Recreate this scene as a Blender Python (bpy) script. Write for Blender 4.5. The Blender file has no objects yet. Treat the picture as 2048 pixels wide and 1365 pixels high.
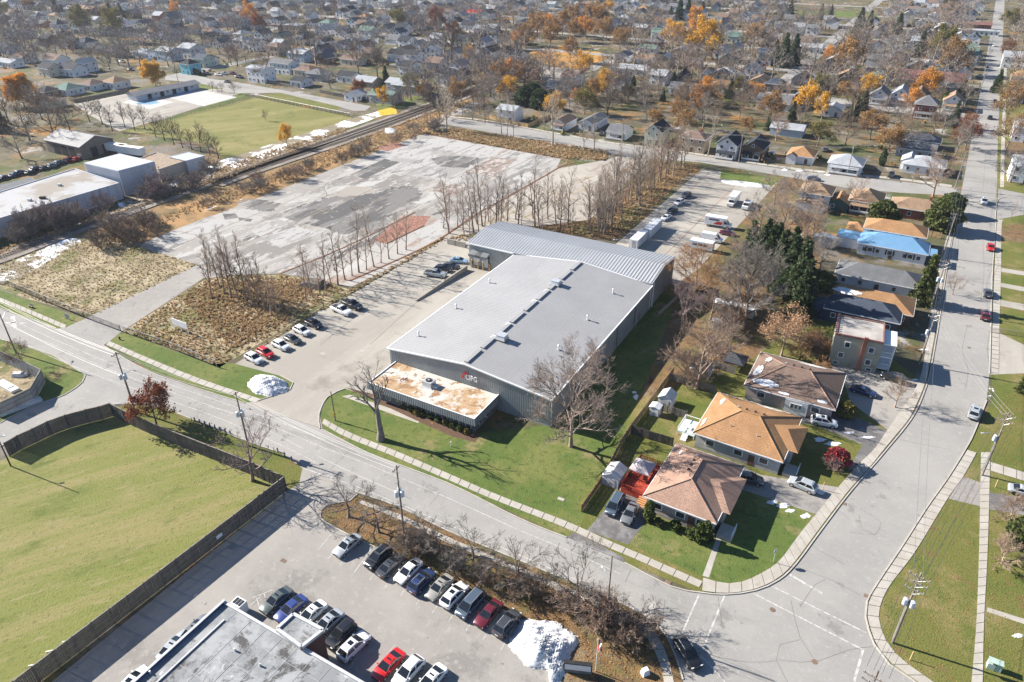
import bpy, math, random
import numpy as np
from mathutils import Vector, Matrix
from mathutils.geometry import tessellate_polygon
R = math.radians
sc = bpy.context.scene
col = sc.collection
# ------------------------------------------------------------------ camera
CAMH = 80.0
FPX, CX, CY = 1433.0, 1024.0, 682.5            # focal length and centre in photograph pixels (2048 x 1365)
PITCH, ROLL = R(30.791), R(-0.342)
cam = bpy.data.cameras.new('camera'); camo = bpy.data.objects.new('camera', cam); col.objects.link(camo)
cam.sensor_width = 36; cam.lens = 36 * FPX / 2048; cam.clip_start = 1; cam.clip_end = 6000
camo.location = (0, 0, CAMH)
Rm = Matrix.Rotation(math.pi / 2 - PITCH, 3, 'X') @ Matrix.Rotation(ROLL, 3, 'Z')
camo.rotation_euler = Rm.to_euler()
sc.camera = camo
# ------------------------------------------------------------------ sky and sun
SUN_EL, SH_AZ = R(30), R(-24)                  # shadows run towards +x, a little towards the camera
sund = Vector((-math.cos(SH_AZ) * math.cos(SUN_EL), -math.sin(SH_AZ) * math.cos(SUN_EL), math.sin(SUN_EL)))
w = bpy.data.worlds.new('World'); sc.world = w; w.use_nodes = True
nt = w.node_tree; nt.nodes.clear()
sky = nt.nodes.new('ShaderNodeTexSky'); sky.sky_type = 'NISHITA'; sky.sun_disc = False
sky.sun_elevation = SUN_EL; sky.sun_rotation = math.atan2(sund.x, sund.y)
sky.air_density = 1.0; sky.dust_density = 0.2; sky.ozone_density = 5.0
bg = nt.nodes.new('ShaderNodeBackground'); bg.inputs['Strength'].default_value = 0.056
wo = nt.nodes.new('ShaderNodeOutputWorld')
nt.links.new(sky.outputs[0], bg.inputs[0]); nt.links.new(bg.outputs[0], wo.inputs[0])
sl = bpy.data.lights.new('sun', 'SUN'); sl.energy = 5.0; sl.angle = R(0.53); sl.color = (1.0, 0.928, 0.825)
so = bpy.data.objects.new('sun', sl); col.objects.link(so)
so.rotation_euler = sund.to_track_quat('Z', 'Y').to_euler(); so.location = (-60, 60, 120)
sc.view_settings.view_transform = 'Standard'; sc.view_settings.look = 'None'
sc.view_settings.exposure = 1.46; sc.view_settings.gamma = 1.0
sc.cycles.max_bounces = 5; sc.cycles.diffuse_bounces = 2; sc.cycles.glossy_bounces = 2; sc.cycles.transparent_max_bounces = 4
# ------------------------------------------------------------------ pixel <-> ground
def G(px, py, z=0.0):
    d = Rm @ Vector((px - CX, -(py - CY), -FPX)); t = (z - CAMH) / d.z
    return Vector((d.x * t, d.y * t))
def PX(x, y, z=0.0):
    q = Rm.transposed() @ Vector((x, y, z - CAMH)); return (CX + FPX * q.x / -q.z, CY - FPX * q.y / -q.z)
GRID = R(-29.6)                                # the town's streets: local +x = right and nearer, local +y = away
UX = Vector((math.cos(GRID), math.sin(GRID))); UY = Vector((-math.sin(GRID), math.cos(GRID)))
def us(p): return (p.x * UX.x + p.y * UX.y, p.x * UY.x + p.y * UY.y)
def su(s, u): return UX * s + UY * u
# ------------------------------------------------------------------ objects
def tag(o, label=None, cat=None, group=None, kind=None):
    if label: o['label'] = label
    if cat: o['category'] = cat
    if group: o['group'] = group
    if kind: o['kind'] = kind
    return o
def empty(name, loc, rz=0.0, label=None, cat=None, group=None):
    o = bpy.data.objects.new(name, None); o.empty_display_size = 0.3; col.objects.link(o)
    o.location = (loc[0], loc[1], loc[2] if len(loc) > 2 else 0); o.rotation_euler = (0, 0, rz)
    return tag(o, label, cat, group)
def put(name, mesh, parent=None, loc=(0, 0, 0), rot=(0, 0, 0), scale=None, m=None):
    o = bpy.data.objects.new(name, mesh); col.objects.link(o); o.location = loc; o.rotation_euler = rot
    if parent: o.parent = parent
    if scale is not None: o.scale = scale if hasattr(scale, '__len__') else (scale,) * 3
    if m is not None:
        if not len(mesh.materials): mesh.materials.append(None)
        o.material_slots[0].link = 'OBJECT'; o.material_slots[0].material = m
    return o
PENDING = []                                   # (object, look, group): labels are made unique at the end
def pend(o, look, cat, group, place=None):
    o['category'] = cat
    if group: o['group'] = group
    PENDING.append((o, look, place)); return o
class MB:
    def __init__(s): s.v = []; s.f = []; s.m = []; s.cur = 0
    def add(s, vs, fs):
        b = len(s.v); s.v += [tuple(p) for p in vs]; s.f += [tuple(b + i for i in f) for f in fs]; s.m += [s.cur] * len(fs); return s
    def box(s, c, d, rz=0.0, taper=1.0):
        cx, cy, cz = c; hx, hy, hz = d[0] / 2, d[1] / 2, d[2] / 2; cs, sn = math.cos(rz), math.sin(rz); vs = []
        for k, z in ((1.0, -hz), (taper, hz)):
            for x, y in ((-hx, -hy), (hx, -hy), (hx, hy), (-hx, hy)):
                vs.append((cx + (x * cs - y * sn) * k, cy + (x * sn + y * cs) * k, cz + z))
        return s.add(vs, [(0, 3, 2, 1), (4, 5, 6, 7), (0, 1, 5, 4), (1, 2, 6, 5), (2, 3, 7, 6), (3, 0, 4, 7)])
    def bx(s, x0, x1, y0, y1, z0, z1): return s.box(((x0 + x1) / 2, (y0 + y1) / 2, (z0 + z1) / 2), (x1 - x0, y1 - y0, z1 - z0))
    def prism(s, poly, z0, z1):
        n = len(poly); a = sum(poly[i][0] * poly[(i + 1) % n][1] - poly[(i + 1) % n][0] * poly[i][1] for i in range(n))
        if a < 0: poly = poly[::-1]
        vs = [(p[0], p[1], z0) for p in poly] + [(p[0], p[1], z1) for p in poly]
        return s.add(vs, [tuple(range(n))[::-1], tuple(range(n, 2 * n))] + [(i, (i + 1) % n, n + (i + 1) % n, n + i) for i in range(n)])
    def tube(s, pts, r, n=6, cap=True):
        pts = [Vector(p) for p in pts]; rr = r if hasattr(r, '__len__') else [r] * len(pts); vs = []; fs = []
        for i, p in enumerate(pts):
            t = (pts[min(i + 1, len(pts) - 1)] - pts[max(i - 1, 0)]).normalized()
            a = t.cross(Vector((0, 0, 1))) if abs(t.z) < 0.95 else t.cross(Vector((1, 0, 0))); a.normalize(); b = t.cross(a)
            for k in range(n):
                an = 2 * math.pi * k / n; vs.append(p + (a * math.cos(an) + b * math.sin(an)) * rr[i])
        for i in range(len(pts) - 1):
            for k in range(n): fs.append((i * n + k, i * n + (k + 1) % n, (i + 1) * n + (k + 1) % n, (i + 1) * n + k))
        if cap: fs.append(tuple(range(n))); fs.append(tuple(range((len(pts) - 1) * n, len(pts) * n))[::-1])
        return s.add(vs, fs)
    def mesh(s, name, mats=()):
        me = bpy.data.meshes.new(name); me.from_pydata(s.v, [], s.f)
        for m in (mats if isinstance(mats, (list, tuple)) else [mats]): me.materials.append(m)
        if any(s.m): me.polygons.foreach_set('material_index', s.m)
        me.update(); return me
    def build(s, name, mats=(), parent=None, loc=(0, 0, 0), rz=0.0, smooth=False):
        me = s.mesh(name, mats)
        if smooth: me.polygons.foreach_set('use_smooth', [True] * len(me.polygons))
        return put(name, me, parent, loc, (0, 0, rz))
def npmesh(name, V, F, mats=()):
    """mesh from numpy arrays, every face with the same number of corners"""
    me = bpy.data.meshes.new(name); V = np.ascontiguousarray(V, np.float32); F = np.ascontiguousarray(F, np.int32); k = F.shape[1]
    me.vertices.add(len(V)); me.vertices.foreach_set('co', V.ravel())
    me.loops.add(F.size); me.loops.foreach_set('vertex_index', F.ravel())
    me.polygons.add(len(F)); me.polygons.foreach_set('loop_start', np.arange(0, F.size, k, dtype=np.int32))
    for m in (mats if isinstance(mats, (list, tuple)) else [mats]): me.materials.append(m)
    me.update(calc_edges=True); me.validate(); return me
# ------------------------------------------------------------------ materials
def srgb(h):
    h = h.lstrip('#'); f = lambda c: c / 12.92 if c <= 0.04045 else ((c + 0.055) / 1.055) ** 2.4
    return tuple(f(int(h[i:i + 2], 16) / 255) for i in (0, 2, 4)) + (1,)
def C(*a):
    if len(a) == 1 and isinstance(a[0], str): return srgb(a[0])
    if len(a) == 1: return (a[0], a[0], a[0], 1)
    return (a[0], a[1], a[2], 1)
class NB:
    def __init__(s, name):
        s.m = bpy.data.materials.new(name); s.m.use_nodes = True; s.t = s.m.node_tree; s.t.nodes.clear()
        s.out = s.n('ShaderNodeOutputMaterial'); s.p = s.n('ShaderNodeBsdfPrincipled'); s.l(s.p.outputs[0], s.out.inputs[0])
        s.geo = s.n('ShaderNodeNewGeometry'); s.pos = s.geo.outputs['Position']
    def n(s, t): return s.t.nodes.new(t)
    def l(s, a, b): s.t.links.new(a, b)
    def mapped(s, scale=(1, 1, 1), rot=0.0, obj=False, tex=False):
        m = s.n('ShaderNodeMapping'); m.vector_type = 'TEXTURE' if tex else 'POINT'; m.inputs['Scale'].default_value = scale; m.inputs['Rotation'].default_value = (0, 0, rot)
        if obj: tc = s.n('ShaderNodeTexCoord'); s.l(tc.outputs['Object'], m.inputs[0])
        else: s.l(s.pos, m.inputs[0])
        return m.outputs[0]
    def noise(s, scale, detail=4, rough=0.6, vec=None, dist=0.0):
        n = s.n('ShaderNodeTexNoise'); n.inputs['Scale'].default_value = scale; n.inputs['Detail'].default_value = detail
        n.inputs['Roughness'].default_value = rough; n.inputs['Distortion'].default_value = dist; s.l(vec or s.pos, n.inputs['Vector']); return n.outputs[0]
    def step(s, v, lo, hi):
        m = s.n('ShaderNodeMapRange'); m.interpolation_type = 'SMOOTHSTEP'; s.l(v, m.inputs[0])
        m.inputs[1].default_value = lo; m.inputs[2].default_value = hi; return m.outputs[0]
    def mix(s, f, a, b):
        m = s.n('ShaderNodeMix'); m.data_type = 'RGBA'
        for sock, v in ((m.inputs[0], f), (m.inputs[6], a), (m.inputs[7], b)):
            if hasattr(v, 'is_output') or isinstance(v, bpy.types.NodeSocket): s.l(v, sock)
            else: sock.default_value = v
        return m.outputs[2]
    def math(s, op, a, b=0.0):
        m = s.n('ShaderNodeMath'); m.operation = op
        for sock, v in ((m.inputs[0], a), (m.inputs[1], b)):
            if isinstance(v, bpy.types.NodeSocket): s.l(v, sock)
            else: sock.default_value = v
        return m.outputs[0]
    def bump(s, v, strength=0.3, dist=0.05):
        b = s.n('ShaderNodeBump'); b.inputs['Strength'].default_value = strength; b.inputs['Distance'].default_value = dist
        s.l(v, b.inputs['Height']); s.l(b.outputs[0], s.p.inputs['Normal'])
    def color(s, v):
        if isinstance(v, bpy.types.NodeSocket): s.l(v, s.p.inputs['Base Color'])
        else: s.p.inputs['Base Color'].default_value = v
    def done(s, rough=0.8, spec=0.3, metal=0.0, coat=0.0):
        s.p.inputs['Roughness'].default_value = rough; s.p.inputs['Specular IOR Level'].default_value = spec
        s.p.inputs['Metallic'].default_value = metal; s.p.inputs['Coat Weight'].default_value = coat; s.p.inputs['Coat Roughness'].default_value = 0.05
        return s.m
MATS = {}
def flat(name, c, rough=0.7, var=0.12, scale=1.3, spec=0.3, metal=0.0, coat=0.0, fine=0.0):
    """plain paint or metal with faint weathering"""
    if name in MATS: return MATS[name]
    b = NB(name); n = b.noise(scale, 5, 0.65)
    lo = tuple(x * (1 - var) for x in c[:3]) + (1,); hi = tuple(min(1, x * (1 + var)) for x in c[:3]) + (1,)
    k = b.mix(b.step(n, 0.3, 0.7), lo, hi)
    if fine: k = b.mix(b.step(b.noise(scale * 14, 2), 0.35, 0.65), k, tuple(x * (1 - fine) for x in c[:3]) + (1,))
    b.color(k); MATS[name] = b.done(rough, spec, metal, coat); return MATS[name]
def ground_mat(name, base, layers, bump=0.0, bscale=6.0, rough=0.95):
    """base colour, then (colour, scale, lo, hi, detail, stretch) patches laid over it by noise"""
    b = NB(name); k = base
    for i, (c, scale, lo, hi, det, st) in enumerate(layers):
        q_, an = st if isinstance(st, tuple) else (st, GRID); v = b.mapped((1 / q_, 1, 1), an, tex=True)   # stretched along the angle an
        o = b.n('ShaderNodeVectorMath'); o.operation = 'ADD'; b.l(v, o.inputs[0]); o.inputs[1].default_value = (17.3 * i, -9.1 * i, 0)
        k = b.mix(b.step(b.noise(scale, det, 0.68, o.outputs[0]), lo, hi), k, c)
    b.color(k)
    if bump: b.bump(b.noise(bscale, 4, 0.7), bump, 0.15)
    return b.done(rough, 0.15)
GREEN = C(.085, .135, .022); GREEN2 = C(.15, .165, .035); STRAW = C(.27, .21, .095); DRY = C(.20, .125, .055); LEAF = C(.34, .15, .035); SOIL = C(.085, .06, .04)
SNOW = C(.82, .85, .9)
M_TOWN = ground_mat('yard_ground', C(.092, .083, .052), [(C(.075, .092, .03), .03, .47, .6, 6, 1), (C(.16, .135, .095), .05, .5, .62, 7, 1), (DRY, .09, .5, .64, 5, 1), (C(.30, .15, .04), .03, .57, .68, 6, 1), (C(.17, .155, .14), .045, .53, .64, 6, 1),
                    (C(.33, .31, .29), .06, .6, .66, 6, 1), (SNOW, .16, .655, .69, 8, 1), (C(.06, .05, .03), .8, .5, .75, 3, 1)], .5, 2)
M_LAWN = ground_mat('lawn', C(.085, .125, .03), [(C(.14, .155, .047), .1, .42, .62, 8, 1), (C(.21, .175, .085), .14, .545, .66, 9, 1), (C(.055, .085, .022), .9, .5, .68, 6, 1), (C(.18, .17, .07), 3.5, .55, .75, 4, 1), (C(.13, .09, .05), .25, .64, .69, 9, 1), (LEAF, 2.2, .67, .71, 3, 1)], .8, 4)
M_LAWNL = ground_mat('leafy_lawn', C(.125, .13, .035), [(C(.09, .115, .025), .1, .45, .65, 6, 1), (C(.22, .175, .08), .1, .48, .68, 7, 1), (C(.16, .105, .05), .3, .56, .7, 6, 1), (C(.07, .085, .02), 2.2, .52, .72, 4, 1), (C(.36, .22, .06), 2.6, .66, .7, 3, 1)], .8, 4)
M_FIELD = ground_mat('field_grass', C(.165, .178, .052), [(C(.225, .20, .085), .22, .44, .62, 8, (.12, R(27))), (C(.10, .125, .03), .14, .52, .68, 8, (.5, R(27))), (C(.25, .215, .11), .8, .53, .7, 7, (.25, R(27))), (C(.085, .09, .025), 2.6, .52, .72, 5, (.5, R(27))), (C(.27, .24, .13), 5.5, .57, .75, 3, 1), (C(.3, .25, .15), .11, .665, .7, 9, (.4, R(27)))], .9, 3)
M_MULCH = ground_mat('leaf_litter', C(.165, .105, .055), [(C(.27, .16, .065), .16, .52, .66, 7, 1), (C(.11, .105, .04), .07, .47, .6, 7, 1), (C(.21, .17, .11), .1, .52, .66, 7, 1), (C(.07, .05, .035), .6, .5, .68, 6, 1), (C(.3, .19, .09), 1.6, .58, .72, 5, 1)], .9, 4)
M_WEED = ground_mat('dry_weeds_ground', C(.24, .195, .12), [(C(.36, .305, .205), .06, .44, .56, 9, 1), (C(.13, .135, .05), .07, .49, .58, 9, 1), (C(.1, .08, .055), .3, .55, .64, 8, 1), (C(.44, .375, .27), .8, .57, .66, 7, 1), (C(.12, .095, .06), 1.8, .53, .68, 6, 1)], 1.2, 2.0)
M_ASPH = ground_mat('old_asphalt', C(.25, .243, .232), [(C(.29, .28, .265), .05, .4, .62, 8, 1), (C(.215, .21, .20), .07, .53, .62, 9, (.25, R(-25))), (C(.32, .31, .295), .9, .52, .72, 7, 1), (C(.20, .195, .185), .16, .6, .64, 9, 1), (C(.17, .165, .16), 1.3, .66, .71, 6, 1), (C(.34, .33, .315), 4.0, .58, .72, 3, 1)], .25, 8, .85)
M_LOT = ground_mat('lot_asphalt', C(.245, .232, .218), [(C(.285, .27, .25), .06, .42, .6, 8, 1), (C(.20, .19, .18), .1, .54, .6, 9, 1), (C(.31, .295, .275), .8, .52, .7, 7, 1), (C(.15, .142, .138), .5, .655, .69, 8, 1), (C(.12, .115, .112), 1.6, .69, .72, 5, 1), (C(.33, .315, .295), 4.0, .58, .72, 3, 1)], .25, 8, .85)
M_PALE = ground_mat('pale_gravel_yard', C(.285, .265, .235), [(C(.345, .325, .29), .06, .42, .62, 7, (.3, R(60))), (C(.22, .2, .18), .09, .52, .7, 7, 1), (C(.4, .385, .36), .3, .6, .74, 6, 1), (C(.2, .18, .16), .5, .66, .76, 6, 1)], .25, 8, .9)
M_DARKDRIVE = ground_mat('patched_driveway', C(.13, .125, .125), [(C(.21, .205, .2), .3, .45, .62, 7, 1), (C(.085, .08, .085), .7, .52, .7, 7, 1)], .3, 8, .85)
M_PAD = ground_mat('bare_concrete_pad', C(.265, .252, .235), [(C(.335, .325, .31), .045, .47, .53, 10, (.35, R(60.4))), (C(.20, .19, .18), .05, .52, .56, 10, (.3, R(60.4))), (C(.25, .19, .16), .055, .585, .63, 10, (.4, R(60.4))), (C(.38, .375, .36), .16, .565, .59, 10, (.35, R(60.4))),
    (C(.105, .10, .10), .11, .60, .63, 10, (.25, R(60.4))), (C(.36, .345, .32), .5, .56, .6, 8, (.4, R(60.4))), (C(.15, .14, .13), .9, .61, .65, 8, (.5, R(150.4)))], .3, 4, .9)
M_STAIN = ground_mat('dark_stained_concrete', C(.165, .16, .155), [(C(.10, .098, .098), .12, .46, .52, 10, (.3, R(60.4))), (C(.27, .26, .245), .2, .56, .59, 10, (.3, R(60.4))), (C(.36, .35, .33), .5, .62, .65, 8, 1)], .3, 4)
M_FLAKE = ground_mat('flaking_white_concrete', C(.27, .262, .25), [(C(.35, .345, .335), .12, .46, .5, 10, (.5, R(60.4))), (C(.2, .19, .185), .22, .56, .585, 10, (.35, R(60.4))), (C(.13, .125, .125), .5, .6, .63, 9, (.5, R(60.4)))], .3, 4)
M_RUSTC = ground_mat('rusty_concrete', C(.235, .195, .175), [(C(.38, .35, .32), .3, .5, .54, 9, (.5, R(60.4))), (C(.13, .10, .095), .4, .55, .59, 9, 1), (C(.24, .14, .11), .8, .6, .64, 8, 1)], .4, 4)
M_BRICKRUBBLE = ground_mat('red_brick_rubble', C(.235, .115, .085), [(C(.34, .22, .175), 1.2, .48, .62, 5, 1), (C(.17, .08, .06), .8, .52, .66, 5, 1), (C(.45, .4, .36), .5, .62, .7, 5, 1)], .8, 5)
M_CONC = ground_mat('pavement_concrete', C(.335, .312, .275), [(C(.385, .365, .33), .3, .42, .62, 6, 1), (C(.29, .265, .225), .8, .55, .72, 6, 1)], .15, 12, .9)
M_KERB = ground_mat('kerb_concrete', C(.36, .34, .305), [(C(.42, .4, .37), .5, .42, .62, 6, 1), (C(.3, .275, .25), 1.1, .55, .7, 6, 1)], .2, 10, .9)
M_BALLAST = ground_mat('rail_ballast', C(.2, .175, .15), [(C(.3, .27, .24), .6, .42, .62, 6, (.2, R(58))), (DRY, .12, .52, .66, 6, 1), (C(.1, .085, .075), 1.3, .55, .7, 5, 1)], 1, 6)
M_DECKW = ground_mat('pool_deck_concrete', C(.42, .41, .4), [(C(.33, .32, .3), .2, .5, .7, 6, 1), (C(.5, .5, .49), .4, .5, .66, 6, 1)], .1, 8)
def paintline():
    b = NB('road_paint'); k = b.mix(b.step(b.noise(1.6, 6, .7), .42, .6), C(.5, .49, .475), C(.3, .29, .275)); b.color(k); return b.done(.8, .2)
M_LINE = paintline()
M_SEAL = flat('crack_sealer', C(.135, .13, .127), .7, .2)
def snowmat():
    b = NB('old_snow'); n = b.noise(1.1, 7, .75); k = b.mix(b.step(n, .52, .72), C(.70, .72, .75), C(.45, .44, .42)); k = b.mix(b.step(b.noise(4.5, 4, .7), .6, .7), k, C(.3, .29, .28)); b.color(k); b.bump(b.noise(3.5, 7, .75), 1.0, .25); return b.done(.7, .3)
M_SNOW = snowmat()
def shingle(name, c):
    if name in MATS: return MATS[name]
    b = NB(name); v = b.mapped((1, 1, 1), 0, True)
    k = b.mix(b.step(b.noise(.35, 5, .65, v), .35, .68), tuple(x * .82 for x in c[:3]) + (1,), tuple(min(1, x * 1.14) for x in c[:3]) + (1,))
    k = b.mix(b.step(b.noise(5.0, 2, .5, v), .45, .65), k, tuple(x * .72 for x in c[:3]) + (1,))
    wv = b.n('ShaderNodeTexWave'); wv.bands_direction = 'Z'; wv.inputs['Scale'].default_value = 1.9; wv.inputs['Distortion'].default_value = .25; b.l(v, wv.inputs['Vector'])
    k = b.mix(b.math('MULTIPLY', b.step(wv.outputs[1], .55, .95), .22), k, tuple(x * .5 for x in c[:3]) + (1,))
    b.color(k); b.bump(b.noise(7, 3, .6, v), .35, .04); MATS[name] = b.done(.92, .15); return MATS[name]
def siding(name, c, n=2.3):
    if name in MATS: return MATS[name]
    b = NB(name); v = b.mapped((1, 1, 1), 0, True); wv = b.n('ShaderNodeTexWave'); wv.bands_direction = 'Z'; wv.wave_profile = 'SAW'; wv.inputs['Scale'].default_value = n; b.l(v, wv.inputs['Vector'])
    k = b.mix(b.step(b.noise(.5, 5, .65, v), .35, .7), c, tuple(x * .86 for x in c[:3]) + (1,))
    b.color(k); b.bump(wv.outputs[1], .3, .03); MATS[name] = b.done(.6, .3); return MATS[name]
def brickm(name, c1, c2, mortar=C(.35, .32, .29)):
    if name in MATS: return MATS[name]
    b = NB(name); v = b.mapped((1, 1, 1), 0, True)
    k = b.mix(b.step(b.noise(9, 2, .5, v), .4, .62), c1, c2); k = b.mix(b.step(b.noise(.4, 5, .6, v), .45, .75), k, tuple(x * .75 for x in c1[:3]) + (1,))
    b.color(k); b.bump(b.noise(10, 2, .5, v), .3, .02); MATS[name] = b.done(.9, .15); return MATS[name]
def glassm():
    b = NB('window_glass'); k = b.mix(b.step(b.noise(.7, 2), .4, .6), C(.02, .025, .03), C(.06, .075, .09)); b.color(k); return b.done(.08, .6)
M_GLASS = glassm()
M_WHITE = flat('white_paint', C(.76, .765, .77), .5, .06)
M_TRIM = flat('white_trim', C(.72, .73, .74), .5, .05)
M_DARK = flat('dark_rubber', C(.02, .02, .022), .8, .2)
M_STEEL = flat('galvanised_steel', C(.5, .52, .54), .45, .1, metal=.4)
M_WOODG = flat('weathered_boards', C(.23, .205, .175), .9, .3, .9, fine=.35)
M_WOODD = flat('dark_weathered_boards', C(.13, .115, .105), .9, .35, .9, fine=.4)
M_POLE = flat('pole_wood', C(.22, .185, .155), .9, .25, 2)
# ================================================================== the setting
def sheet(name, pts, z, m, px=True):
    """a flat piece of ground; pts are photograph pixels that are carried to the ground plane"""
    P = [Vector((*G(*p), 0)) if px else Vector((p[0], p[1], 0)) for p in pts]
    tri = tessellate_polygon([P]); fs = []
    for a, b, c in tri:
        fs.append((a, b, c) if (P[b] - P[a]).cross(P[c] - P[a]).z > 0 else (a, c, b))
    me = bpy.data.meshes.new(name); me.from_pydata([(p.x, p.y, z) for p in P], [], fs); me.materials.append(m)
    return tag(put(name, me), kind='structure')
def smoothline(pts, step=1.2, px=True, z=0):
    """pixel polyline -> evenly spaced ground points on a Catmull-Rom curve"""
    P = [G(*p) if px else Vector(p) for p in pts]; out = []
    for i in range(len(P) - 1):
        a, b, c, d = P[max(i - 1, 0)], P[i], P[i + 1], P[min(i + 2, len(P) - 1)]
        n = max(1, int((c - b).length / step))
        for k in range(n):
            t = k / n
            out.append(0.5 * ((2 * b) + (c - a) * t + (2 * a - 5 * b + 4 * c - d) * t * t + (3 * b - a - 3 * c + d) * t ** 3))
    return out + [P[-1]]
def resample(P, n):
    L = [0]
    for a, b in zip(P, P[1:]): L.append(L[-1] + (b - a).length)
    out = []; j = 0
    for i in range(n):
        t = L[-1] * i / (n - 1)
        while j < len(P) - 2 and L[j + 1] < t: j += 1
        k = (t - L[j]) / max(1e-6, L[j + 1] - L[j]); out.append(P[j].lerp(P[j + 1], min(1, k)))
    return out
def length(P): return sum((b - a).length for a, b in zip(P, P[1:]))
def ribbon(name, pts, width, z, m, h=0.0, px=True, step=1.5, kind='structure', parent=None):
    """a band of given width along a line: painted line (h=0) or kerb (h>0)"""
    P = smoothline(pts, step, px); vs = []; fs = []
    for i, p in enumerate(P):
        t = (P[min(i + 1, len(P) - 1)] - P[max(i - 1, 0)]).normalized(); nrm = Vector((-t.y, t.x)) * width / 2
        a, b = p + nrm, p - nrm
        vs += [(a.x, a.y, z), (b.x, b.y, z)]
        if h: vs += [(a.x, a.y, z + h), (b.x, b.y, z + h)]
    k = 4 if h else 2
    for i in range(len(P) - 1):
        q, r = i * k, (i + 1) * k
        if h: fs += [(q + 2, q + 3, r + 3, r + 2), (q, q + 2, r + 2, r), (q + 1, r + 1, r + 3, q + 3)]
        else: fs.append((q, q + 1, r + 1, r))
    if h: fs += [(0, 1, 3, 2), (len(vs) - 4, len(vs) - 2, len(vs) - 1, len(vs) - 3)]
    me = bpy.data.meshes.new(name); me.from_pydata(vs, [], fs); me.materials.append(m)
    o = put(name, me, parent)
    if parent is None: tag(o, kind=kind)
    return o
def pavement(name, left, right, slab=1.7, top=0.06, m=None):
    """a pavement of single concrete slabs between two edges"""
    A, B = smoothline(left, .5), smoothline(right, .5); n = max(2, int((length(A) + length(B)) / 2 / slab)) + 1
    A, B = resample(A, n), resample(B, n); c = sum(A, Vector((0, 0))) / n
    base = MB()
    for i in range(n - 1):
        base.add([(*A[i], 0.02), (*B[i], 0.02), (*B[i + 1], 0.02), (*A[i + 1], 0.02)], [(0, 1, 2, 3)])
    root = tag(base.build(name, flat('joint_grit', C(.2, .18, .155), .95)), kind='structure')
    for i in range(n - 1):
        g = .035; q = [A[i].lerp(A[i + 1], g), B[i].lerp(B[i + 1], g), B[i + 1].lerp(B[i], g), A[i + 1].lerp(A[i], g)]
        if i < 298: MB().prism([(p.x, p.y) for p in q], 0.025, top + random.uniform(-.008, .008)).build('slab', m or M_CONC, root)
    return root
random.seed(3)
# ---- base ground
gb = MB(); N = 30
gm = [(-1500 + 3000 * i / N) for i in range(N + 1)]
for i in range(N):
    for j in range(N): gb.add([(gm[i], gm[j] + 1300, 0), (gm[i + 1], gm[j] + 1300, 0), (gm[i + 1], gm[j + 1] + 1300, 0), (gm[i], gm[j + 1] + 1300, 0)], [(0, 1, 2, 3)])
tag(gb.build('ground', M_TOWN), kind='structure')
# ---- lawns, fields and waste ground
sheet('playing_field', [(-260, 1050), (22, 912), (75, 882), (140, 855), (228, 832), (252, 846), (360, 893), (440, 925), (575, 980), (80, 1365), (-120, 1520), (-400, 1500)], .008, M_FIELD)
sheet('verge', [(230, 818), (262, 806), (328, 818), (489, 881), (561, 906), (606, 938), (600, 985), (575, 980), (440, 925), (252, 846)], .008, M_LAWNL)
sheet('verge', [(-200, 612), (0, 679), (102, 710), (171, 751), (165, 765), (130, 790), (0, 847), (-200, 950)], .008, M_LAWN)
sheet('waste_ground', [(-200, 850), (-200, 690), (0, 722), (90, 763), (68, 800), (0, 835)], .012, M_WEED)
sheet('verge', [(-200, 530), (0, 580), (60, 602), (170, 637), (135, 656), (113, 660), (0, 618), (-200, 548)], .008, M_LAWN)
sheet('vacant_lot', [(-120, 540), (0, 500), (180, 470), (230, 478), (398, 530), (185, 633), (60, 600), (0, 578)], .008, M_WEED)
sheet('vacant_lot', [(245, 664), (410, 560), (470, 552), (560, 550), (640, 560), (700, 580), (440, 735)], .008, M_WEED)
sheet('verge', [(218, 684), (242, 664), (420, 728), (470, 727), (560, 752), (585, 768), (580, 780), (516, 802), (489, 807), (300, 742)], .008, M_LAWN)
sheet('front_lawn', [(648, 860), (640, 830), (655, 795), (690, 778), (760, 800), (950, 868), (1100, 850), (1300, 600), (1350, 560), (1340, 640), (1250, 860), (1150, 1075), (1133, 1075), (897, 967), (737, 906)], .008, M_LAWN)
sheet('house_lawn', [(1150, 1045), (1300, 720), (1500, 640), (1680, 640), (1840, 760), (1700, 985), (1592, 1128), (1510, 1182), (1402, 1186), (1249, 1126)], .006, M_LAWNL)
sheet('front_lawn', [(1256, 1088), (1300, 1030), (1420, 1075), (1500, 950), (1610, 1010), (1632, 1029), (1560, 1121), (1526, 1145), (1485, 1164), (1447, 1166), (1406, 1154)], .010, M_LAWN)
sheet('verge', [(1731, 1234), (1734, 1203), (1895, 957), (1950, 870), (1990, 790), (2120, 770), (2200, 1500), (1900, 1450), (1779, 1330)], .006, M_LAWNL)
sheet('verge', [(1979, 748), (1989, 457), (2004, 102), (2100, 102), (2160, 760), (1990, 790)], .006, M_LAWNL)
sheet('sports_field', [(236, 262), (342, 239), (509, 195), (700, 234), (706, 238), (446, 319), (424, 288)], .008, ground_mat('sports_grass', C(.15, .15, .045), [(C(.21, .19, .075), .05, .42, .62, 8, (.3, R(25))), (C(.1, .115, .03), .09, .52, .7, 7, 1), (C(.26, .22, .11), .4, .55, .7, 7, (.5, R(25)))], .6, 2))
sheet('verge', [(330, 238), (480, 190), (505, 194), (342, 240)], .010, M_LAWN)
sheet('verge', [(508, 194), (560, 186), (680, 213), (678, 222)], .010, M_LAWNL)
sheet('park_lawn', [(372, 172), (430, 166), (520, 186), (462, 192)], .010, M_LAWN)
sheet('leafy_verge', [(750, 205), (850, 190), (810, 215), (760, 228)], .008, M_LAWN)
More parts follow.
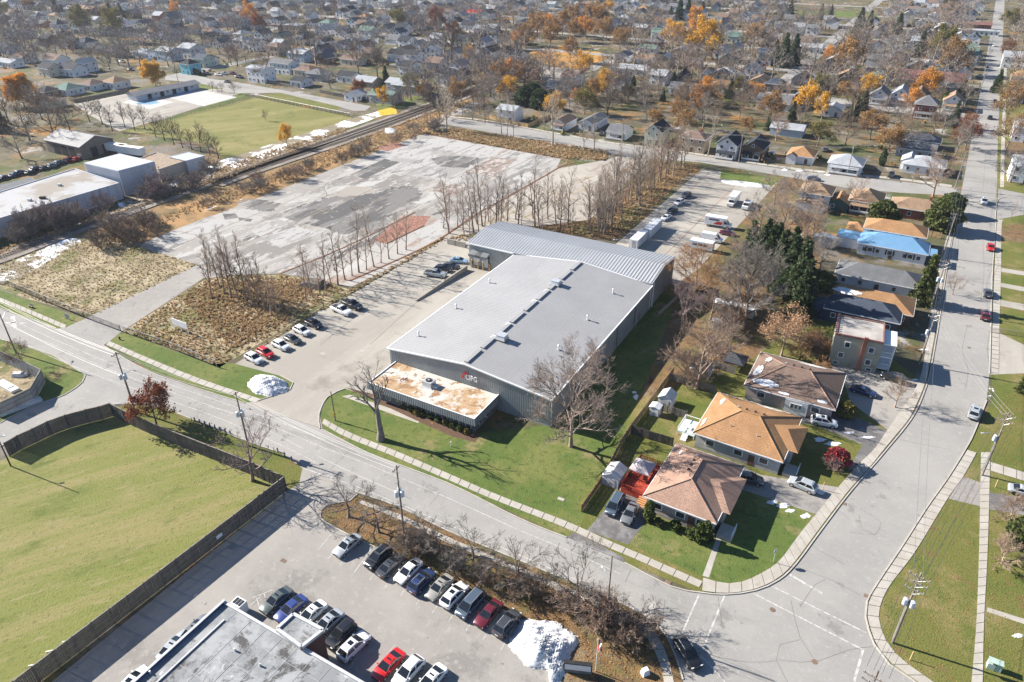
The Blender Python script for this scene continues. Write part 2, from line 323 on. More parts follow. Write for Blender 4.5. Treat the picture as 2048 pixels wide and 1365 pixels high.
sheet('yellow_leaf_carpet', [(755, 222), (790, 214), (795, 228), (760, 232)], .012, ground_mat('yellow_leaves', C(.6, .36, .04), [(C(.45, .24, .03), .5, .45, .65, 5, 1)]))
sheet('leafy_park', [(1060, 105), (1120, 92), (1200, 105), (1230, 130), (1140, 140), (1080, 125)], .008, ground_mat('orange_leaf_ground', C(.45, .22, .045), [(C(.3, .17, .06), .1, .42, .62, 6, 1), (GREEN2, .08, .55, .7, 5, 1)]))
sheet('railway_scrub', [(-100, 540), (180, 450), (420, 375), (860, 205), (960, 165), (985, 172), (870, 250), (860, 265), (280, 488), (180, 500), (0, 560)], .006, ground_mat('scrub_ground', C(.2, .135, .07), [(C(.33, .2, .09), .06, .45, .62, 6, 1), (C(.12, .1, .05), .1, .5, .68, 6, 1), (SNOW, .12, .64, .68, 8, (.3, R(60)))], .8, 3))
sheet('snowy_verge', [(446, 320), (700, 238), (760, 222), (770, 230), (480, 335), (300, 400), (240, 420), (235, 405), (380, 350)], .010, ground_mat('snowy_scrub', C(.2, .17, .12), [(SNOW, .12, .48, .56, 8, 1), (C(.22, .2, .08), .3, .55, .66, 6, 1)], .5, 2))
sheet('snowy_verge', [(-60, 540), (0, 535), (130, 478), (175, 476), (60, 545), (0, 575), (-60, 580)], .012, bpy.data.materials['snowy_scrub'])
sheet('street_edge_scrub', [(845, 267), (905, 258), (1022, 274), (1213, 300), (1213, 322), (1122, 318)], .010, M_WEED)
sheet('tree_line_scrub', [(470, 728), (700, 580), (880, 478), (960, 470), (935, 482), (890, 478), (560, 668)], .010, M_WEED)
sheet('tree_line_scrub', [(930, 470), (1180, 440), (1290, 340), (1310, 318), (1400, 328), (1235, 480)], .010, M_MULCH)
sheet('yard_scrub', [(1340, 640), (1350, 560), (1480, 440), (1580, 350), (1640, 380), (1640, 620), (1500, 720), (1280, 800)], .007, M_MULCH)
# ---- hard surfaces
RUP = [(-200, 548), (0, 618), (60, 640), (113, 659), (205, 691), (294, 742), (393, 777), (489, 807), (649, 860), (737, 906), (897, 967), (1037, 1036), (1133, 1075), (1249, 1126), (1343, 1174), (1402, 1186), (1451, 1190), (1510, 1182), (1557, 1161), (1592, 1128), (1642, 1061), (1700, 985), (1768, 906), (1826, 833), (1854, 768), (1864, 724), (1880, 631), (1891, 553), (1908, 460), (1944, 273), (1975, 102), (1984, 50), (1993, -10)]
RRT = [(2010, -10), (2007, 50), (2004, 102), (1996, 273), (1992, 444), (1985, 542), (1982, 645), (1979, 748), (1973, 802), (1949, 864), (1931, 899), (1895, 957), (1854, 1015), (1806, 1090), (1758, 1162), (1734, 1203), (1731, 1234), (1748, 1289), (1779, 1330), (1826, 1362), (1900, 1420)]
RLO = [(1372, 1420), (1366, 1360), (1352, 1315), (1335, 1275), (1300, 1237), (1232, 1203), (1112, 1152), (986, 1100), (897, 1063), (791, 1012), (716, 986), (660, 960), (605, 937), (561, 906), (489, 881), (328, 818), (267, 809), (219, 811), (137, 833), (0, 894), (-200, 1000), (-200, 955), (0, 847), (60, 815), (130, 790), (165, 765), (171, 751), (102, 710), (0, 679), (-200, 612)]
sheet('road', RUP + RRT + [(1900, 1560), (1372, 1560)] + RLO, .016, M_ASPH)
sheet('parking_lot', [(605, 937), (660, 960), (716, 986), (720, 992), (700, 1000), (655, 1008), (640, 1022), (641, 1038), (723, 1082), (1044, 1240), (1160, 1300), (1112, 1352), (1112, 1480), (100, 1480), (60, 1400), (570, 985), (598, 968)], .012, M_LOT)
sheet('warehouse_yard', [(470, 728), (890, 478), (940, 474), (1035, 500), (1040, 540), (800, 745), (782, 745), (760, 800), (690, 778), (655, 795), (640, 830), (645, 858), (489, 807), (516, 802), (580, 780), (586, 766), (560, 752)], .012, M_PALE)
sheet('back_lot', [(1180, 560), (1230, 490), (1405, 338), (1440, 344), (1530, 360), (1550, 372), (1395, 540), (1350, 570)], .014, M_PALE)
sheet('lot_lawn', [(1442, 343), (1560, 356), (1545, 372), (1440, 358)], .018, M_LAWN)
sheet('driveway', [(110, 659), (133, 655), (172, 637), (243, 664), (218, 684), (205, 692)], .020, M_ASPH)
sheet('driveway', [(172, 637), (395, 530), (410, 555), (243, 664)], .014, M_LOT)
sheet('concrete_pad', [(285, 487), (845, 268), (1122, 318), (1113, 338), (862, 488), (800, 530), (700, 575), (640, 560), (560, 548), (470, 550), (410, 557), (395, 530), (240, 482)], .012, M_PAD)
sheet('asphalt_yard', [(1113, 338), (1213, 320), (1261, 306), (1300, 316), (1180, 440), (930, 472), (862, 490)], .010, ground_mat('cracked_yard', C(.31, .285, .255), [(C(.37, .345, .31), .05, .42, .62, 7, 1), (C(.24, .2, .16), .09, .53, .66, 7, (.3, R(60))), (DRY, .14, .61, .66, 7, (.2, R(60)))], .2, 6))
def stain(name, pts, z, m, jit=.5, seed=1):
    P = smoothline([tuple(G(*q)) for q in pts + [pts[0]]], .8, False)[:-1]; r_ = random.Random(seed); c = sum(P, Vector((0, 0))) / len(P); P = [q + Vector((r_.gauss(0, jit), r_.gauss(0, jit))) for q in P]; sheet(name, [tuple(q) for q in P], z, m, False)
def patch(pts, z, m, name='pad_patch'): sheet(name, pts, z, m)
patch([(726, 330), (850, 272), (1010, 298), (900, 358), (800, 352)], .0145, M_FLAKE); stain('pad_stain', [(556, 428), (600, 412), (655, 397), (740, 388), (815, 372), (842, 392), (800, 425), (704, 466), (640, 452), (592, 442)], .0165, M_STAIN, .7, 2); stain('pad_stain', [(470, 405), (510, 398), (560, 408), (540, 422), (490, 418)], .0165, M_STAIN, .5, 3); stain('pad_stain', [(860, 318), (905, 312), (960, 318), (925, 335), (880, 332)], .0165, M_STAIN, .6, 4)
patch([(445, 428), (472, 428), (477, 436), (450, 440)], .0170, M_STAIN); patch([(476, 435), (508, 439), (500, 444), (478, 441)], .0170, M_STAIN); patch([(928, 345), (983, 315), (1035, 319), (983, 358)], .0158, M_RUSTC); patch([(888, 364), (924, 345), (977, 351), (944, 371)], .0170, M_FLAKE); patch([(856, 381), (885, 368), (937, 371), (911, 391)], .0152, M_RUSTC); stain('pad_stain', [(859, 430), (892, 417), (894, 423), (866, 432)], .0170, M_STAIN, .2, 5)
patch([(500, 462), (560, 440), (640, 468), (560, 496)], .0150, M_FLAKE); patch([(300, 480), (420, 432), (470, 446), (340, 500)], .0155, M_FLAKE); patch([(960, 330), (1020, 300), (1110, 318), (1060, 338)], .0150, M_FLAKE); patch([(820, 470), (900, 430), (960, 405), (1000, 385), (1010, 395), (862, 486)], .0156, M_FLAKE); patch([(700, 350), (770, 318), (800, 325), (730, 358)], .0152, M_STAIN); patch([(640, 400), (700, 372), (760, 378), (690, 408)], .0147, M_PALE)
ribbon('pad_seam', [(565, 433), (610, 447), (660, 458), (699, 468)], .9, .0185, M_STAIN); ribbon('pad_seam', [(655, 370), (640, 395), (600, 410), (560, 425)], .5, .0187, M_FLAKE)
sheet('brick_patch', [(745, 482), (808, 431), (862, 433), (848, 452), (772, 488)], .016, M_BRICKRUBBLE)
sheet('brick_patch', [(750, 297), (790, 284), (812, 291), (776, 303)], .016, M_BRICKRUBBLE)
sheet('pool_car_park', [(148, 208), (275, 184), (300, 196), (380, 180), (440, 178), (480, 187), (335, 236), (238, 263), (175, 228)], .012, M_PALE)
sheet('pool_deck', [(338, 196), (400, 180), (474, 195), (407, 213)], .020, M_DECKW)
sheet('pool_deck', [(243, 205), (292, 192), (347, 205), (300, 219)], .020, M_DECKW)
sheet('splash_basin', [(268, 208), (302, 198), (320, 206), (300, 210)], .026, flat('pale_blue_pool', C(.19, .33, .44), .4, .1))
sheet('pool_basin', [(345, 188), (383, 181), (386, 186), (352, 194)], .026, flat('pale_blue_pool', C(.19, .33, .44)))
sheet('street', [(330, 152), (372, 144), (420, 158), (480, 166), (560, 180), (640, 194), (700, 205), (742, 213), (730, 222), (706, 222), (676, 213), (560, 186), (480, 187), (395, 166), (330, 160)], .014, M_ASPH)
sheet('street', [(871, 246), (1022, 273), (1121, 290), (1261, 314), (1399, 325), (1580, 355), (1690, 376), (1800, 386), (1912, 392), (1914, 378), (1792, 362), (1587, 342), (1380, 309), (1193, 284), (988, 246), (899, 236)], .014, M_ASPH)
sheet('street', [(871, 246), (899, 236), (940, 216), (962, 205), (948, 204), (905, 222), (850, 246)], .012, M_ASPH)
sheet('street', [(1050, 134), (1090, 132), (1150, 140), (1190, 132), (1200, 138), (1150, 152), (1090, 160), (1060, 148)], .014, M_PALE)
sheet('street', [(1470, 176), (1630, 190), (1700, 200), (1835, 215), (1930, 226), (1928, 240), (1830, 229), (1690, 213), (1630, 204), (1470, 190)], .014, M_ASPH)
sheet('driveway', [(1985, 660), (2100, 715), (2100, 745), (1979, 750)], .020, M_PALE)
sheet('driveway', [(1997, 378), (2100, 398), (2100, 420), (1993, 440)], .018, M_ASPH)
sheet('driveway', [(1173, 1062), (1240, 985), (1320, 985), (1318, 1010), (1256, 1090)], .022, M_DARKDRIVE)
sheet('driveway', [(1133, 1075), (1148, 1066), (1249, 1116), (1249, 1126)], .024, M_DARKDRIVE)
sheet('driveway', [(1488, 935), (1520, 950), (1676, 975), (1632, 1029), (1500, 985), (1470, 975)], .022, M_LOT)
sheet('driveway', [(1600, 845), (1640, 855), (1725, 890), (1690, 950), (1760, 890), (1775, 862), (1700, 830), (1610, 820)], .022, M_DARKDRIVE)
sheet('driveway', [(1660, 735), (1680, 722), (1850, 765), (1825, 815), (1775, 860), (1700, 805), (1690, 770)], .022, M_LOT)
sheet('driveway', [(1926, 953), (1962, 966), (1960, 1013), (1897, 998)], .020, M_LOT)
sheet('driveway', [(1978, 985), (2100, 1005), (2100, 1040), (1978, 1019)], .020, M_DARKDRIVE)
sheet('garden_path', [(1405, 1152), (1436, 1068), (1446, 1068), (1418, 1156)], .028, M_CONC)
sheet('garden_path', [(1974, 1215), (2100, 1255), (2100, 1266), (1974, 1224)], .020, M_CONC)
sheet('office_path', [(684, 793), (700, 790), (842, 838), (836, 847)], .018, M_CONC)
sheet('flower_bed', [(690, 775), (760, 792), (960, 870), (950, 885), (905, 874), (840, 845)], .020, ground_mat('bark_bed', C(.11, .07, .05), [(LEAF, .6, .56, .66, 5, 1)], .8, 5))
sheet('island_bed', [(641, 1036), (642, 1022), (655, 1010), (700, 1002), (716, 990), (791, 1014), (897, 1065), (986, 1102), (1112, 1154), (1232, 1205), (1300, 1239), (1335, 1277), (1352, 1317), (1364, 1362), (1364, 1480), (1105, 1480), (1118, 1350), (1154, 1286), (1044, 1238), (723, 1080)], .018, M_MULCH)
sheet('forecourt_grass', [(1480, 1420), (1120, 1420), (1135, 1330), (1200, 1260), (1310, 1280), (1340, 1320)], .022, M_LAWNL) if False else None
sheet('leaf_carpet', [(2003, 452), (2100, 436), (2100, 492), (2001, 482)], .020, M_MULCH); sheet('leaf_carpet', [(2006, 285), (2100, 275), (2100, 330), (2004, 318)], .020, M_MULCH)
for q in ([(2001, 536), (2100, 552), (2100, 560), (2001, 544)], [(2000, 566), (2100, 584), (2100, 594), (2000, 574)], [(1999, 600), (2100, 618), (2100, 632), (1999, 612)], [(2005, 340), (2100, 352), (2100, 360), (2005, 347)]): sheet('driveway', q, .022, M_PALE)
# far streets that follow the town grid
sA, uA = us(G(1400, 318)); sB, uB = us(G(1690, 207))
STREETS_U = [uB + 75 * k for k in range(1, 8)]
STREETS_S = [us(G(1150, 150))[0] - 150 * k for k in range(0, 5)] + [us(G(1150, 150))[0] + 110]
for k, u in enumerate(STREETS_U):
    a, b = -1100, us(G(1960, 100))[0]
    sheet('street', [su(a, u - 4), su(b, u - 4), su(b, u + 4), su(a, u + 4)], .010, M_ASPH, False)
for s in STREETS_S:
    sheet('street', [su(s - 4, uB + 30), su(s + 4, uB + 30), su(s + 4, uB + 620), su(s - 4, uB + 620)], .013, M_ASPH, False)
sheet('street', [su(us(G(370, 148))[0] - 4, us(G(370, 148))[1]), su(us(G(370, 148))[0] + 4, us(G(370, 148))[1]), su(us(G(370, 148))[0] + 4, uB + 620), su(us(G(370, 148))[0] - 4, uB + 620)], .015, M_ASPH, False)
sheet('park_lawn', [(1590, 22), (1740, 24), (1760, 36), (1600, 34)], .018, M_LAWN)
# ---- kerbs
for pts in ([(205, 691), (294, 742), (393, 777), (489, 807)], [(649, 862), (737, 907), (897, 968), (1037, 1037), (1133, 1076)], [(1249, 1126), (1343, 1174), (1402, 1186), (1451, 1190), (1510, 1182), (1557, 1161), (1592, 1128), (1642, 1061), (1700, 985), (1768, 906), (1826, 833), (1854, 768), (1864, 724), (1880, 631), (1891, 553), (1908, 460), (1914, 400)],
            RRT[4:8], RRT[8:], RLO[1:12], [(-200, 546), (0, 617), (60, 639), (113, 658)], [(171, 751), (165, 765), (130, 790), (60, 815), (0, 847)], [(171, 751), (102, 710), (0, 679)], [(561, 906), (489, 881), (328, 818), (267, 809), (219, 811), (137, 833), (0, 894)],
            [(716, 988), (700, 1002), (655, 1010), (642, 1022), (641, 1037), (672, 1058), (723, 1082), (790, 1114), (900, 1168), (1044, 1240)], [(1154, 1286), (1122, 1345), (1118, 1400)], [(640, 858), (638, 830), (655, 795), (690, 778)], [(516, 802), (580, 780), (586, 766), (560, 752)], [(1990, 445), (1996, 400), (2014, 396)]):
    ribbon('kerb', pts, .18, 0, M_KERB, .13)
# ---- pavements, slab by slab
pavement('pavement', [(-60, 578), (0, 596), (133, 651)], [(-60, 586), (0, 604), (130, 659)], 2.2)
pavement('pavement', [(219, 683), (300, 718), (400, 758), (522, 799)], [(212, 690), (294, 726), (394, 767), (512, 806)], 2.2)
pavement('pavement', [(648, 838), (700, 866), (790, 902), (897, 948), (997, 991), (1134, 1044), (1220, 1083), (1277, 1107), (1356, 1142), (1406, 1164)], [(644, 847), (690, 874), (781, 911), (890, 958), (990, 1001), (1127, 1055), (1212, 1094), (1269, 1118), (1349, 1154), (1399, 1176)], 1.9)
pavement('pavement', [(1406, 1156), (1447, 1167), (1485, 1164), (1526, 1145), (1560, 1121), (1601, 1066), (1632, 1029), (1673, 979), (1720, 926), (1748, 899), (1775, 860), (1806, 816), (1837, 765), (1850, 707), (1861, 631), (1881, 522), (1902, 445)], [(1404, 1182), (1451, 1187), (1508, 1179), (1554, 1158), (1588, 1126), (1638, 1059), (1697, 982), (1735, 940), (1764, 904), (1792, 870), (1822, 831), (1850, 767), (1860, 723), (1876, 631), (1888, 553), (1898, 505), (1910, 444)], 1.8)
pavement('pavement', [(1935, 900), (1899, 957), (1858, 1015), (1810, 1090), (1762, 1162), (1738, 1203), (1735, 1234), (1752, 1287), (1783, 1327), (1830, 1360), (1880, 1395)], [(1953, 906), (1926, 954), (1895, 998), (1830, 1104), (1779, 1172), (1760, 1213), (1758, 1241), (1772, 1282), (1803, 1319), (1867, 1365), (1910, 1395)], 1.8)
pavement('pavement', [(1983, 745), (1985, 645), (1989, 542), (1993, 457), (1996, 440)], [(1997, 748), (1999, 645), (2002, 542), (2003, 457), (2006, 440)], 2.0)
pavement('pavement', [(2000, 375), (2003, 273), (2010, 102)], [(2008, 375), (2010, 273), (2015, 102)], 3.0)
pavement('pavement', [(1962, 905), (1961, 967), (1958, 1104), (1953, 1241), (1943, 1365), (1938, 1420)], [(1980, 905), (1979, 967), (1975, 1104), (1968, 1241), (1965, 1365), (1962, 1420)], 1.7)
pavement('pavement', [(1981, 925), (2060, 949)], [(1981, 942), (2060, 966)], 1.7)
pavement('pavement', [(720, 1000), (800, 1030), (897, 1075), (986, 1113), (1112, 1166), (1232, 1217), (1292, 1247), (1322, 1285), (1340, 1330), (1350, 1380)], [(716, 1006), (795, 1038), (890, 1084), (980, 1122), (1105, 1177), (1222, 1228), (1275, 1255), (1303, 1290), (1322, 1335), (1330, 1380)], 1.8)
pavement('pavement', [(899, 233), (988, 243), (1193, 280), (1380, 305), (1587, 336), (1792, 356), (1905, 371)], [(898, 235), (987, 245), (1192, 283), (1379, 308), (1586, 340), (1791, 360), (1904, 376)], 4)
# ---- painted lines and tar seams
LN = lambda pts, wd=.10, z=.022, m=None: ribbon('road_marking', pts, wd, z, m or M_LINE)
LN([(-200, 563), (0, 632), (110, 680), (245, 736), (400, 790), (560, 845), (650, 880)]); LN([(0, 646), (90, 683), (220, 740), (420, 812), (560, 860), (640, 893), (737, 930), (897, 997), (1037, 1060), (1133, 1100), (1240, 1148)])
LN([(50, 688), (130, 726), (240, 768), (420, 830), (560, 890), (640, 930)]); LN([(0, 645), (55, 647)], .3); LN([(25, 633), (29, 656)], .9)
LN([(605, 937), (716, 975), (897, 1050), (1037, 1110), (1200, 1180)], .11)
LN([(1398, 1190), (1362, 1272)], .2); LN([(1449, 1192), (1405, 1300)], .2)
LN([(1506, 1187), (1726, 1300)], .18); LN([(1546, 1174), (1732, 1266)], .18); LN([(1580, 1150), (1645, 1188)], .35); LN([(1311, 1205), (1293, 1236)], .75); LN([(1726, 1300), (1708, 1365)], .3)
LN([(1370, 1290), (1402, 1312), (1450, 1365)], .12)
for a, b in (((672, 1058), (638, 1098)), ((640, 1045), (620, 1066)), ((745, 1095), (708, 1146)), ((775, 1108), (740, 1160)), ((806, 1124), (770, 1176)), ((838, 1140), (801, 1192)), ((870, 1155), (832, 1210)), ((902, 1172), (865, 1226)), ((934, 1188), (897, 1244)), ((968, 1205), (932, 1262)), ((1002, 1222), (966, 1280)), ((1036, 1240), (1002, 1300)), ((723, 1080), (680, 1130)), ((695, 1070), (655, 1120)),
             ((742, 1270), (700, 1336)), ((790, 1290), (736, 1360)), ((700, 1250), (662, 1310)), ((838, 1312), (790, 1380)), ((545, 1190), (520, 1225)), ((522, 1192), (500, 1212)), ((505, 1196), (545, 1180)), ((512, 1193), (522, 1225)), ((528, 1187), (536, 1215))):
    LN([a, b], .1, .018)
for a, b in (((120, 1362), (140, 1310)),): pass
CR = lambda pts, wd=.065: ribbon('tar_seam', pts, wd, .023, M_SEAL)
for pts in ([(1582, 1202), (1590, 1240), (1600, 1275), (1625, 1315)], [(1600, 1280), (1560, 1290), (1552, 1320), (1600, 1325), (1640, 1322)], [(1640, 1322), (1700, 1300), (1745, 1294)], [(1552, 1320), (1575, 1365)], [(1718, 1030), (1725, 1060), (1750, 1070)], [(1750, 1070), (1762, 1045), (1720, 1018)], [(1750, 1070), (1700, 1066)], [(1436, 1195), (1446, 1260)], [(1600, 1215), (1630, 1170), (1650, 1160)], [(1595, 1135), (1660, 1160), (1720, 1190)], [(1350, 1270), (1420, 1310), (1500, 1325), (1552, 1322)],
            [(1935, 650), (1925, 700), (1936, 740), (1930, 780)], [(1620, 1090), (1690, 1130)], [(820, 925), (850, 945)], [(880, 985), (860, 1010)], [(1010, 1060), (985, 1090)], [(1120, 1085), (1100, 1130)], [(700, 900), (660, 940)], [(1965, 470), (1968, 540), (1962, 600)], [(1972, 300), (1966, 380)], [(1920, 452), (1912, 540)], [(1262, 1140), (1250, 1165)]):
    CR(pts)
for pts in ([(1640, 990), (1700, 1040)], [(1800, 880), (1900, 900)], [(1330, 1200), (1325, 1240)]): CR(pts, .06)
# seams of the concrete pad and yard
rg = random.Random(5); JM = flat('pad_joint', C(.19, .165, .14), .9)
for t, f0, f1 in ((.1, 0, 1), (.3, .1, .6), (.36, .55, 1), (.52, 0, .45), (.58, .4, 1), (.74, 0, .8), (.86, .3, 1)):
    a = Vector((300 + 560 * t, 484 - 210 * t)); b = Vector((640 + 470 * t, 556 - 220 * t)); m_ = [tuple(a.lerp(b, f0 + (f1 - f0) * q / 5) + Vector((rg.uniform(-1.2, 1.2), rg.uniform(-.7, .7)))) for q in range(6)]; ribbon('pad_seam', m_, rg.uniform(.12, .3), .018, JM)
for t, f0, f1 in ((.16, 0, .7), (.4, .1, 1), (.62, 0, .55), (.66, .5, 1), (.84, 0, 1)):
    a = Vector((285 + 355 * t, 487 + 70 * t)); b = Vector((845 + 275 * t, 268 + 50 * t)); m_ = [tuple(a.lerp(b, f0 + (f1 - f0) * q / 7) + Vector((rg.uniform(-1.5, 1.5), rg.uniform(-.8, .8)))) for q in range(8)]; ribbon('pad_seam', m_, rg.uniform(.2, .5), .019, JM)
for k in range(14):
    t, q = rg.random(), rg.random(); a = Vector((285 + 355 * q + 560 * t, 487 + 68 * q - 219 * t)); ribbon('weedy_crack', [tuple(a + Vector((20 * n_ * rg.uniform(.5, 1.2) * (1 if k % 2 else .8), -8 * n_ * rg.uniform(.4, 1.3) if k % 2 else 3.2 * n_ * rg.uniform(.3, 1.6)))) for n_ in range(4)], rg.uniform(.1, .3), .0205, M_WEED if k % 3 else M_SEAL)
ribbon('pad_edge', [(700, 562), (862, 488), (960, 425), (1113, 338), (1122, 318), (845, 268)], .5, .012, flat('rusty_edge', C(.2, .1, .06), .9), .12)
ribbon('pad_edge', [(772, 488), (848, 452)], .4, .012, MATS['rusty_edge'], .15); ribbon('pad_edge', [(560, 548), (700, 490), (830, 425)], .4, .012, MATS['rusty_edge'], .1)
for pts in ([(980, 450), (1090, 390), (1230, 330)], [(1040, 440), (1150, 385), (1250, 335)], [(900, 480), (1010, 455)], [(1130, 345), (1160, 360), (1180, 400)], [(1000, 410), (1060, 440)], [(1070, 370), (1200, 420)]): ribbon('weedy_crack', pts, .35, .016, M_WEED)
rg = random.Random(15)
for k in range(26):
    t, q = rg.random(), rg.random(); a = Vector((900 + 330 * t + 30 * q, 484 - 150 * t - 18 * q)); ribbon('weedy_crack', [tuple(a + (Vector((14 * n_, -6.5 * n_)) if k % 2 else Vector((10 * n_, 2.2 * n_))) + Vector((rg.uniform(-2.5, 2.5), rg.uniform(-1.5, 1.5)))) for n_ in range(4)], rg.uniform(.12, .4), .0165, M_WEED if k % 3 else M_SEAL)
# back lot seams
for pts in ([(1300, 540), (1480, 362)], [(1250, 500), (1420, 345)]): ribbon('lot_seam', pts, .25, .019, flat('rust_seam', C(.26, .15, .11), .9))
# yard seams at the warehouse
for pts in ([(740, 690), (905, 540)], [(640, 690), (830, 540)], [(820, 740), (690, 800)]): ribbon('lot_seam', pts, .14, .018, M_SEAL)
# manholes and drains, flush with the road
def manhole(px, py, name='manhole_cover', r=.38, sq=False, lab='round iron manhole cover in the road'):
    p = G(px, py); b = MB()
    if sq: b.box((0, 0, .03), (.9, .6, .03))
    else: b.prism([(r * math.cos(i * math.pi / 8), r * math.sin(i * math.pi / 8)) for i in range(16)], .015, .04)
    for k in range(4): b.box((0, -.2 + .13 * k, .045), (.5, .05, .012))
    o = b.build(name, flat('rusty_iron', C(.17, .12, .09), .8, .3), None, (p.x, p.y, 0), GRID); pend(o, lab, 'manhole' if not sq else 'drain', None)
manhole(1545, 1220, lab='round iron manhole cover in the intersection'); manhole(1629, 1324, lab='round iron manhole cover beside the crack web'); manhole(1938, 696, lab='small round cover in the street')
for x, y, l in ((1735, 1193, 'by the right kerb of the intersection'), (1687, 1008, 'by the left kerb of the bend'), (1336, 1165, 'beside the corner kerb'), (567, 1122, 'in the parking lot near the fence')): manhole(x, y, 'storm_drain', sq=True, lab='rusty storm drain ' + l)
# ---- railway
def railway(pts):
    base = ribbon('railway', pts, 7.5, .01, M_BALLAST, .25, step=6)
    P = smoothline(pts, .75); tie = MB(); rails = [[], []]
    for i, p in enumerate(P):
        t = (P[min(i + 1, len(P) - 1)] - P[max(i - 1, 0)]).normalized(); a = math.atan2(t.y, t.x)
        tie.box((p.x, p.y, .32), (.24, 2.6, .12), a)
        if i % 8 == 0 or i == len(P) - 1:
            for k, sg in enumerate((-1, 1)): rails[k].append((p.x - t.y * .76 * sg, p.y + t.x * .76 * sg, .45))
    o = tie.build('sleeper', flat('sleeper_wood', C(.10, .08, .065), .9, .3), base); o['kind'] = 'stuff'
    for r in rails: MB().tube(r, .07, 4).build('rail', flat('rusty_rail', C(.2, .14, .11), .5, .2, metal=.4), base)
railway([(-150, 566), (0, 518), (137, 466), (342, 393), (520, 330), (690, 271), (858, 212), (946, 178), (985, 162)])
railway([(430, 371), (540, 332), (700, 279), (862, 220), (948, 186), (988, 168)])
# ================================================================== the grey warehouse
def frame3(pa, pb, pd, z):
    """rectangle from three roof corners seen at height z: a = front left, b = front right, d = back left"""
    a, b, d = G(*pa, z), G(*pb, z), G(*pd, z); x = (b - a); L = x.length; x.normalize(); y = Vector((-x.y, x.x))
    return a, math.atan2(x.y, x.x), L, (d - a).dot(y)
def loc2(a, ang, p):
    d = p - a; return (d.x * math.cos(ang) + d.y * math.sin(ang), -d.x * math.sin(ang) + d.y * math.cos(ang))
def text_mesh(s, size, depth, m):
    c = bpy.data.curves.new('lettering', 'FONT'); c.body = s; c.size = size; c.extrude = depth; c.align_x = 'LEFT'; c.offset = size * .012
    o = bpy.data.objects.new('lettering', c); col.objects.link(o); dg = bpy.context.evaluated_depsgraph_get()
    me = bpy.data.meshes.new_from_object(o.evaluated_get(dg)); bpy.data.objects.remove(o); me.materials.clear(); me.materials.append(m); return me
M_CLAD = flat('grey_wall_cladding', C(.30, .315, .315), .55, .1, .25, .3)
M_CLADD = flat('grey_fascia_cladding', C(.15, .165, .175), .6, .12, .3)
M_ROOFM = flat('pale_metal_roof', C(.315, .315, .32), .55, .05, .12, .35, .1)
M_ROOFB = flat('blue_grey_metal_roof', C(.33, .345, .365), .55, .07, .12, .35, .1)
EZ, RISE = 6.3, 1.9
WA, WANG, WW, WD = frame3((778.4, 696.4), (1101, 797.8), (1032, 509.4), EZ)
wh = empty('warehouse', WA, WANG, 'large grey metal warehouse with low pale gable roof and brown roofed office in front', 'warehouse')
b = MB(); b.add([(0, 0, 0), (WW, 0, 0), (WW, 0, EZ - .1), (WW / 2, 0, EZ + RISE - .1), (0, 0, EZ - .1), (0, WD, 0), (WW, WD, 0), (WW, WD, EZ - .1), (WW / 2, WD, EZ + RISE - .1), (0, WD, EZ - .1)],
                [(0, 1, 2, 3, 4), (9, 8, 7, 6, 5), (1, 6, 7, 2), (0, 4, 9, 5)])
b.build('wall', M_CLAD, wh)
rib = MB()                                      # vertical cladding ribs
n = int(WW / .46)
for i in range(1, n):
    x = WW * i / n; z = EZ - .12 + RISE * (1 - abs(x - WW / 2) / (WW / 2)); rib.bx(x - .07, x + .07, -.07, 0.0, .3, z - .12)
n = int(WD / .46)
for i in range(1, n): y = WD * i / n; rib.bx(WW, WW + .07, y - .07, y + .07, .3, EZ - .2)
n = int(WD / .92)
for i in range(1, n): y = WD * i / n; rib.bx(-.07, 0, y - .07, y + .07, .3, EZ - .2)
tag(rib.build('cladding_rib', M_CLAD, wh), kind='stuff')
MB().bx(-.05, WW + .05, -.09, .02, 0, .28).bx(WW - .02, WW + .09, 0, WD, 0, .28).build('base_strip', flat('concrete_plinth', C(.3, .29, .27), .9), wh)
def slab(b, x0, z0, x1, z1, y0, y1, t=.14):
    b.add([(x0, y0, z0), (x1, y0, z1), (x1, y1, z1), (x0, y1, z0), (x0, y0, z0 - t), (x1, y0, z1 - t), (x1, y1, z1 - t), (x0, y1, z0 - t)],
          [(0, 1, 2, 3), (7, 6, 5, 4), (0, 4, 5, 1), (1, 5, 6, 2), (2, 6, 7, 3), (3, 7, 4, 0)])
b = MB(); slab(b, -.35, EZ - .02, WW / 2, EZ + RISE, -.3, WD); b.build('roof', M_ROOFM, wh)
b = MB(); slab(b, WW / 2 + .001, EZ + RISE, WW + .35, EZ - .02, -.3, WD); b.build('roof', M_ROOFM, wh)
b = MB(); n = int(WD / .62)
for i in range(1, n):
    y = WD * i / n
    for x0, x1, z0, z1 in ((-.35, WW / 2, EZ - .02, EZ + RISE), (WW + .35, WW / 2, EZ - .02, EZ + RISE)):
        b.add([(x0, y - .03, z0), (x0, y + .03, z0), (x1, y + .03, z1), (x1, y - .03, z1), (x0, y - .03, z0 + .035), (x0, y + .03, z0 + .035), (x1, y + .03, z1 + .035), (x1, y - .03, z1 + .035)], [(4, 5, 6, 7), (0, 3, 7, 4), (1, 5, 6, 2), (0, 4, 5, 1)])
tag(b.build('roof_seam', M_ROOFM, wh), kind='stuff')
for q in (WW * .25, WW * .75):                  # lap line half way down each slope
    zz = EZ + RISE * .5; s = 1 if q < WW / 2 else -1
    MB().bx(q - .12, q + .12, -.3, WD, zz - .02, zz + .012).build('lap_strip', M_ROOFM, wh)
MB().bx(-.55, -.3, -.3, WD, EZ - .26, EZ + .02).build('gutter', M_TRIM, wh); MB().bx(WW + .3, WW + .52, -.3, WD, EZ - .26, EZ + .02).build('gutter', M_TRIM, wh)
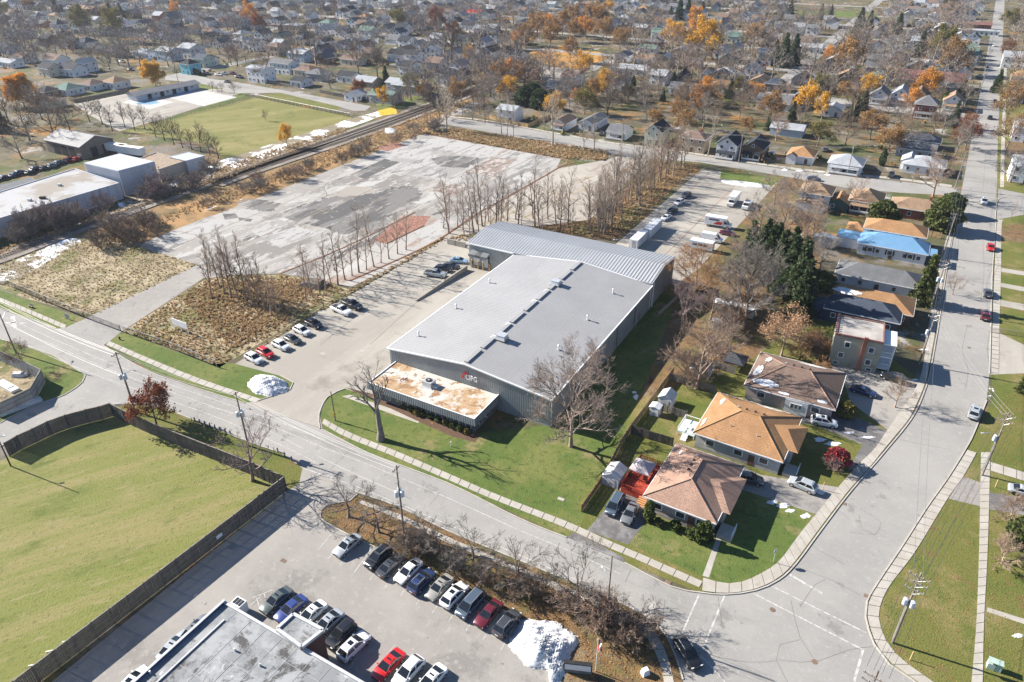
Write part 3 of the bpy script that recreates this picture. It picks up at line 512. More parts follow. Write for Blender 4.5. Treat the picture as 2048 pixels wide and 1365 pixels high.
for s in (0, 1):
    x0, x1 = (-.4, WW / 2) if s == 0 else (WW + .4, WW / 2)
    for y in (-.36, WD - .1): b = MB(); b.add([(x0, y, EZ - .22), (x1, y, EZ + RISE - .2), (x1, y, EZ + RISE + .07), (x0, y, EZ + .05), (x0, y + .22, EZ - .22), (x1, y + .22, EZ + RISE - .2), (x1, y + .22, EZ + RISE + .07), (x0, y + .22, EZ + .05)], [(0, 1, 2, 3), (3, 2, 6, 7), (7, 6, 5, 4), (0, 4, 5, 1)]); b.build('rake_trim', M_TRIM, wh)
nv = 9
for i in range(nv):
    y0 = WD * (i + .06) / nv; MB().bx(WW / 2 - .42, WW / 2 + .42, y0, y0 + WD / nv * .86, EZ + RISE - .05, EZ + RISE + .26).build('ridge_vent', M_ROOFM, wh)
    if i in (1, 2, 4, 5): MB().bx(WW / 2 - .62, WW / 2 + .3, y0 + 4.2, y0 + 5.2, EZ + RISE - .1, EZ + RISE + .2).build('vent_end', M_TRIM, wh)
for px, py in ((1004, 678), (1112, 569)):       # roof units on the ridge
    x, y = loc2(WA, WANG, G(px, py, EZ + RISE)); u = MB().box((x, y, EZ + RISE + .6), (1.9, 1.6, .8)).build('roof_unit', M_TRIM, wh)
    MB().box((x, y, EZ + RISE + 1.03), (2.0, 1.7, .06)).build('lid', M_STEEL, u)
    for k in range(4): MB().box((x + .96, y - .6 + .4 * k, EZ + RISE + .6), (.05, .26, .5)).build('louvre', M_STEEL, u)
    MB().box((x, y, EZ + RISE + .12), (2.2, 2.0, .16)).build('curb', M_ROOFM, u)
for px, py in ((837, 668), (912, 613), (979, 562), (1117, 698), (1175, 638), (1226, 585)):
    f = .5; x, y = loc2(WA, WANG, G(px, py, EZ + .9)); zz = EZ + RISE * (1 - abs(x - WW / 2) / (WW / 2))
    v = MB().tube([(x, y, zz), (x, y, zz + 1.0)], .15, 8).build('vent_pipe', M_TRIM, wh); MB().tube([(x, y, zz + 1.0), (x, y, zz + 1.08), (x, y, zz + 1.25)], [.26, .26, .05], 8).build('cowl', M_TRIM, v); MB().box((x, y, zz + .04), (.6, .6, .14)).build('flashing', M_ROOFM, v)
for f in (.0, .2, .4, .6, .8, .99): MB().bx(WW + .1, WW + .24, WD * f + .1, WD * f + .24, .1, EZ - .2).build('downpipe', M_TRIM if f in (.0, .99) else M_CLADD, wh)
for y in (WD * .42, WD * .86): d = MB().bx(WW + .02, WW + .12, y, y + 1.0, .05, 2.15).build('door', M_CLADD, wh); MB().box((WW + .15, y + .85, 1.05), (.06, .06, .14)).build('handle', M_STEEL, d)
# sign on the front wall
sx = loc2(WA, WANG, G(921, 747, 6.2))[0]; M_RED = flat('red_sign', C(.62, .03, .03), .5)
sg = empty('wall_sign', (0, 0), 0); sg.parent = wh; sg.location = (sx + .3, -.2, 4.95)
t = text_mesh('CIPG', 1.75, .06, M_WHITE); o = put('lettering', t, sg, (.55, -.08, 0), (R(90), 0, 0), (.78, 1, 1)); sg.scale = (.88, .88, .88)
b = MB()
for z0, w0 in ((0.62, 1.0),):
    b.add([(-.35, -.02, .55), (.55, -.02, 1.75), (1.45, -.02, .95), (1.2, -.02, .8), (.55, -.02, 1.38), (-.05, -.02, .55), (-.35, -.14, .55), (.55, -.14, 1.75), (1.45, -.14, .95), (1.2, -.14, .8), (.55, -.14, 1.38), (-.05, -.14, .55)],
          [(6, 7, 10, 11), (7, 8, 9, 10), (0, 6, 11, 5), (0, 1, 7, 6), (1, 2, 8, 7), (2, 3, 9, 8), (3, 4, 10, 9), (4, 5, 11, 10)])
b.bx(-.32, -.02, -.14, -.02, .0, .54); b.bx(1.0, 1.2, -.14, -.02, 1.28, 1.75)
b.build('house_emblem', M_RED, sg)
# front office wing
OZ = 3.55
pL, pF, pR, pB = [loc2(WA, WANG, G(*q, OZ)) for q in ((789.4, 725.4), (736, 766), (948, 840), (998, 791))]
ox0, ox1, oy0, oy1 = (pL[0] + pF[0]) / 2, (pR[0] + pB[0]) / 2, (pF[1] + pR[1]) / 2, -.1
MB().bx(ox0 + .5, ox1 - .5, oy0 + .5, oy1, 0, OZ - .3).build('office_wall', flat('dark_grey_wall', C(.115, .125, .135), .6), wh)
b = MB()                                         # sloping metal fascia round three sides
top = [(ox0, oy1), (ox0, oy0), (ox1, oy0), (ox1, oy1)]; bot = [(ox0 - .35, oy1), (ox0 - .35, oy0 - .35), (ox1 + .35, oy0 - .35), (ox1 + .35, oy1)]
for i in range(3):
    b.add([(*bot[i], OZ - 1.15), (*bot[i + 1], OZ - 1.15), (*top[i + 1], OZ + .12), (*top[i], OZ + .12)], [(0, 1, 2, 3)])
b.add([(*bot[0], OZ - 1.15), (*bot[1], OZ - 1.15), (*bot[2], OZ - 1.15), (*bot[3], OZ - 1.15)], [(3, 2, 1, 0)])
for i in range(3):
    q, r = Vector(bot[i]), Vector(bot[i + 1]); m_ = max(2, int((r - q).length / .5))
    for k in range(1, m_):
        f = k / m_; p0 = q.lerp(r, f); p1 = Vector(top[i]).lerp(Vector(top[i + 1]), f); d = (r - q).normalized() * .05; nn = Vector((d.y, -d.x)).normalized() * .05
        b.add([(*(p0 - d), OZ - 1.15), (*(p0 + d), OZ - 1.15), (*(p1 + d), OZ + .1), (*(p1 - d), OZ + .1), (*(p0 + nn), OZ - 1.13), (*(p1 + nn), OZ + .1)], [(0, 4, 5, 3), (4, 1, 2, 5)])
b.build('office_fascia', M_CLADD, wh)
bb = NB('office_roof_gravel'); v = bb.mapped((1, 1, 1), 0)
k = bb.mix(bb.step(bb.noise(.11, 8, .7), .46, .54), C(.36, .25, .145), C(.46, .44, .41)); k = bb.mix(bb.step(bb.noise(.45, 9, .75, dist=.6), .53, .57), k, C(.25, .15, .08)); k = bb.mix(bb.step(bb.noise(.3, 9, .75, dist=.4), .57, .61), k, C(.5, .485, .46)); k = bb.mix(bb.step(bb.noise(.22, 9, .75, dist=.3), .6, .63), k, C(.10, .06, .045)); bb.color(k); bb.bump(bb.noise(6, 3), .3, .04); M_OFFR = bb.done(.9)
MB().bx(ox0 + .18, ox1 - .18, oy0 + .18, oy1, OZ - .3, OZ - .02).build('office_roof', M_OFFR, wh)
MB().bx(ox0, ox1, oy0, oy0 + .18, OZ - .2, OZ + .16).bx(ox0, ox0 + .18, oy0 + .181, oy1, OZ - .2, OZ + .16).bx(ox1 - .18, ox1, oy0 + .181, oy1, OZ - .2, OZ + .16).build('office_parapet', M_TRIM, wh)
nw = 9
for i in range(nw):
    x = ox0 + 1.6 + (ox1 - ox0 - 3.2) * i / (nw - 1)
    if i == 4: d = MB().bx(x - .7, x + .7, oy0 + .42, oy0 + .5, .05, 2.2).build('door', M_GLASS, wh); MB().box((x, oy0 + .4, 1.1), (.06, .06, .5)).build('handle', M_STEEL, d); continue
    f = MB().bx(x - .55, x + .55, oy0 + .42, oy0 + .5, .7, 2.3).build('window', M_TRIM, wh); MB().bx(x - .48, x + .48, oy0 + .4, oy0 + .43, .77, 2.23).build('pane', M_GLASS, f)
for i in range(2):
    y = oy0 + 2.2 + i * 2.4; f = MB().bx(ox1 - .5, ox1 - .42, y, y + 1.0, .8, 2.2).build('window', M_TRIM, wh); MB().bx(ox1 - .43, ox1 - .4, y + .07, y + .93, .87, 2.13).build('pane', M_GLASS, f)
for i in range(3):
    y = oy0 + 1.6 + i * 2.0; f = MB().bx(ox0 + .42, ox0 + .5, y, y + 1.0, .8, 2.2).build('window', M_TRIM, wh); MB().bx(ox0 + .4, ox0 + .43, y + .07, y + .93, .87, 2.13).build('pane', M_GLASS, f)
x, y = loc2(WA, WANG, G(858, 766, OZ + .6)); u = MB().box((x, y, OZ + .62), (2.0, 1.7, 1.1)).build('air_conditioner', M_STEEL, wh)
MB().tube([(x, y, OZ + 1.17), (x, y, OZ + 1.3)], .6, 16).build('fan_shroud', M_DARK, u); MB().tube([(x, y, OZ + 1.2), (x, y, OZ + 1.34)], .2, 8).build('fan_hub', M_STEEL, u); MB().bx(x + 1.0, x + 2.0, y - .5, y + .5, OZ + .05, OZ + .5).build('duct', M_STEEL, u); MB().bx(x - 1.3, x + 1.3, y - 1.1, y + 1.1, OZ - .01, OZ + .08).build('curb', M_STEEL, u)
# ------------------------------------------------------------------ rear warehouse
RA, RANG, _, _ = frame3((938, 488), (1300, 569), (1004.7, 444), EZ)
x0 = loc2(WA, WANG, G(938, 488, EZ))[0]; x1 = WW; yb = WD + 13.5; yb = loc2(WA, WANG, G(1352.6, 518, EZ))[1]
rw = empty('rear_warehouse', WA, WANG, 'blue grey rear warehouse with ribbed low gable roof and dock doors', 'warehouse')
ya, ym, RR = WD + .01, (WD + yb) / 2, 1.3; zE = EZ + .25
b = MB(); b.add([(x0, ya, 0), (x1, ya, 0), (x1, yb, 0), (x0, yb, 0), (x0, ya, zE), (x1, ya, zE), (x1, yb, zE), (x0, yb, zE), (x1, ym, zE + RR), (x0, ym, zE + RR)], [(0, 1, 5, 4), (1, 2, 6, 8, 5), (2, 3, 7, 6), (3, 0, 4, 9, 7)]); b.build('wall', M_CLAD, rw)
b = MB()
for xx in np.arange(x0 + .5, -.3, .5): b.bx(xx - .06, xx + .06, ya - .07, ya, 3.2, zE - .15)
for yy in np.arange(ya + .5, yb, .5): b.bx(x1, x1 + .07, yy - .06, yy + .06, .3, zE - .15)
tag(b.build('cladding_rib', M_CLAD, rw), kind='stuff')
for q in ((ya - .25, ym, zE + .12, zE + RR + .14), (ym, yb + .3, zE + RR + .14, zE + .12)):
    b = MB(); b.add([(x0 - .3, q[0], q[2]), (x1 + .3, q[0], q[2]), (x1 + .3, q[1], q[3]), (x0 - .3, q[1], q[3])] + [(x0 - .3, q[0], q[2] - .14), (x1 + .3, q[0], q[2] - .14), (x1 + .3, q[1], q[3] - .14), (x0 - .3, q[1], q[3] - .14)], [(0, 1, 2, 3), (7, 6, 5, 4), (0, 4, 5, 1), (1, 5, 6, 2), (2, 6, 7, 3), (3, 7, 4, 0)]); b.build('roof', M_ROOFB, rw)
b = MB()
for xx in np.arange(x0, x1 + .2, .8):
    for q in ((ya - .25, ym, zE + .12, zE + RR + .14), (ym, yb + .3, zE + RR + .14, zE + .12)):
        b.add([(xx - .2, q[0], q[2]), (xx + .2, q[0], q[2]), (xx + .2, q[1], q[3]), (xx - .2, q[1], q[3]), (xx - .12, q[0], q[2] + .085), (xx + .12, q[0], q[2] + .085), (xx + .12, q[1], q[3] + .085), (xx - .12, q[1], q[3] + .085)], [(4, 5, 6, 7), (0, 3, 7, 4), (1, 5, 6, 2), (0, 4, 5, 1)])
tag(b.build('roof_rib', M_ROOFB, rw), kind='stuff')
MB().bx(x0 - .45, -.6, ya - .45, ya - .24, zE - .15, zE + .16).build('gutter', M_TRIM, rw)
MB().bx(x1 + .1, x1 + .4, ya + 1, ya + 1.3, .1, zE).build('downpipe', M_TRIM, rw)
for px in (958, 975):
    xx = loc2(WA, WANG, G(px, 520, 2.2))[0]; f = MB().bx(xx - 1.5, xx + 1.5, ya - .25, ya - .03, .6, 4.0).build('dock_door', M_DARK, rw); MB().bx(xx - 1.3, xx + 1.3, ya - .3, ya - .26, .8, 3.5).build('shutter', M_STEEL, f)
    c = MB(); c.add([(xx - 1.8, ya - .03, 5.0), (xx + 1.8, ya - .03, 5.0), (xx + 1.8, ya - 1.9, 4.45), (xx - 1.8, ya - 1.9, 4.45), (xx - 1.8, ya - .03, 4.7), (xx + 1.8, ya - .03, 4.7), (xx + 1.8, ya - 1.9, 3.8), (xx - 1.8, ya - 1.9, 3.8)], [(0, 3, 2, 1), (3, 7, 6, 2), (0, 4, 7, 3), (1, 2, 6, 5), (4, 5, 6, 7)]); c.build('dock_canopy', M_CLADD, rw)
    for q in (-1.75, 1.75): MB().bx(xx + q - .15, xx + q + .15, ya - .6, ya - .1, 0, 2.2).build('bumper_post', flat('ochre_post', C(.4, .28, .12), .8), rw)
# retaining wall of the truck dock, compound walls
pa, pb = G(832, 603), G(934, 540); d = (pb - pa); L = d.length
b = MB(); b.add([(0, -.2, 0), (L, -.2, 0), (L, .2, 0), (0, .2, 0), (0, -.2, .35), (L, -.2, 1.3), (L, .2, 1.3), (0, .2, .35)], [(0, 3, 2, 1), (4, 5, 6, 7), (0, 1, 5, 4), (1, 2, 6, 5), (2, 3, 7, 6), (3, 0, 4, 7)])
tag(b.build('retaining_wall', flat('dock_concrete', C(.3, .275, .24), .9), None, (pa.x, pa.y, 0), math.atan2(d.y, d.x)), 'sloping concrete retaining wall beside the loading dock ramp', 'wall')
for (q, w_), l in zip((((903, 490), 2.6), ((921, 494), 3.2)), ('left', 'right')):
    p = G(*q); b = MB().box((0, 0, .8), (w_, .4, 1.6)).box((-w_ / 2 + .2, 1, .8), (.4, 1.6, 1.6)); tag(b.build('concrete_block_wall', MATS['dock_concrete'], None, (p.x, p.y, .014), GRID), 'grey concrete block wall at the yard end, %s one' % l, 'wall', 'block walls at the yard end')
tag(MB().bx(0, 16, -.15, .15, 0, .7).build('garden_wall', MATS['dock_concrete'], None, (*(WA + Vector((math.cos(WANG), math.sin(WANG))) * (WW + 3) + Vector((-math.sin(WANG), math.cos(WANG))) * (WD - 2)), 0), WANG + R(84)), 'low grey retaining wall right of the rear warehouse', 'wall')
# ------------------------------------------------------------------ lower left showroom with the flat grey roof
DZ = 5.0
a = G(448, 1201, DZ); e1 = G(260, 1365, DZ) - a; e2 = G(560, 1266, DZ) - a
ang = math.atan2(e2.y, e2.x); X = lambda px, py, z=DZ: loc2(a, ang, G(px, py, z))
sh = empty('showroom', a, ang, 'flat grey roofed showroom with dark brick corner tower in the lower left', 'building')
Ld = 42.0; Ww = 30.0
M_BRD = brickm('dark_brick', C(.10, .055, .05), C(.15, .08, .07))
MB().bx(0, Ww, -Ld, 0, 0, DZ - .5).build('wall', flat('pale_wall', C(.45, .44, .42), .8), sh)
bb = NB('stained_membrane'); k = bb.mix(bb.step(bb.noise(.16, 8, .7), .45, .58), C(.185, .195, .205), C(.28, .29, .30)); k = bb.mix(bb.step(bb.noise(.12, 9, .75, dist=.5), .515, .575), k, C(.06, .058, .058)); k = bb.mix(bb.step(bb.noise(.6, 8, .75), .58, .63), k, C(.13, .13, .135)); k = bb.mix(bb.step(bb.noise(.3, 9, .75, dist=.8), .62, .66), k, C(.42, .43, .44)); bb.color(k); bb.bump(bb.noise(3, 4), .15, .04); M_MEMB = bb.done(.75, .3)
MB().bx(.35, Ww - .35, -Ld + .3, -.35, DZ - .5, DZ - .2).build('roof', M_MEMB, sh)
MB().bx(0, .35, -Ld, 0, DZ - .5, DZ + .25).bx(.35, Ww, -.35, 0, DZ - .5, DZ + .02).bx(Ww - .35, Ww, -Ld, -.36, DZ - .5, DZ + .02).build('parapet', flat('pale_parapet', C(.42, .43, .44), .6), sh)
MB().bx(-.04, .004, -Ld, -.05, DZ - 1.2, DZ + .2).bx(.36, .42, -Ld, -.4, DZ - .1, DZ + .22).build('blue_band', flat('dark_blue_band', C(.02, .045, .13), .4), sh)
MB().bx(2.2, 2.4, -Ld, -2.0, DZ - .16, DZ - .02).build('roof_pipe', flat('pale_parapet', C(.6, .62, .64)), sh)
for i in range(10): MB().bx(2.6 + i * 2.6, 2.66 + i * 2.6, -Ld + 1, -.5, DZ - .195, DZ - .17).build('membrane_seam', flat('membrane_seam', C(.3, .31, .32), .8), sh)
for i in range(12): MB().bx(.5, Ww - .5, -2.5 - i * 3.2, -2.45 - i * 3.2, DZ - .194, DZ - .172).build('membrane_seam', MATS['membrane_seam'], sh)
TZ = DZ + .55; tq = [Vector(X(*q, TZ)) for q in ((552, 1258), (603, 1295), (648, 1260), (586, 1227))]
def inset(P, k): c = sum(P, Vector((0, 0))) / 4; return [c + (p - c) * k for p in P]
MB().prism([tuple(p) for p in inset(tq, .95)], 0, TZ - .3).build('corner_tower', M_BRD, sh); MB().prism([tuple(p) for p in inset(tq, .9)], TZ - .3, TZ - .12).build('tower_roof', M_MEMB, sh)
for k in range(4):
    q, r = tq[k], tq[(k + 1) % 4]; m_ = (q + r) / 2; d = r - q; c_ = sum(tq, Vector((0, 0))) / 4; m_ = c_ + (m_ - c_) * .96; MB().box((m_.x, m_.y, TZ - .1), (d.length - .2, .4, .42), math.atan2(d.y, d.x)).build('tower_parapet', MATS['pale_parapet'], sh)
for q in ((300, 1345), (470, 1300), (520, 1330)):
    x, y = X(*q); MB().tube([(x, y, DZ - .2), (x, y, DZ + .25)], .12, 8).build('vent_pipe', M_STEEL, sh)
o = G(482, 1222, 0); b = empty('roof_vent_box', (o.x, o.y), ang); tag(b, 'white louvred box unit on the wall end of the showroom', 'vent unit')
MB().box((0, 0, .9), (1.7, 1.3, 1.8)).build('casing', M_TRIM, b)
for k in range(3): MB().box((-.5 + .5 * k, 0, 1.83), (.3, .95, .08)).build('louvre', M_DARK, b)
# ------------------------------------------------------------------ white industrial works by the railway
def flatbuilding(name, pts, z, wallm, roofm, label, cat='building', par=.35, rim=None):
    P = [G(*q, z) for q in pts]; c = sum(P, Vector((0, 0))) / len(P); L = [(p.x - c.x, p.y - c.y) for p in P]
    root = empty(name, c, 0, label, cat); MB().prism(L, 0, z - .12).build('wall', wallm, root)
    sh = [(x * .985, y * .985) for x, y in L]; MB().prism(sh, z - .11, z - .02).build('roof', roofm, root)
    if par:
        b = MB(); n = len(L)
        for i in range(n): q, r = Vector(L[i]), Vector(L[(i + 1) % n]); m_ = (q + r) / 2; d = r - q; b.box((m_.x * .993, m_.y * .993, z + par / 2 - .12), (d.length - .05, .25, par), math.atan2(d.y, d.x))
        b.build('parapet', rim or wallm, root)
    return root
M_WWALL = flat('white_block_wall', C(.46, .48, .53), .7, .1, .15)
bb = NB('patchy_flat_roof'); k = bb.mix(bb.step(bb.noise(.05, 6, .6), .45, .55), C(.235, .21, .185), C(.33, .335, .345)); k = bb.mix(bb.step(bb.noise(.14, 7, .7), .56, .68), k, C(.2, .185, .17)); bb.color(k); M_PATCH = bb.done(.85)
w1 = flatbuilding('factory', [(-160, 492), (0, 437.5), (239, 367), (150, 338), (0, 385), (-160, 436)], 5.2, M_WWALL, M_PATCH, 'long white factory wing with patchy flat roof by the tracks')
MB().box((8, 3, 5.5), (1.6, .9, .8)).build('roof_unit', M_DARK, w1)
for q in ((60, 402), (120, 372), (-40, 440), (30, 425)):
    g_ = G(*q, 5.2); MB().box((g_.x - w1.location.x, g_.y - w1.location.y, 5.5), (.9, .9, .7)).build('roof_vent', M_STEEL, w1)
e0, e1_ = G(0, 437.5, 5.2), G(239, 367, 5.2); d_ = e1_ - e0
for k in range(14):
    q = e0.lerp(e1_, (k + .5) / 14); n_ = Vector((d_.y, -d_.x)).normalized() * .04; MB().box((q.x + n_.x - w1.location.x, q.y + n_.y - w1.location.y, 2.6), (.35, .25, 5.0), math.atan2(d_.y, d_.x)).build('pilaster', M_WWALL, w1)
w2 = flatbuilding('factory', [(167, 326), (236, 342), (309, 323), (239, 307)], 8.5, M_WWALL, flat('white_metal_roof', C(.42, .45, .49), .5, .08), 'tall white metal clad factory block', par=0)
c = w2.location; p = G(302, 338, 6); q = loc2(Vector(c[:2]), 0, p); f = MB().box((q[0] - .3, q[1] + .3, 6.0), (.4, .4, 1.4), R(-30)).build('window', M_DARK, w2)
e0, e1_ = G(236, 342, 8.5), G(309, 323, 8.5); b = MB()
for k in range(1, 24): q = e0.lerp(e1_, k / 24); b.box((q.x - c[0], q.y - c[1], 4.2), (.12, .12, 8.2), R(60))
e0, e1_ = G(167, 326, 8.5), G(236, 342, 8.5)
for k in range(1, 18): q = e0.lerp(e1_, k / 18); b.box((q.x - c[0], q.y - c[1], 4.2), (.12, .12, 8.2), R(-30))
tag(b.build('cladding_rib', M_WWALL, w2), kind='stuff')
q = G(192, 347, 3.5); MB().box((q.x - c[0], q.y - c[1], 3.0), (3.4, 2.0, .9), GRID, .8).build('entrance_canopy', M_WHITE, w2)
flatbuilding('factory', [(270, 322), (318, 340), (372, 322), (312, 306)], 4.2, flat('tan_wall', C(.4, .36, .3), .8), flat('brown_flat_roof', C(.26, .2, .15), .9, .25), 'low factory annex with brown flat roof beside the tall white block')
flatbuilding('factory', [(338, 314), (375, 305), (409, 312), (372, 322)], 4.6, M_WWALL, flat('white_metal_roof', C(.66, .69, .73)), 'small white roofed factory annex by the field trees', par=.2)
flatbuilding('shed', [(-20, 372), (0, 402), (82, 368), (62, 354), (0, 370)], 3.6, M_WWALL, flat('dark_flat_roof', C(.1, .11, .12), .9), 'low dark roofed shed behind the long white factory', par=0)
# grey barn
def gable(b, w_, d_, h_, rise): return b.add([(-w_, -d_, 0), (w_, -d_, 0), (w_, d_, 0), (-w_, d_, 0), (-w_, -d_, h_), (w_, -d_, h_), (w_, d_, h_), (-w_, d_, h_), (0, -d_, h_ + rise), (0, d_, h_ + rise)], [(0, 1, 5, 8, 4), (1, 2, 6, 5), (2, 3, 7, 9, 6), (3, 0, 4, 7)])
p = G(165, 303, 0); bn = empty('barn', p, GRID + R(90), 'weathered grey brown barn behind the white trailers', 'barn')
gable(MB(), 7, 11, 5, 2.6).build('wall', flat('barn_boards', C(.17, .145, .125), .9, .2), bn)
for s in (-1, 1):
    b = MB(); b.add([(s * 7.4, -11.5, 4.85), (s * 7.4, 11.5, 4.85), (0, 11.5, 7.7), (0, -11.5, 7.7), (s * 7.4, -11.5, 4.7), (s * 7.4, 11.5, 4.7), (0, 11.5, 7.5), (0, -11.5, 7.5)], [(0, 1, 2, 3), (4, 7, 6, 5), (0, 4, 5, 1), (0, 3, 7, 4), (1, 5, 6, 2)]); b.build('roof', flat('barn_roof', C(.2, .205, .215), .7, .15), bn)
for y in (-7, -2, 3): MB().bx(-7.1, -6.98, y, y + 3.4, .1, 3.8).build('door', M_DARK, bn)
for x in (-3, 2): MB().bx(x, x + 2.6, -11.1, -10.98, .1, 3.6).build('door', M_DARK, bn)
# pool bath house
p = G(330, 189, 0); ph = empty('bath_house', p, math.atan2(G(385, 172).y - G(290, 191).y, G(385, 172).x - G(290, 191).x), 'long low pool bath house with grey roof and white block walls', 'building')
MB().box((0, 0, 1.6), (36, 8, 3.2)).build('wall', M_WWALL, ph)
b = MB(); b.add([(-19, -5, 3.0), (19, -5, 3.0), (19, 5, 3.0), (-19, 5, 3.0), (-19, 0, 4.3), (19, 0, 4.3)], [(0, 1, 5, 4), (2, 3, 4, 5), (0, 4, 3), (1, 2, 5), (3, 2, 1, 0)]); b.build('roof', shingle('roof_slate', C(.17, .18, .2)), ph)
for x in (-12, -5, 2, 9): MB().bx(x, x + 2.2, -4.08, -3.98, .1, 2.5).build('door', M_DARK, ph)
for x in (-8, -1.5, 5.5, 13): f = MB().bx(x, x + 1.6, -4.06, -3.98, 1.4, 2.4).build('window', M_TRIM, ph); MB().bx(x + .1, x + 1.5, -4.09, -4.05, 1.5, 2.3).build('pane', M_GLASS, ph)
# ================================================================== houses
WALLS = {'w': ('white', siding('siding_white', C(.68, .69, .71))), 'c': ('cream', siding('siding_cream', C(.58, .53, .42))), 'g': ('grey', siding('siding_grey', C(.33, .34, .36))), 'b': ('red brick', brickm('red_brick_wall', C(.24, .085, .06), C(.33, .15, .11))),
         't': ('tan brick', brickm('tan_brick_wall', C(.36, .28, .2), C(.44, .35, .26))), 'B': ('pale blue', siding('siding_blue', C(.42, .52, .64))), 'd': ('dark brown', siding('siding_brown', C(.12, .085, .065))), 'G': ('dark green', siding('siding_green', C(.05, .11, .10))),
         'T': ('bright teal', siding('siding_teal', C(.16, .5, .6))), 'p': ('pale green', siding('siding_palegreen', C(.5, .56, .47))), 'n': ('dark blue', siding('siding_navy', C(.035, .055, .11))), 'm': ('mauve brick', brickm('mauve_brick_wall', C(.34, .27, .25), C(.42, .35, .33))), 's': ('grey stone', brickm('grey_brick_wall', C(.38, .38, .38), C(.47, .47, .47)))}
ROOFS = {'k': ('black', shingle('shingle_black', C(.035, .04, .05))), 'g': ('grey', shingle('shingle_grey', C(.15, .155, .165))), 'l': ('light grey', shingle('shingle_lightgrey', C(.34, .36, .39))), 't': ('tan', shingle('shingle_tan', C(.28, .195, .13))),
         'o': ('orange brown', shingle('shingle_orange', C(.34, .195, .10))), 'b': ('brown', shingle('shingle_brown', C(.19, .135, .11))), 'G': ('green', shingle('shingle_green', C(.13, .2, .18))), 'r': ('red', shingle('shingle_red', C(.5, .06, .05))), 'm': ('maroon', shingle('shingle_maroon', C(.20, .10, .09))),
         'B': ('blue', flat('blue_metal_roof', C(.135, .27, .43), .5, .12, .6, fine=.12)), 'n': ('dark slate blue', shingle('shingle_slateblue', C(.07, .085, .115))), 'p': ('pinkish brown', shingle('shingle_pink', C(.33, .215, .165)))}
M_BRICKCH = brickm('chimney_brick', C(.26, .1, .07), C(.33, .17, .12)); M_DOOR = flat('house_door', C(.1, .06, .05), .5)
UNIT = MB().box((0, 0, 0), (1, 1, 1)).mesh('unit_box', M_TRIM); UNITG = MB().box((0, 0, 0), (1, 1, 1)).mesh('unit_pane', M_GLASS); UNITD = MB().box((0, 0, 0), (1, 1, 1)).mesh('unit_door', M_DOOR)
def wnd(parent, x, y, z, face, w=.95, h=1.3, pane=True):
    nx, ny = {'f': (0, -1), 'b': (0, 1), 'l': (-1, 0), 'r': (1, 0)}[face]; sx, sy = (w, .1) if nx == 0 else (.1, w)
    if pane:
        f = put('window', UNIT, parent, (x + nx * .03, y + ny * .03, z), (0, 0, 0), (sx, sy, h))
        put('pane', UNITG, f, (nx * .14, ny * .14, 0), (0, 0, 0), (.78, .9, .80) if nx == 0 else (.9, .78, .80))
    else: put('window', UNITG, parent, (x + nx * .02, y + ny * .02, z), (0, 0, 0), (sx, sy, h))
def roofmesh(b, x0, x1, y0, y1, h, rise, kind, axis, ov=.4, t=.16, hipin=1.0):
    x0 -= ov; x1 += ov; y0 -= ov; y1 += ov; cx, cy = (x0 + x1) / 2, (y0 + y1) / 2
    if kind == 'h':
        if axis == 's': L = max(0.05, (x1 - x0) / 2 - (y1 - y0) / 2 * hipin); r = [(cx - L, cy), (cx + L, cy)]
        else: L = max(0.05, (y1 - y0) / 2 - (x1 - x0) / 2 * hipin); r = [(cx, cy - L), (cx, cy + L)]
    else: r = [(x0, cy), (x1, cy)] if axis == 's' else [(cx, y0), (cx, y1)]
    vs = [(x0, y0, h), (x1, y0, h), (x1, y1, h), (x0, y1, h), (*r[0], h + rise), (*r[1], h + rise)]; vs += [(a, b_, c - t) for a, b_, c in vs]
    if axis == 's': tp = [(0, 1, 5, 4), (2, 3, 4, 5)]; en = [(3, 0, 4), (1, 2, 5)]
    else: tp = [(1, 2, 5, 4), (3, 0, 4, 5)]; en = [(0, 1, 4), (2, 3, 5)]
    if kind == 'h': fs = tp + en + [(9, 8, 7, 6)]
    else:
        fs = tp + [tuple(6 + i for i in f[::-1]) for f in tp]
        for f in en: i, j, k = f; fs += [(i, i + 6, k + 6, k), (j, k, k + 6, j + 6)]
    ed = [(0, 1), (1, 2), (2, 3), (3, 0)] if kind == 'h' else ([(0, 1), (2, 3)] if axis == 's' else [(1, 2), (3, 0)])
    for i, j in ed: fs.append((i, i + 6, j + 6, j))
    b.add(vs, fs)
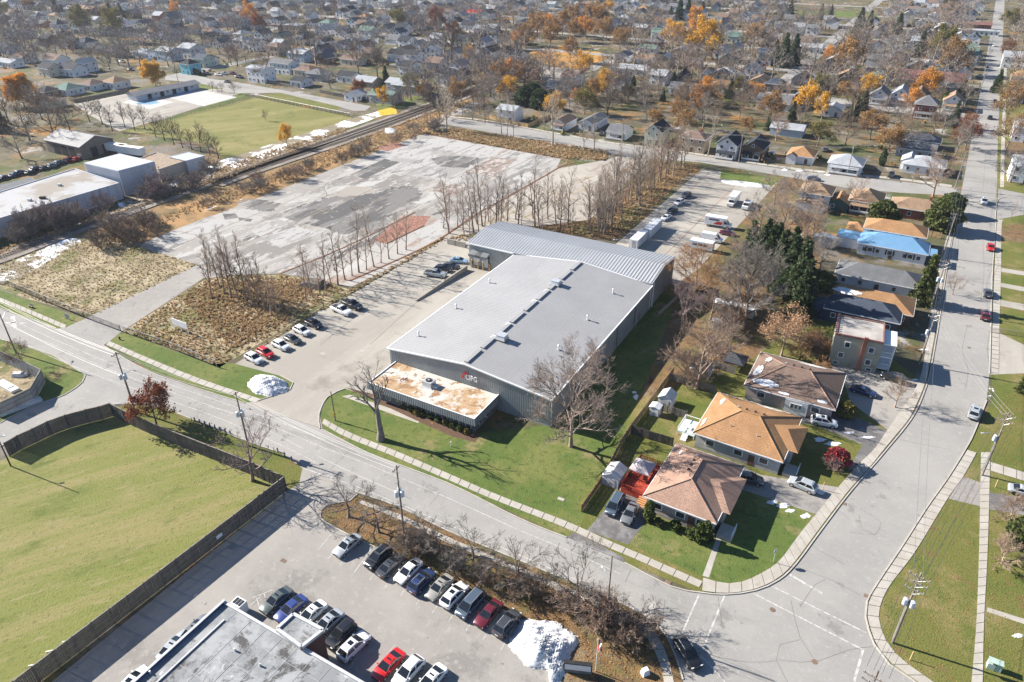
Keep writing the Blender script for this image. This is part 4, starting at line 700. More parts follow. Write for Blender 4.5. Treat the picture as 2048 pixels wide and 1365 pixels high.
def house(px, py, w, d, h, kind, axis, rise, wall, roof, porch=None, chim=False, near=1, look=None, rot=GRID, pl=None, name='house', at=None, dormer=False, ext=None, noun='house', group='houses of the town', cat='house', windows=True):
    hm = h + rise * .5
    p = at if at is not None else G(px, py, hm)
    e = empty(name, p, rot); wm, rm = WALLS[wall][1], ROOFS[roof][1]
    st = 'two storey ' if h > 4.4 else ''
    pend(e, look or '%s %s%s, %s %s roof,' % (WALLS[wall][0], st, noun, ROOFS[roof][0], {'g': 'gable', 'h': 'hip', 'f': 'flat'}[kind]), cat, group, pl)
    x0, x1, y0, y1 = -w / 2, w / 2, -d / 2, d / 2
    b = MB(); vs = [(x0, y0, 0), (x1, y0, 0), (x1, y1, 0), (x0, y1, 0), (x0, y0, h - .1), (x1, y0, h - .1), (x1, y1, h - .1), (x0, y1, h - .1)]
    if kind == 'g':
        k = rise - .22
        if axis == 's': vs += [(x0, 0, h + k), (x1, 0, h + k)]; fs = [(0, 1, 5, 4), (2, 3, 7, 6), (3, 0, 4, 8, 7), (1, 2, 6, 9, 5)]
        else: vs += [(0, y0, h + k), (0, y1, h + k)]; fs = [(0, 1, 5, 8, 4), (2, 3, 7, 9, 6), (3, 0, 4, 7), (1, 2, 6, 5)]
    else: fs = [(0, 1, 5, 4), (1, 2, 6, 5), (2, 3, 7, 6), (3, 0, 4, 7)]
    b.add(vs, fs).build('wall', wm, e)
    b = MB(); roofmesh(b, x0, x1, y0, y1, h, rise, kind, axis); rf = b.build('roof', rm, e)
    if near:
        b = MB(); o = .42; q = [((x0 - o, y0 - o), (x1 + o, y0 - o)), ((x0 - o, y1 + o), (x1 + o, y1 + o)), ((x0 - o, y0 - o), (x0 - o, y1 + o)), ((x1 + o, y0 - o), (x1 + o, y1 + o))]
        for i, (a, c) in enumerate(q):
            if kind == 'g' and ((axis == 's') == (i >= 2)): continue
            b = MB(); b.bx(min(a[0], c[0]) - .05, max(a[0], c[0]) + .05, min(a[1], c[1]) - .05, max(a[1], c[1]) + .05, h - .2, h - .01); b.build('gutter', M_TRIM, e)
    if chim: MB().bx(w * .18, w * .18 + .8, -.4, .4, h, h + rise + .9).build('chimney', M_BRICKCH, rf)
    if dormer:
        dz = h + rise * .25; b = MB(); b.bx(-1.1, 1.1, -d * .32, 0, dz, dz + 1.2).build('dormer', wm, rf); b = MB(); roofmesh(b, -1.1, 1.1, -d * .32, .2, dz + 1.2, .7, 'g', 'u', .2, .1); b.build('dormer_roof', rm, rf); wnd(rf, 0, -d * .32, dz + .65, 'f', 1.0, .8, False)
    if ext:                                      # lower wing: (x0, x1, y0, y1, h, rise, kind, axis, roof)
        ex0, ex1, ey0, ey1, eh, er, ek, ea = ext[:8]; er_m = ROOFS[ext[8]][1] if len(ext) > 8 else rm
        b = MB(); b.bx(ex0, ex1, ey0, ey1, 0, eh - .1)
        if ek == 'g':
            cx, cy = (ex0 + ex1) / 2, (ey0 + ey1) / 2; k = er - .22
            if ea == 's': b.add([(ex0, ey0, eh - .1), (ex0, ey1, eh - .1), (ex0, cy, eh + k), (ex1, ey0, eh - .1), (ex1, ey1, eh - .1), (ex1, cy, eh + k)], [(0, 2, 1), (3, 4, 5)])
            else: b.add([(ex0, ey0, eh - .1), (ex1, ey0, eh - .1), (cx, ey0, eh + k), (ex0, ey1, eh - .1), (ex1, ey1, eh - .1), (cx, ey1, eh + k)], [(0, 1, 2), (3, 5, 4)])
        b.build('wing_wall', wm, e); b = MB(); roofmesh(b, ex0, ex1, ey0, ey1, eh, er, ek, ea, .3); b.build('wing_roof', er_m, e)
    if porch:                                    # porch on the near face
        b = MB(); pw = w * .42; b.add([(-pw - .2, y0 - 2.1, 2.5), (pw + .2, y0 - 2.1, 2.5), (pw + .2, y0, 3.1), (-pw - .2, y0, 3.1), (-pw - .2, y0 - 2.1, 2.3), (pw + .2, y0 - 2.1, 2.3), (pw + .2, y0, 2.9), (-pw - .2, y0, 2.9)], [(0, 1, 2, 3), (7, 6, 5, 4), (0, 4, 5, 1), (1, 5, 6, 2), (3, 7, 4, 0)]); pr = b.build('porch_roof', rm, e)
        for q in (-pw, -pw * .3, pw * .3, pw): put('porch_post', UNIT, e, (q, y0 - 1.95, 1.4), (0, 0, 0), (.16, .16, 1.8))
        MB().bx(-pw, pw, y0 - 2.05, y0, 0, .5).build('porch_deck', M_WOODG, e)
        MB().bx(-pw, pw, y0 - 2.06, y0 - 1.98, .55, 1.1).build('porch_rail', M_TRIM, e)
    if windows:
        pane = near >= 1; zs = [1.7] if h <= 4.4 else [1.6, 4.4]; n = max(2, int(w / 3.2)); m = max(2, int(d / 3.6))
        dx = x0 + w * .5 / n * (1 if px < 1000 else 2 * n - 1)
        for z in zs:
            for i in range(n):
                x = x0 + w * (i + .5) / n
                if z < 2 and i == n // 2: put('door', UNITD, e, (x, y0 - .02, 1.05), (0, 0, 0), (1.0, .1, 2.1)); continue
                wnd(e, x, y0, z, 'f', 1.1 if n > 2 else 1.3, 1.25, pane)
            side = 'r' if G(px, py).x < -20 else 'l'
            for i in range(m): wnd(e, x1 if side == 'r' else x0, y0 + d * (i + .5) / m, z, side, 1.0, 1.2, pane)
        if kind == 'g' and axis == 'u' and rise > 2.2: wnd(e, 0, y0, h + rise * .35, 'f', 1.0, 1.1, pane)
    return e
def snowpatch(e, pts, z0, nx, ny, name='snow_patch', m=None):
    """thin irregular snow lying on a roof slope; pts local xy, z = z0 + nx*x + ny*y"""
    n = len(pts); vs = [(x, y, z0 + nx * x + ny * y + .05) for x, y in pts]; c = (sum(p[0] for p in pts) / n, sum(p[1] for p in pts) / n); vs.append((c[0], c[1], z0 + nx * c[0] + ny * c[1] + .12)); vs += [(x, y, z0 + nx * x + ny * y + .005) for x, y in pts]
    MB().add(vs, [(i, (i + 1) % n, n) for i in range(n)] + [(n + 1 + i, n + 1 + (i + 1) % n, (i + 1) % n, i) for i in range(n)]).build(name, m or M_SNOW, e)
def blob(cx, cy, rx, ry, n=14, rnd=random.Random(8)): return [(cx + rx * math.cos(2 * math.pi * i / n) * rnd.uniform(.6, 1.15), cy + ry * math.sin(2 * math.pi * i / n) * rnd.uniform(.6, 1.15)) for i in range(n)]
# ------------------------------------------------------------------ the three big bungalows at the bend
def bungalow(pa, pb, pd, h, rise, wall, roof, look, wing=None, wx=4.0, snow=(), capm='p'):
    a, ang, w_, d_ = frame3(pa, pb, pd, h); o = a + Vector((math.cos(ang), math.sin(ang))) * w_ / 2 + Vector((-math.sin(ang), math.cos(ang))) * d_ / 2
    e = empty('bungalow', o, ang, look, 'house', 'big hip roofed bungalows at the bend'); x0, x1, y0, y1 = -w_ / 2 + .5, w_ / 2 - .5, -d_ / 2 + .5, d_ / 2 - .5
    MB().bx(x0, x1, y0, y1, 0, h - .1).build('wall', WALLS[wall][1], e)
    MB().bx(x0 - .03, x1 + .03, y0 - .03, y1 + .03, 0, .6).build('foundation', flat('concrete_plinth', C(.3, .29, .27), .9), e)
    b = MB(); roofmesh(b, x0, x1, y0, y1, h, rise, 'h', 's' if w_ > d_ else 'u', .5, .16, .85); rf = b.build('roof', ROOFS[roof][1], e)
    W, D = w_ / 2, d_ / 2; L = abs(W - D * .85) if w_ > d_ else 0; Lu = abs(D - W * .85) if d_ >= w_ else 0
    rp = [(-L, -Lu), (L, Lu)]; hips = [((-W, -D), rp[0]), ((W, -D), rp[1] if w_ > d_ else rp[0]), ((W, D), rp[1]), ((-W, D), rp[0] if w_ > d_ else rp[1]), (rp[0], rp[1])]
    for (c0, r0) in hips:
        z0 = h if abs(c0[0]) == W else h + rise
        MB().tube([(c0[0], c0[1], z0 + .02), (r0[0], r0[1], h + rise + .02)], .11, 5).build('ridge_cap', ROOFS[capm][1], rf)
    if wing:                                     # small cross gable / hip on the street side (local +x)
        ya, yb, out = wing; b = MB(); MB().bx(x1 - .1, x1 + out - .5, ya + .4, yb - .4, 0, h - .1).build('wing_wall', WALLS[wall][1], e)
        ym = (ya + yb) / 2; r2 = rise * min(1, (yb - ya) / 2 / D * 1.0); back = W - r2 / rise * (W - L) - .3
        vs = [(W + out, ya, h), (W + out, yb, h), (W + out - (yb - ya) / 2 * .7, ym, h + r2), (back, ym, h + r2 + .03), (W - .2, ya, h), (W - .2, yb, h)]
        b.add(vs, [(0, 1, 2), (0, 2, 3, 4), (1, 5, 3, 2), (0, 4, 5, 1)]); b.build('wing_roof', ROOFS[roof][1], e)
    for (bx0, bx1, by0, by1) in ((-W - .05, W + .05, -D - .08, -D + .04), (-W - .05, W + .05, D - .04, D + .08), (-W - .08, -W + .04, -D + .05, D - .05), (W - .04, W + .08, -D + .05, D - .05)): MB().bx(bx0, bx1, by0, by1, h - .2, h).build('gutter', M_TRIM, e)
    for x in (-w_ * .3, w_ * .02, w_ * .3): wnd(e, x, y0, 1.9, 'f', 1.6, 1.2); wnd(e, x, y1, 1.9, 'b', 1.4, 1.1)
    for y in (-d_ * .25, d_ * .25): wnd(e, x0, y, 1.9, 'l', 1.3, 1.1); wnd(e, x1, y, 1.9, 'r', 1.6, 1.2)
    put('door', UNITD, e, (w_ * .17, y0 - .02, 1.15), (0, 0, 0), (1.0, .1, 2.1)); put('door', UNITD, e, (x1 + .02, d_ * .02, 1.3), (0, 0, 0), (.1, 1.0, 2.1))
    rr = random.Random(int(pa[0]))
    for i in range(4):
        x = -2.5 + i * 1.5 + (0 if w_ > d_ else 1.2); y = D * .22 if w_ > d_ else D * .1 - i * 1.3 + 3; z = h + rise * (1 - max(0, abs(y)) / D) + .1
        if d_ > w_: x = -W * .22; z = h + rise * (1 - abs(x) / W / .85 * .85) + .05
        MB().box((x, y, z), (.35, .35, .28)).build('roof_vent', M_DARK if i else M_STEEL, rf)
    for x, y in ((W * .3, -D * .55), (-W * .3, -D * .5)):
        z = h + rise * (1 - abs(y) / D); MB().tube([(x, y, z - .1), (x, y, z + .45)], .07, 6).build('vent_pipe', M_STEEL, rf)
    for (sx, sy, rx, ry, side) in snow:
        sx *= W; sy *= D
        if side == 'f': snowpatch(rf, blob(sx, sy, rx, ry), h + rise + .03, 0, rise / D)
        elif side == 'b': snowpatch(rf, blob(sx, sy, rx, ry), h + rise + .03, 0, -rise / D)
        elif side == 'l': snowpatch(rf, blob(sx, sy, rx, ry), h + rise * W / (W - L) + .03, rise / (W - L), 0)
        else: snowpatch(rf, blob(sx, sy, rx, ry), h + rise * W / (W - L) + .03, -rise / (W - L), 0)
    return e, w_, d_, ang, o
H1 = bungalow((1286, 992), (1432.5, 1048), (1347.6, 884.6), 3.3, 2.3, 'm', 'p', 'corner bungalow with pinkish brown hip roof and mauve brick walls', (-4.6, 4.4, 1.2), snow=((-.72, .62, .35, .7, 'l'),))
H2 = bungalow((1385.6, 865.5), (1566, 925), (1431.7, 783), 3.3, 2.4, 's', 'o', 'bungalow with bright orange brown hip roof and grey brick walls', (-3.6, 4.4, 1.6), snow=((-.76, .5, .4, 1.1, 'l'), (-.9, -.5, .3, 1.5, 'l'), (.3, .9, 2.2, .3, 'b')), capm='o')
H3 = bungalow((1487.5, 771), (1671, 821), (1522, 704), 3.3, 2.4, 'm', 'b', 'bungalow with snow patched grey brown hip roof and white bay', None, snow=((-.85, -.2, .8, 2.4, 'l'), (-.72, .45, .6, .9, 'l'), (-.55, -.75, 2.4, .9, 'f'), (-.1, -.92, 1.2, .25, 'f'), (.7, -.86, .9, .4, 'f'), (.3, .85, 3, .5, 'b')), capm='p')
e = H3[0]; MB().bx(-.4, 3.6, -H3[2] / 2 - .15, -H3[2] / 2 + .55, .2, 3.0).build('white_bay', WALLS['w'][1], e)
for x in (.9, 1.6, 2.3): wnd(e, x, -H3[2] / 2 - .15, 1.9, 'f', .6, 1.1)
for hh in (H1, H2):                              # little railed street porches
    e = hh[0]; W, D = hh[1] / 2, hh[2] / 2; MB().bx(W + .2, W + 2.4, -D + .6, -D + 3.4, 0, .8).build('porch_deck', M_CONC, e)
    for k in range(7): put('baluster', UNIT, e, (W + 2.35, -D + .7 + .43 * k, 1.2), (0, 0, 0), (.06, .06, .8))
    put('porch_rail', UNIT, e, (W + 2.35, -D + 2.0, 1.62), (0, 0, 0), (.1, 2.8, .08))
# ------------------------------------------------------------------ flat roofed brick apartment house
Z = 7.2; a, ang, w_, d_ = frame3((1671, 667), (1768, 686), (1685, 631), Z)
ap = empty('apartment_house', a, ang, 'two storey grey green brick apartment house with flat roof and white balconies', 'apartment house')
MB().bx(0, w_, 0, d_, 0, Z - .4).build('wall', brickm('olive_brick_wall', C(.30, .29, .235), C(.36, .345, .29)), ap)
MB().bx(.25, w_ - .25, .25, d_ - .25, Z - .4, Z - .12).build('roof', flat('apartment_roof', C(.33, .31, .29), .9, .25, .3), ap)
b = MB()
for q in ((0, w_, -.02, .25), (0, w_, d_ - .25, d_ + .02), (-.02, .25, .251, d_ - .251), (w_ - .25, w_ + .02, .251, d_ - .251)): MB().bx(q[0], q[1], q[2], q[3], Z - .39, Z + .1).build('parapet', flat('brick_coping', C(.22, .12, .1), .9, .3), ap)
MB().bx(w_ * .60, w_ * .60 + .75, -.32, .0, 0, Z + .45).build('chimney', M_BRICKCH, ap)
for i in range(10): MB().box((.1, .6 + i * (d_ - 1) / 9, Z + .2), (.5, .35, .3)).build('chimney_block', MATS['brick_coping'], ap)
for x, z in ((w_ * .3, 5.2), (w_ * .22, 2.6), (w_ * .8, 5.0), (w_ * .8, 2.2), (w_ * .15, .7), (w_ * .85, .6)): wnd(ap, x, 0, z, 'f', 1.1, 1.3 if z > 1 else .7)
for y in (2, 5, 8): wnd(ap, 0, y, 4.8, 'l', 1.0, 1.3)
for z in (.9, 3.6):
    bl = MB().bx(w_ + .02, w_ + 2.4, 1.0, d_ - 1.6, z - .2, z).build('balcony', M_TRIM, ap)
    for k in range(14): put('baluster', UNIT, bl, (w_ + 2.35, 1.1 + k * (d_ - 2.8) / 13, z + .5), (0, 0, 0), (.07, .07, 1.0))
    put('rail', UNIT, bl, (w_ + 2.35, d_ / 2 - .3, z + 1.02), (0, 0, 0), (.1, d_ - 2.6, .08)); put('rail', UNIT, bl, (w_ + 1.2, 1.05, z + 1.02), (0, 0, 0), (2.3, .08, .08))
for y in (1.1, d_ / 2, d_ - 1.7): put('balcony_post', UNIT, ap, (w_ + 2.3, y, 3.2), (0, 0, 0), (.18, .18, 6.4))
MB().bx(w_ + .02, w_ + 2.5, .9, d_ - 1.5, 6.3, 6.5).build('balcony_roof', M_TRIM, ap)
# ------------------------------------------------------------------ other houses seen singly near the street
hs = house
hs(1730, 606, 15, 8.5, 3.2, 'h', 's', 2.2, 'n', 'n', look='dark slate blue hip roofed house behind the brick apartment house', pl='', ext=(-13, -7.4, -4, 2, 2.6, 1.2, 'g', 's', 'n'))
hs(1733, 586, 20, 9, 3.1, 'h', 's', 2.2, 'd', 'o', look='long bungalow with snow dusted orange brown roof and dark walls', pl='')
e = [o for o in col.objects if o.name == 'house.001'][0]; snowpatch(e, blob(-4, -2.0, 3.2, .9), 3.1 + 2.2 + .04, 0, 2.2 / 4.9)
hs(1762, 541, 19, 8.5, 3.1, 'h', 's', 2.1, 'w', 'g', look='white bungalow with taupe grey hip roof and back carport', pl='')
e = hs(1790, 478, 16.5, 8.5, 3.2, 'h', 's', 2.3, 'w', 'B', look='white house with bright blue metal hip roof and dark shutters', pl='', ext=(-14, -8.2, -1.5, 4.2, 3.0, 1.0, 'h', 's'))
for x in (-5.2, -.3, 4.6):
    for q in (-.95, .95): put('shutter', MB().box((0, 0, 0), (.35, .1, 1.4)).mesh('shutter', flat('dark_shutter', C(.02, .035, .07), .6)), e, (x + q, -4.3, 1.8))
    wnd(e, x, -4.27, 1.8, 'f', 1.4, 1.3)
MB().bx(8.3, 10.6, -4.2, 1.0, 2.9, 3.05).build('porch_roof', ROOFS['B'][1], e)
for y in (-4, -1.5, .8): put('porch_post', UNIT, e, (10.4, y, 1.5), (0, 0, 0), (.14, .14, 2.9))
for k in range(9): put('baluster', UNIT, e, (10.45, -4 + .6 * k, .9), (0, 0, 0), (.06, .06, .8))
hs(1794, 449, 15, 8, 5.0, 'h', 's', 2.0, 'w', 'o', look='white split level house with tan brown hip roof directly behind the blue roof', pl='', ext=(-12, -7.4, -3, 3, 3.4, 1.5, 'h', 's', 'o'))
hs(1838, 404, 14, 9, 3.2, 'h', 's', 2.2, 'b', 't', chim=True, look='red brick bungalow with tan hip roof at the street corner', pl='')
hs(1737, 386, 9, 11, 3.4, 'h', 'u', 2.6, 'd', 't', porch=1, look='house with tan hip roof and dark back porch beside a round cedar', pl='')
hs(1681, 394, 6, 7, 2.8, 'g', 'u', 1.8, 'G', 'o', look='small dark green cottage with orange brown gable roof', pl='')
hs(1637, 372, 9, 9, 5.0, 'h', 's', 2.4, 'w', 't', look='white two storey house with tan hip roof at the corner of the back lot', pl='', ext=(-4.5, 3.5, -7.5, -4.6, 2.8, .9, 'h', 's', 't'))
hs(1607, 299, 9, 10, 3.0, 'h', 'u', 2.4, 'w', 'o', look='small white cottage with orange brown hip roof', pl='', ext=(-4.6, -1.2, -6.4, -4.9, 2.9, 1.3, 'g', 'u', 'o'))
hs(1696, 315, 11, 10, 3.4, 'h', 's', 2.6, 'w', 'l', porch=1, look='square white bungalow with pale grey hip roof and front porch', pl='')
hs(1852, 318, 13, 11, 3.2, 'h', 's', 2.2, 'w', 'l', look='white corner bungalow with light grey roof behind a bare tree', pl='', ext=(-7.5, -2, -2, 5, 3.2, 1.8, 'g', 'u', 'l'))
hs(1835, 290, 13, 8, 3.0, 'g', 's', 1.8, 'g', 'g', look='grey bungalow with dark grey roof behind the corner house', pl='')
hs(1843, 272, 14, 8, 3.0, 'h', 's', 2.2, 'n', 'n', chim=True, look='low house with snowy slate blue roof and red brick chimney', pl='')
hs(1463, 275, 7.5, 11, 5.4, 'g', 'u', 2.9, 'w', 'k', porch=1, look='white two storey house with black gable roof and front porch', pl='facing the back lot')
hs(1514, 283, 7.5, 11, 4.2, 'g', 'u', 3.0, 'd', 'k', porch=1, look='dark brown gabled house with tan porch roof', pl='facing the back lot')
hs(1392, 266, 10, 9, 5.4, 'h', 's', 2.2, 't', 'b', chim=True, look='tan brick two storey house with brown roof and chimney', pl='')
hs(1316, 250, 7, 10, 5.6, 'g', 'u', 2.8, 'p', 'k', look='pale green tall house with dark gable roof', pl='behind the saplings')
hs(1241, 254, 8, 9, 3.0, 'g', 's', 2.2, 'w', 'g', look='small white cottage with grey gable roof and sun porch', pl='', porch=1)
hs(1187, 235, 7, 15, 3.2, 'g', 'u', 1.8, 'w', 'g', look='long narrow white house with grey roof behind bare poplars', pl='')
hs(1128, 236, 7, 11, 3.2, 'g', 'u', 1.8, 'w', 'b', look='narrow white house with brown roof behind the board fence', pl='', porch=1)
hs(1020, 213, 9, 8, 5.4, 'g', 's', 1.4, 'w', 'l', look='white two storey house with pale roof inside the fenced corner yard', pl='')
hs(1578, 250, 13, 8, 3.2, 'g', 's', 1.6, 'B', 'l', look='pale blue garage with snowy grey roof', pl='', noun='garage', windows=False)
hs(1857, 198, 9, 9, 6.2, 'h', 's', 3.4, 'b', 'g', porch=1, look='red brick two storey house with grey pyramid roof and balcony', pl='')
hs(1864, 150, 30, 14, 4.0, 'g', 's', 4.0, 't', 'm', look='large hall with broad maroon gable roof', pl='', noun='hall', cat='hall', windows=False)
hs(1072, 172, 11, 10, 3.4, 'h', 'u', 3.0, 'b', 't', dormer=True, look='red brick bungalow with tan hip roof and dormer', pl='')
hs(1118, 168, 20, 10, 3.4, 'h', 's', 3.0, 't', 'n', look='wide house with slate grey hip roof beside the tan roofed bungalow', pl='')
hs(1438, 166, 14, 9, 3.6, 'g', 's', 3.0, 'c', 'o', ext=(-1, 5, -8, -4, 3.4, 2.2, 'g', 'u', 'o'), look='cream house with bright orange shingle roof', pl='')
hs(950, 22, 14, 9, 3.6, 'g', 's', 2.4, 'w', 'r', look='white house with bright red roof far beyond the railway', pl='')
hs(520, 133, 13, 9, 7.6, 'g', 's', .8, 'w', 'l', look='tall plain white apartment block', pl='facing the sports field', cat='apartment house')
hs(567, 121, 16, 9, 6.0, 'g', 's', 1.8, 'w', 'g', look='white two storey terrace beside the tall white block', pl='')
hs(378, 122, 8, 8, 5.8, 'h', 's', 2.4, 'T', 'k', look='bright teal two storey house with black hip roof', pl='')
hs(336, 97, 13, 10, 6.0, 'g', 's', 2.0, 'B', 'l', look='pale blue apartment house with light grey roof', pl='left of its white twin')
hs(381, 90, 12, 12, 6.4, 'g', 's', 2.2, 'w', 'l', look='tall white apartment house with pale blue grey roof', pl='')
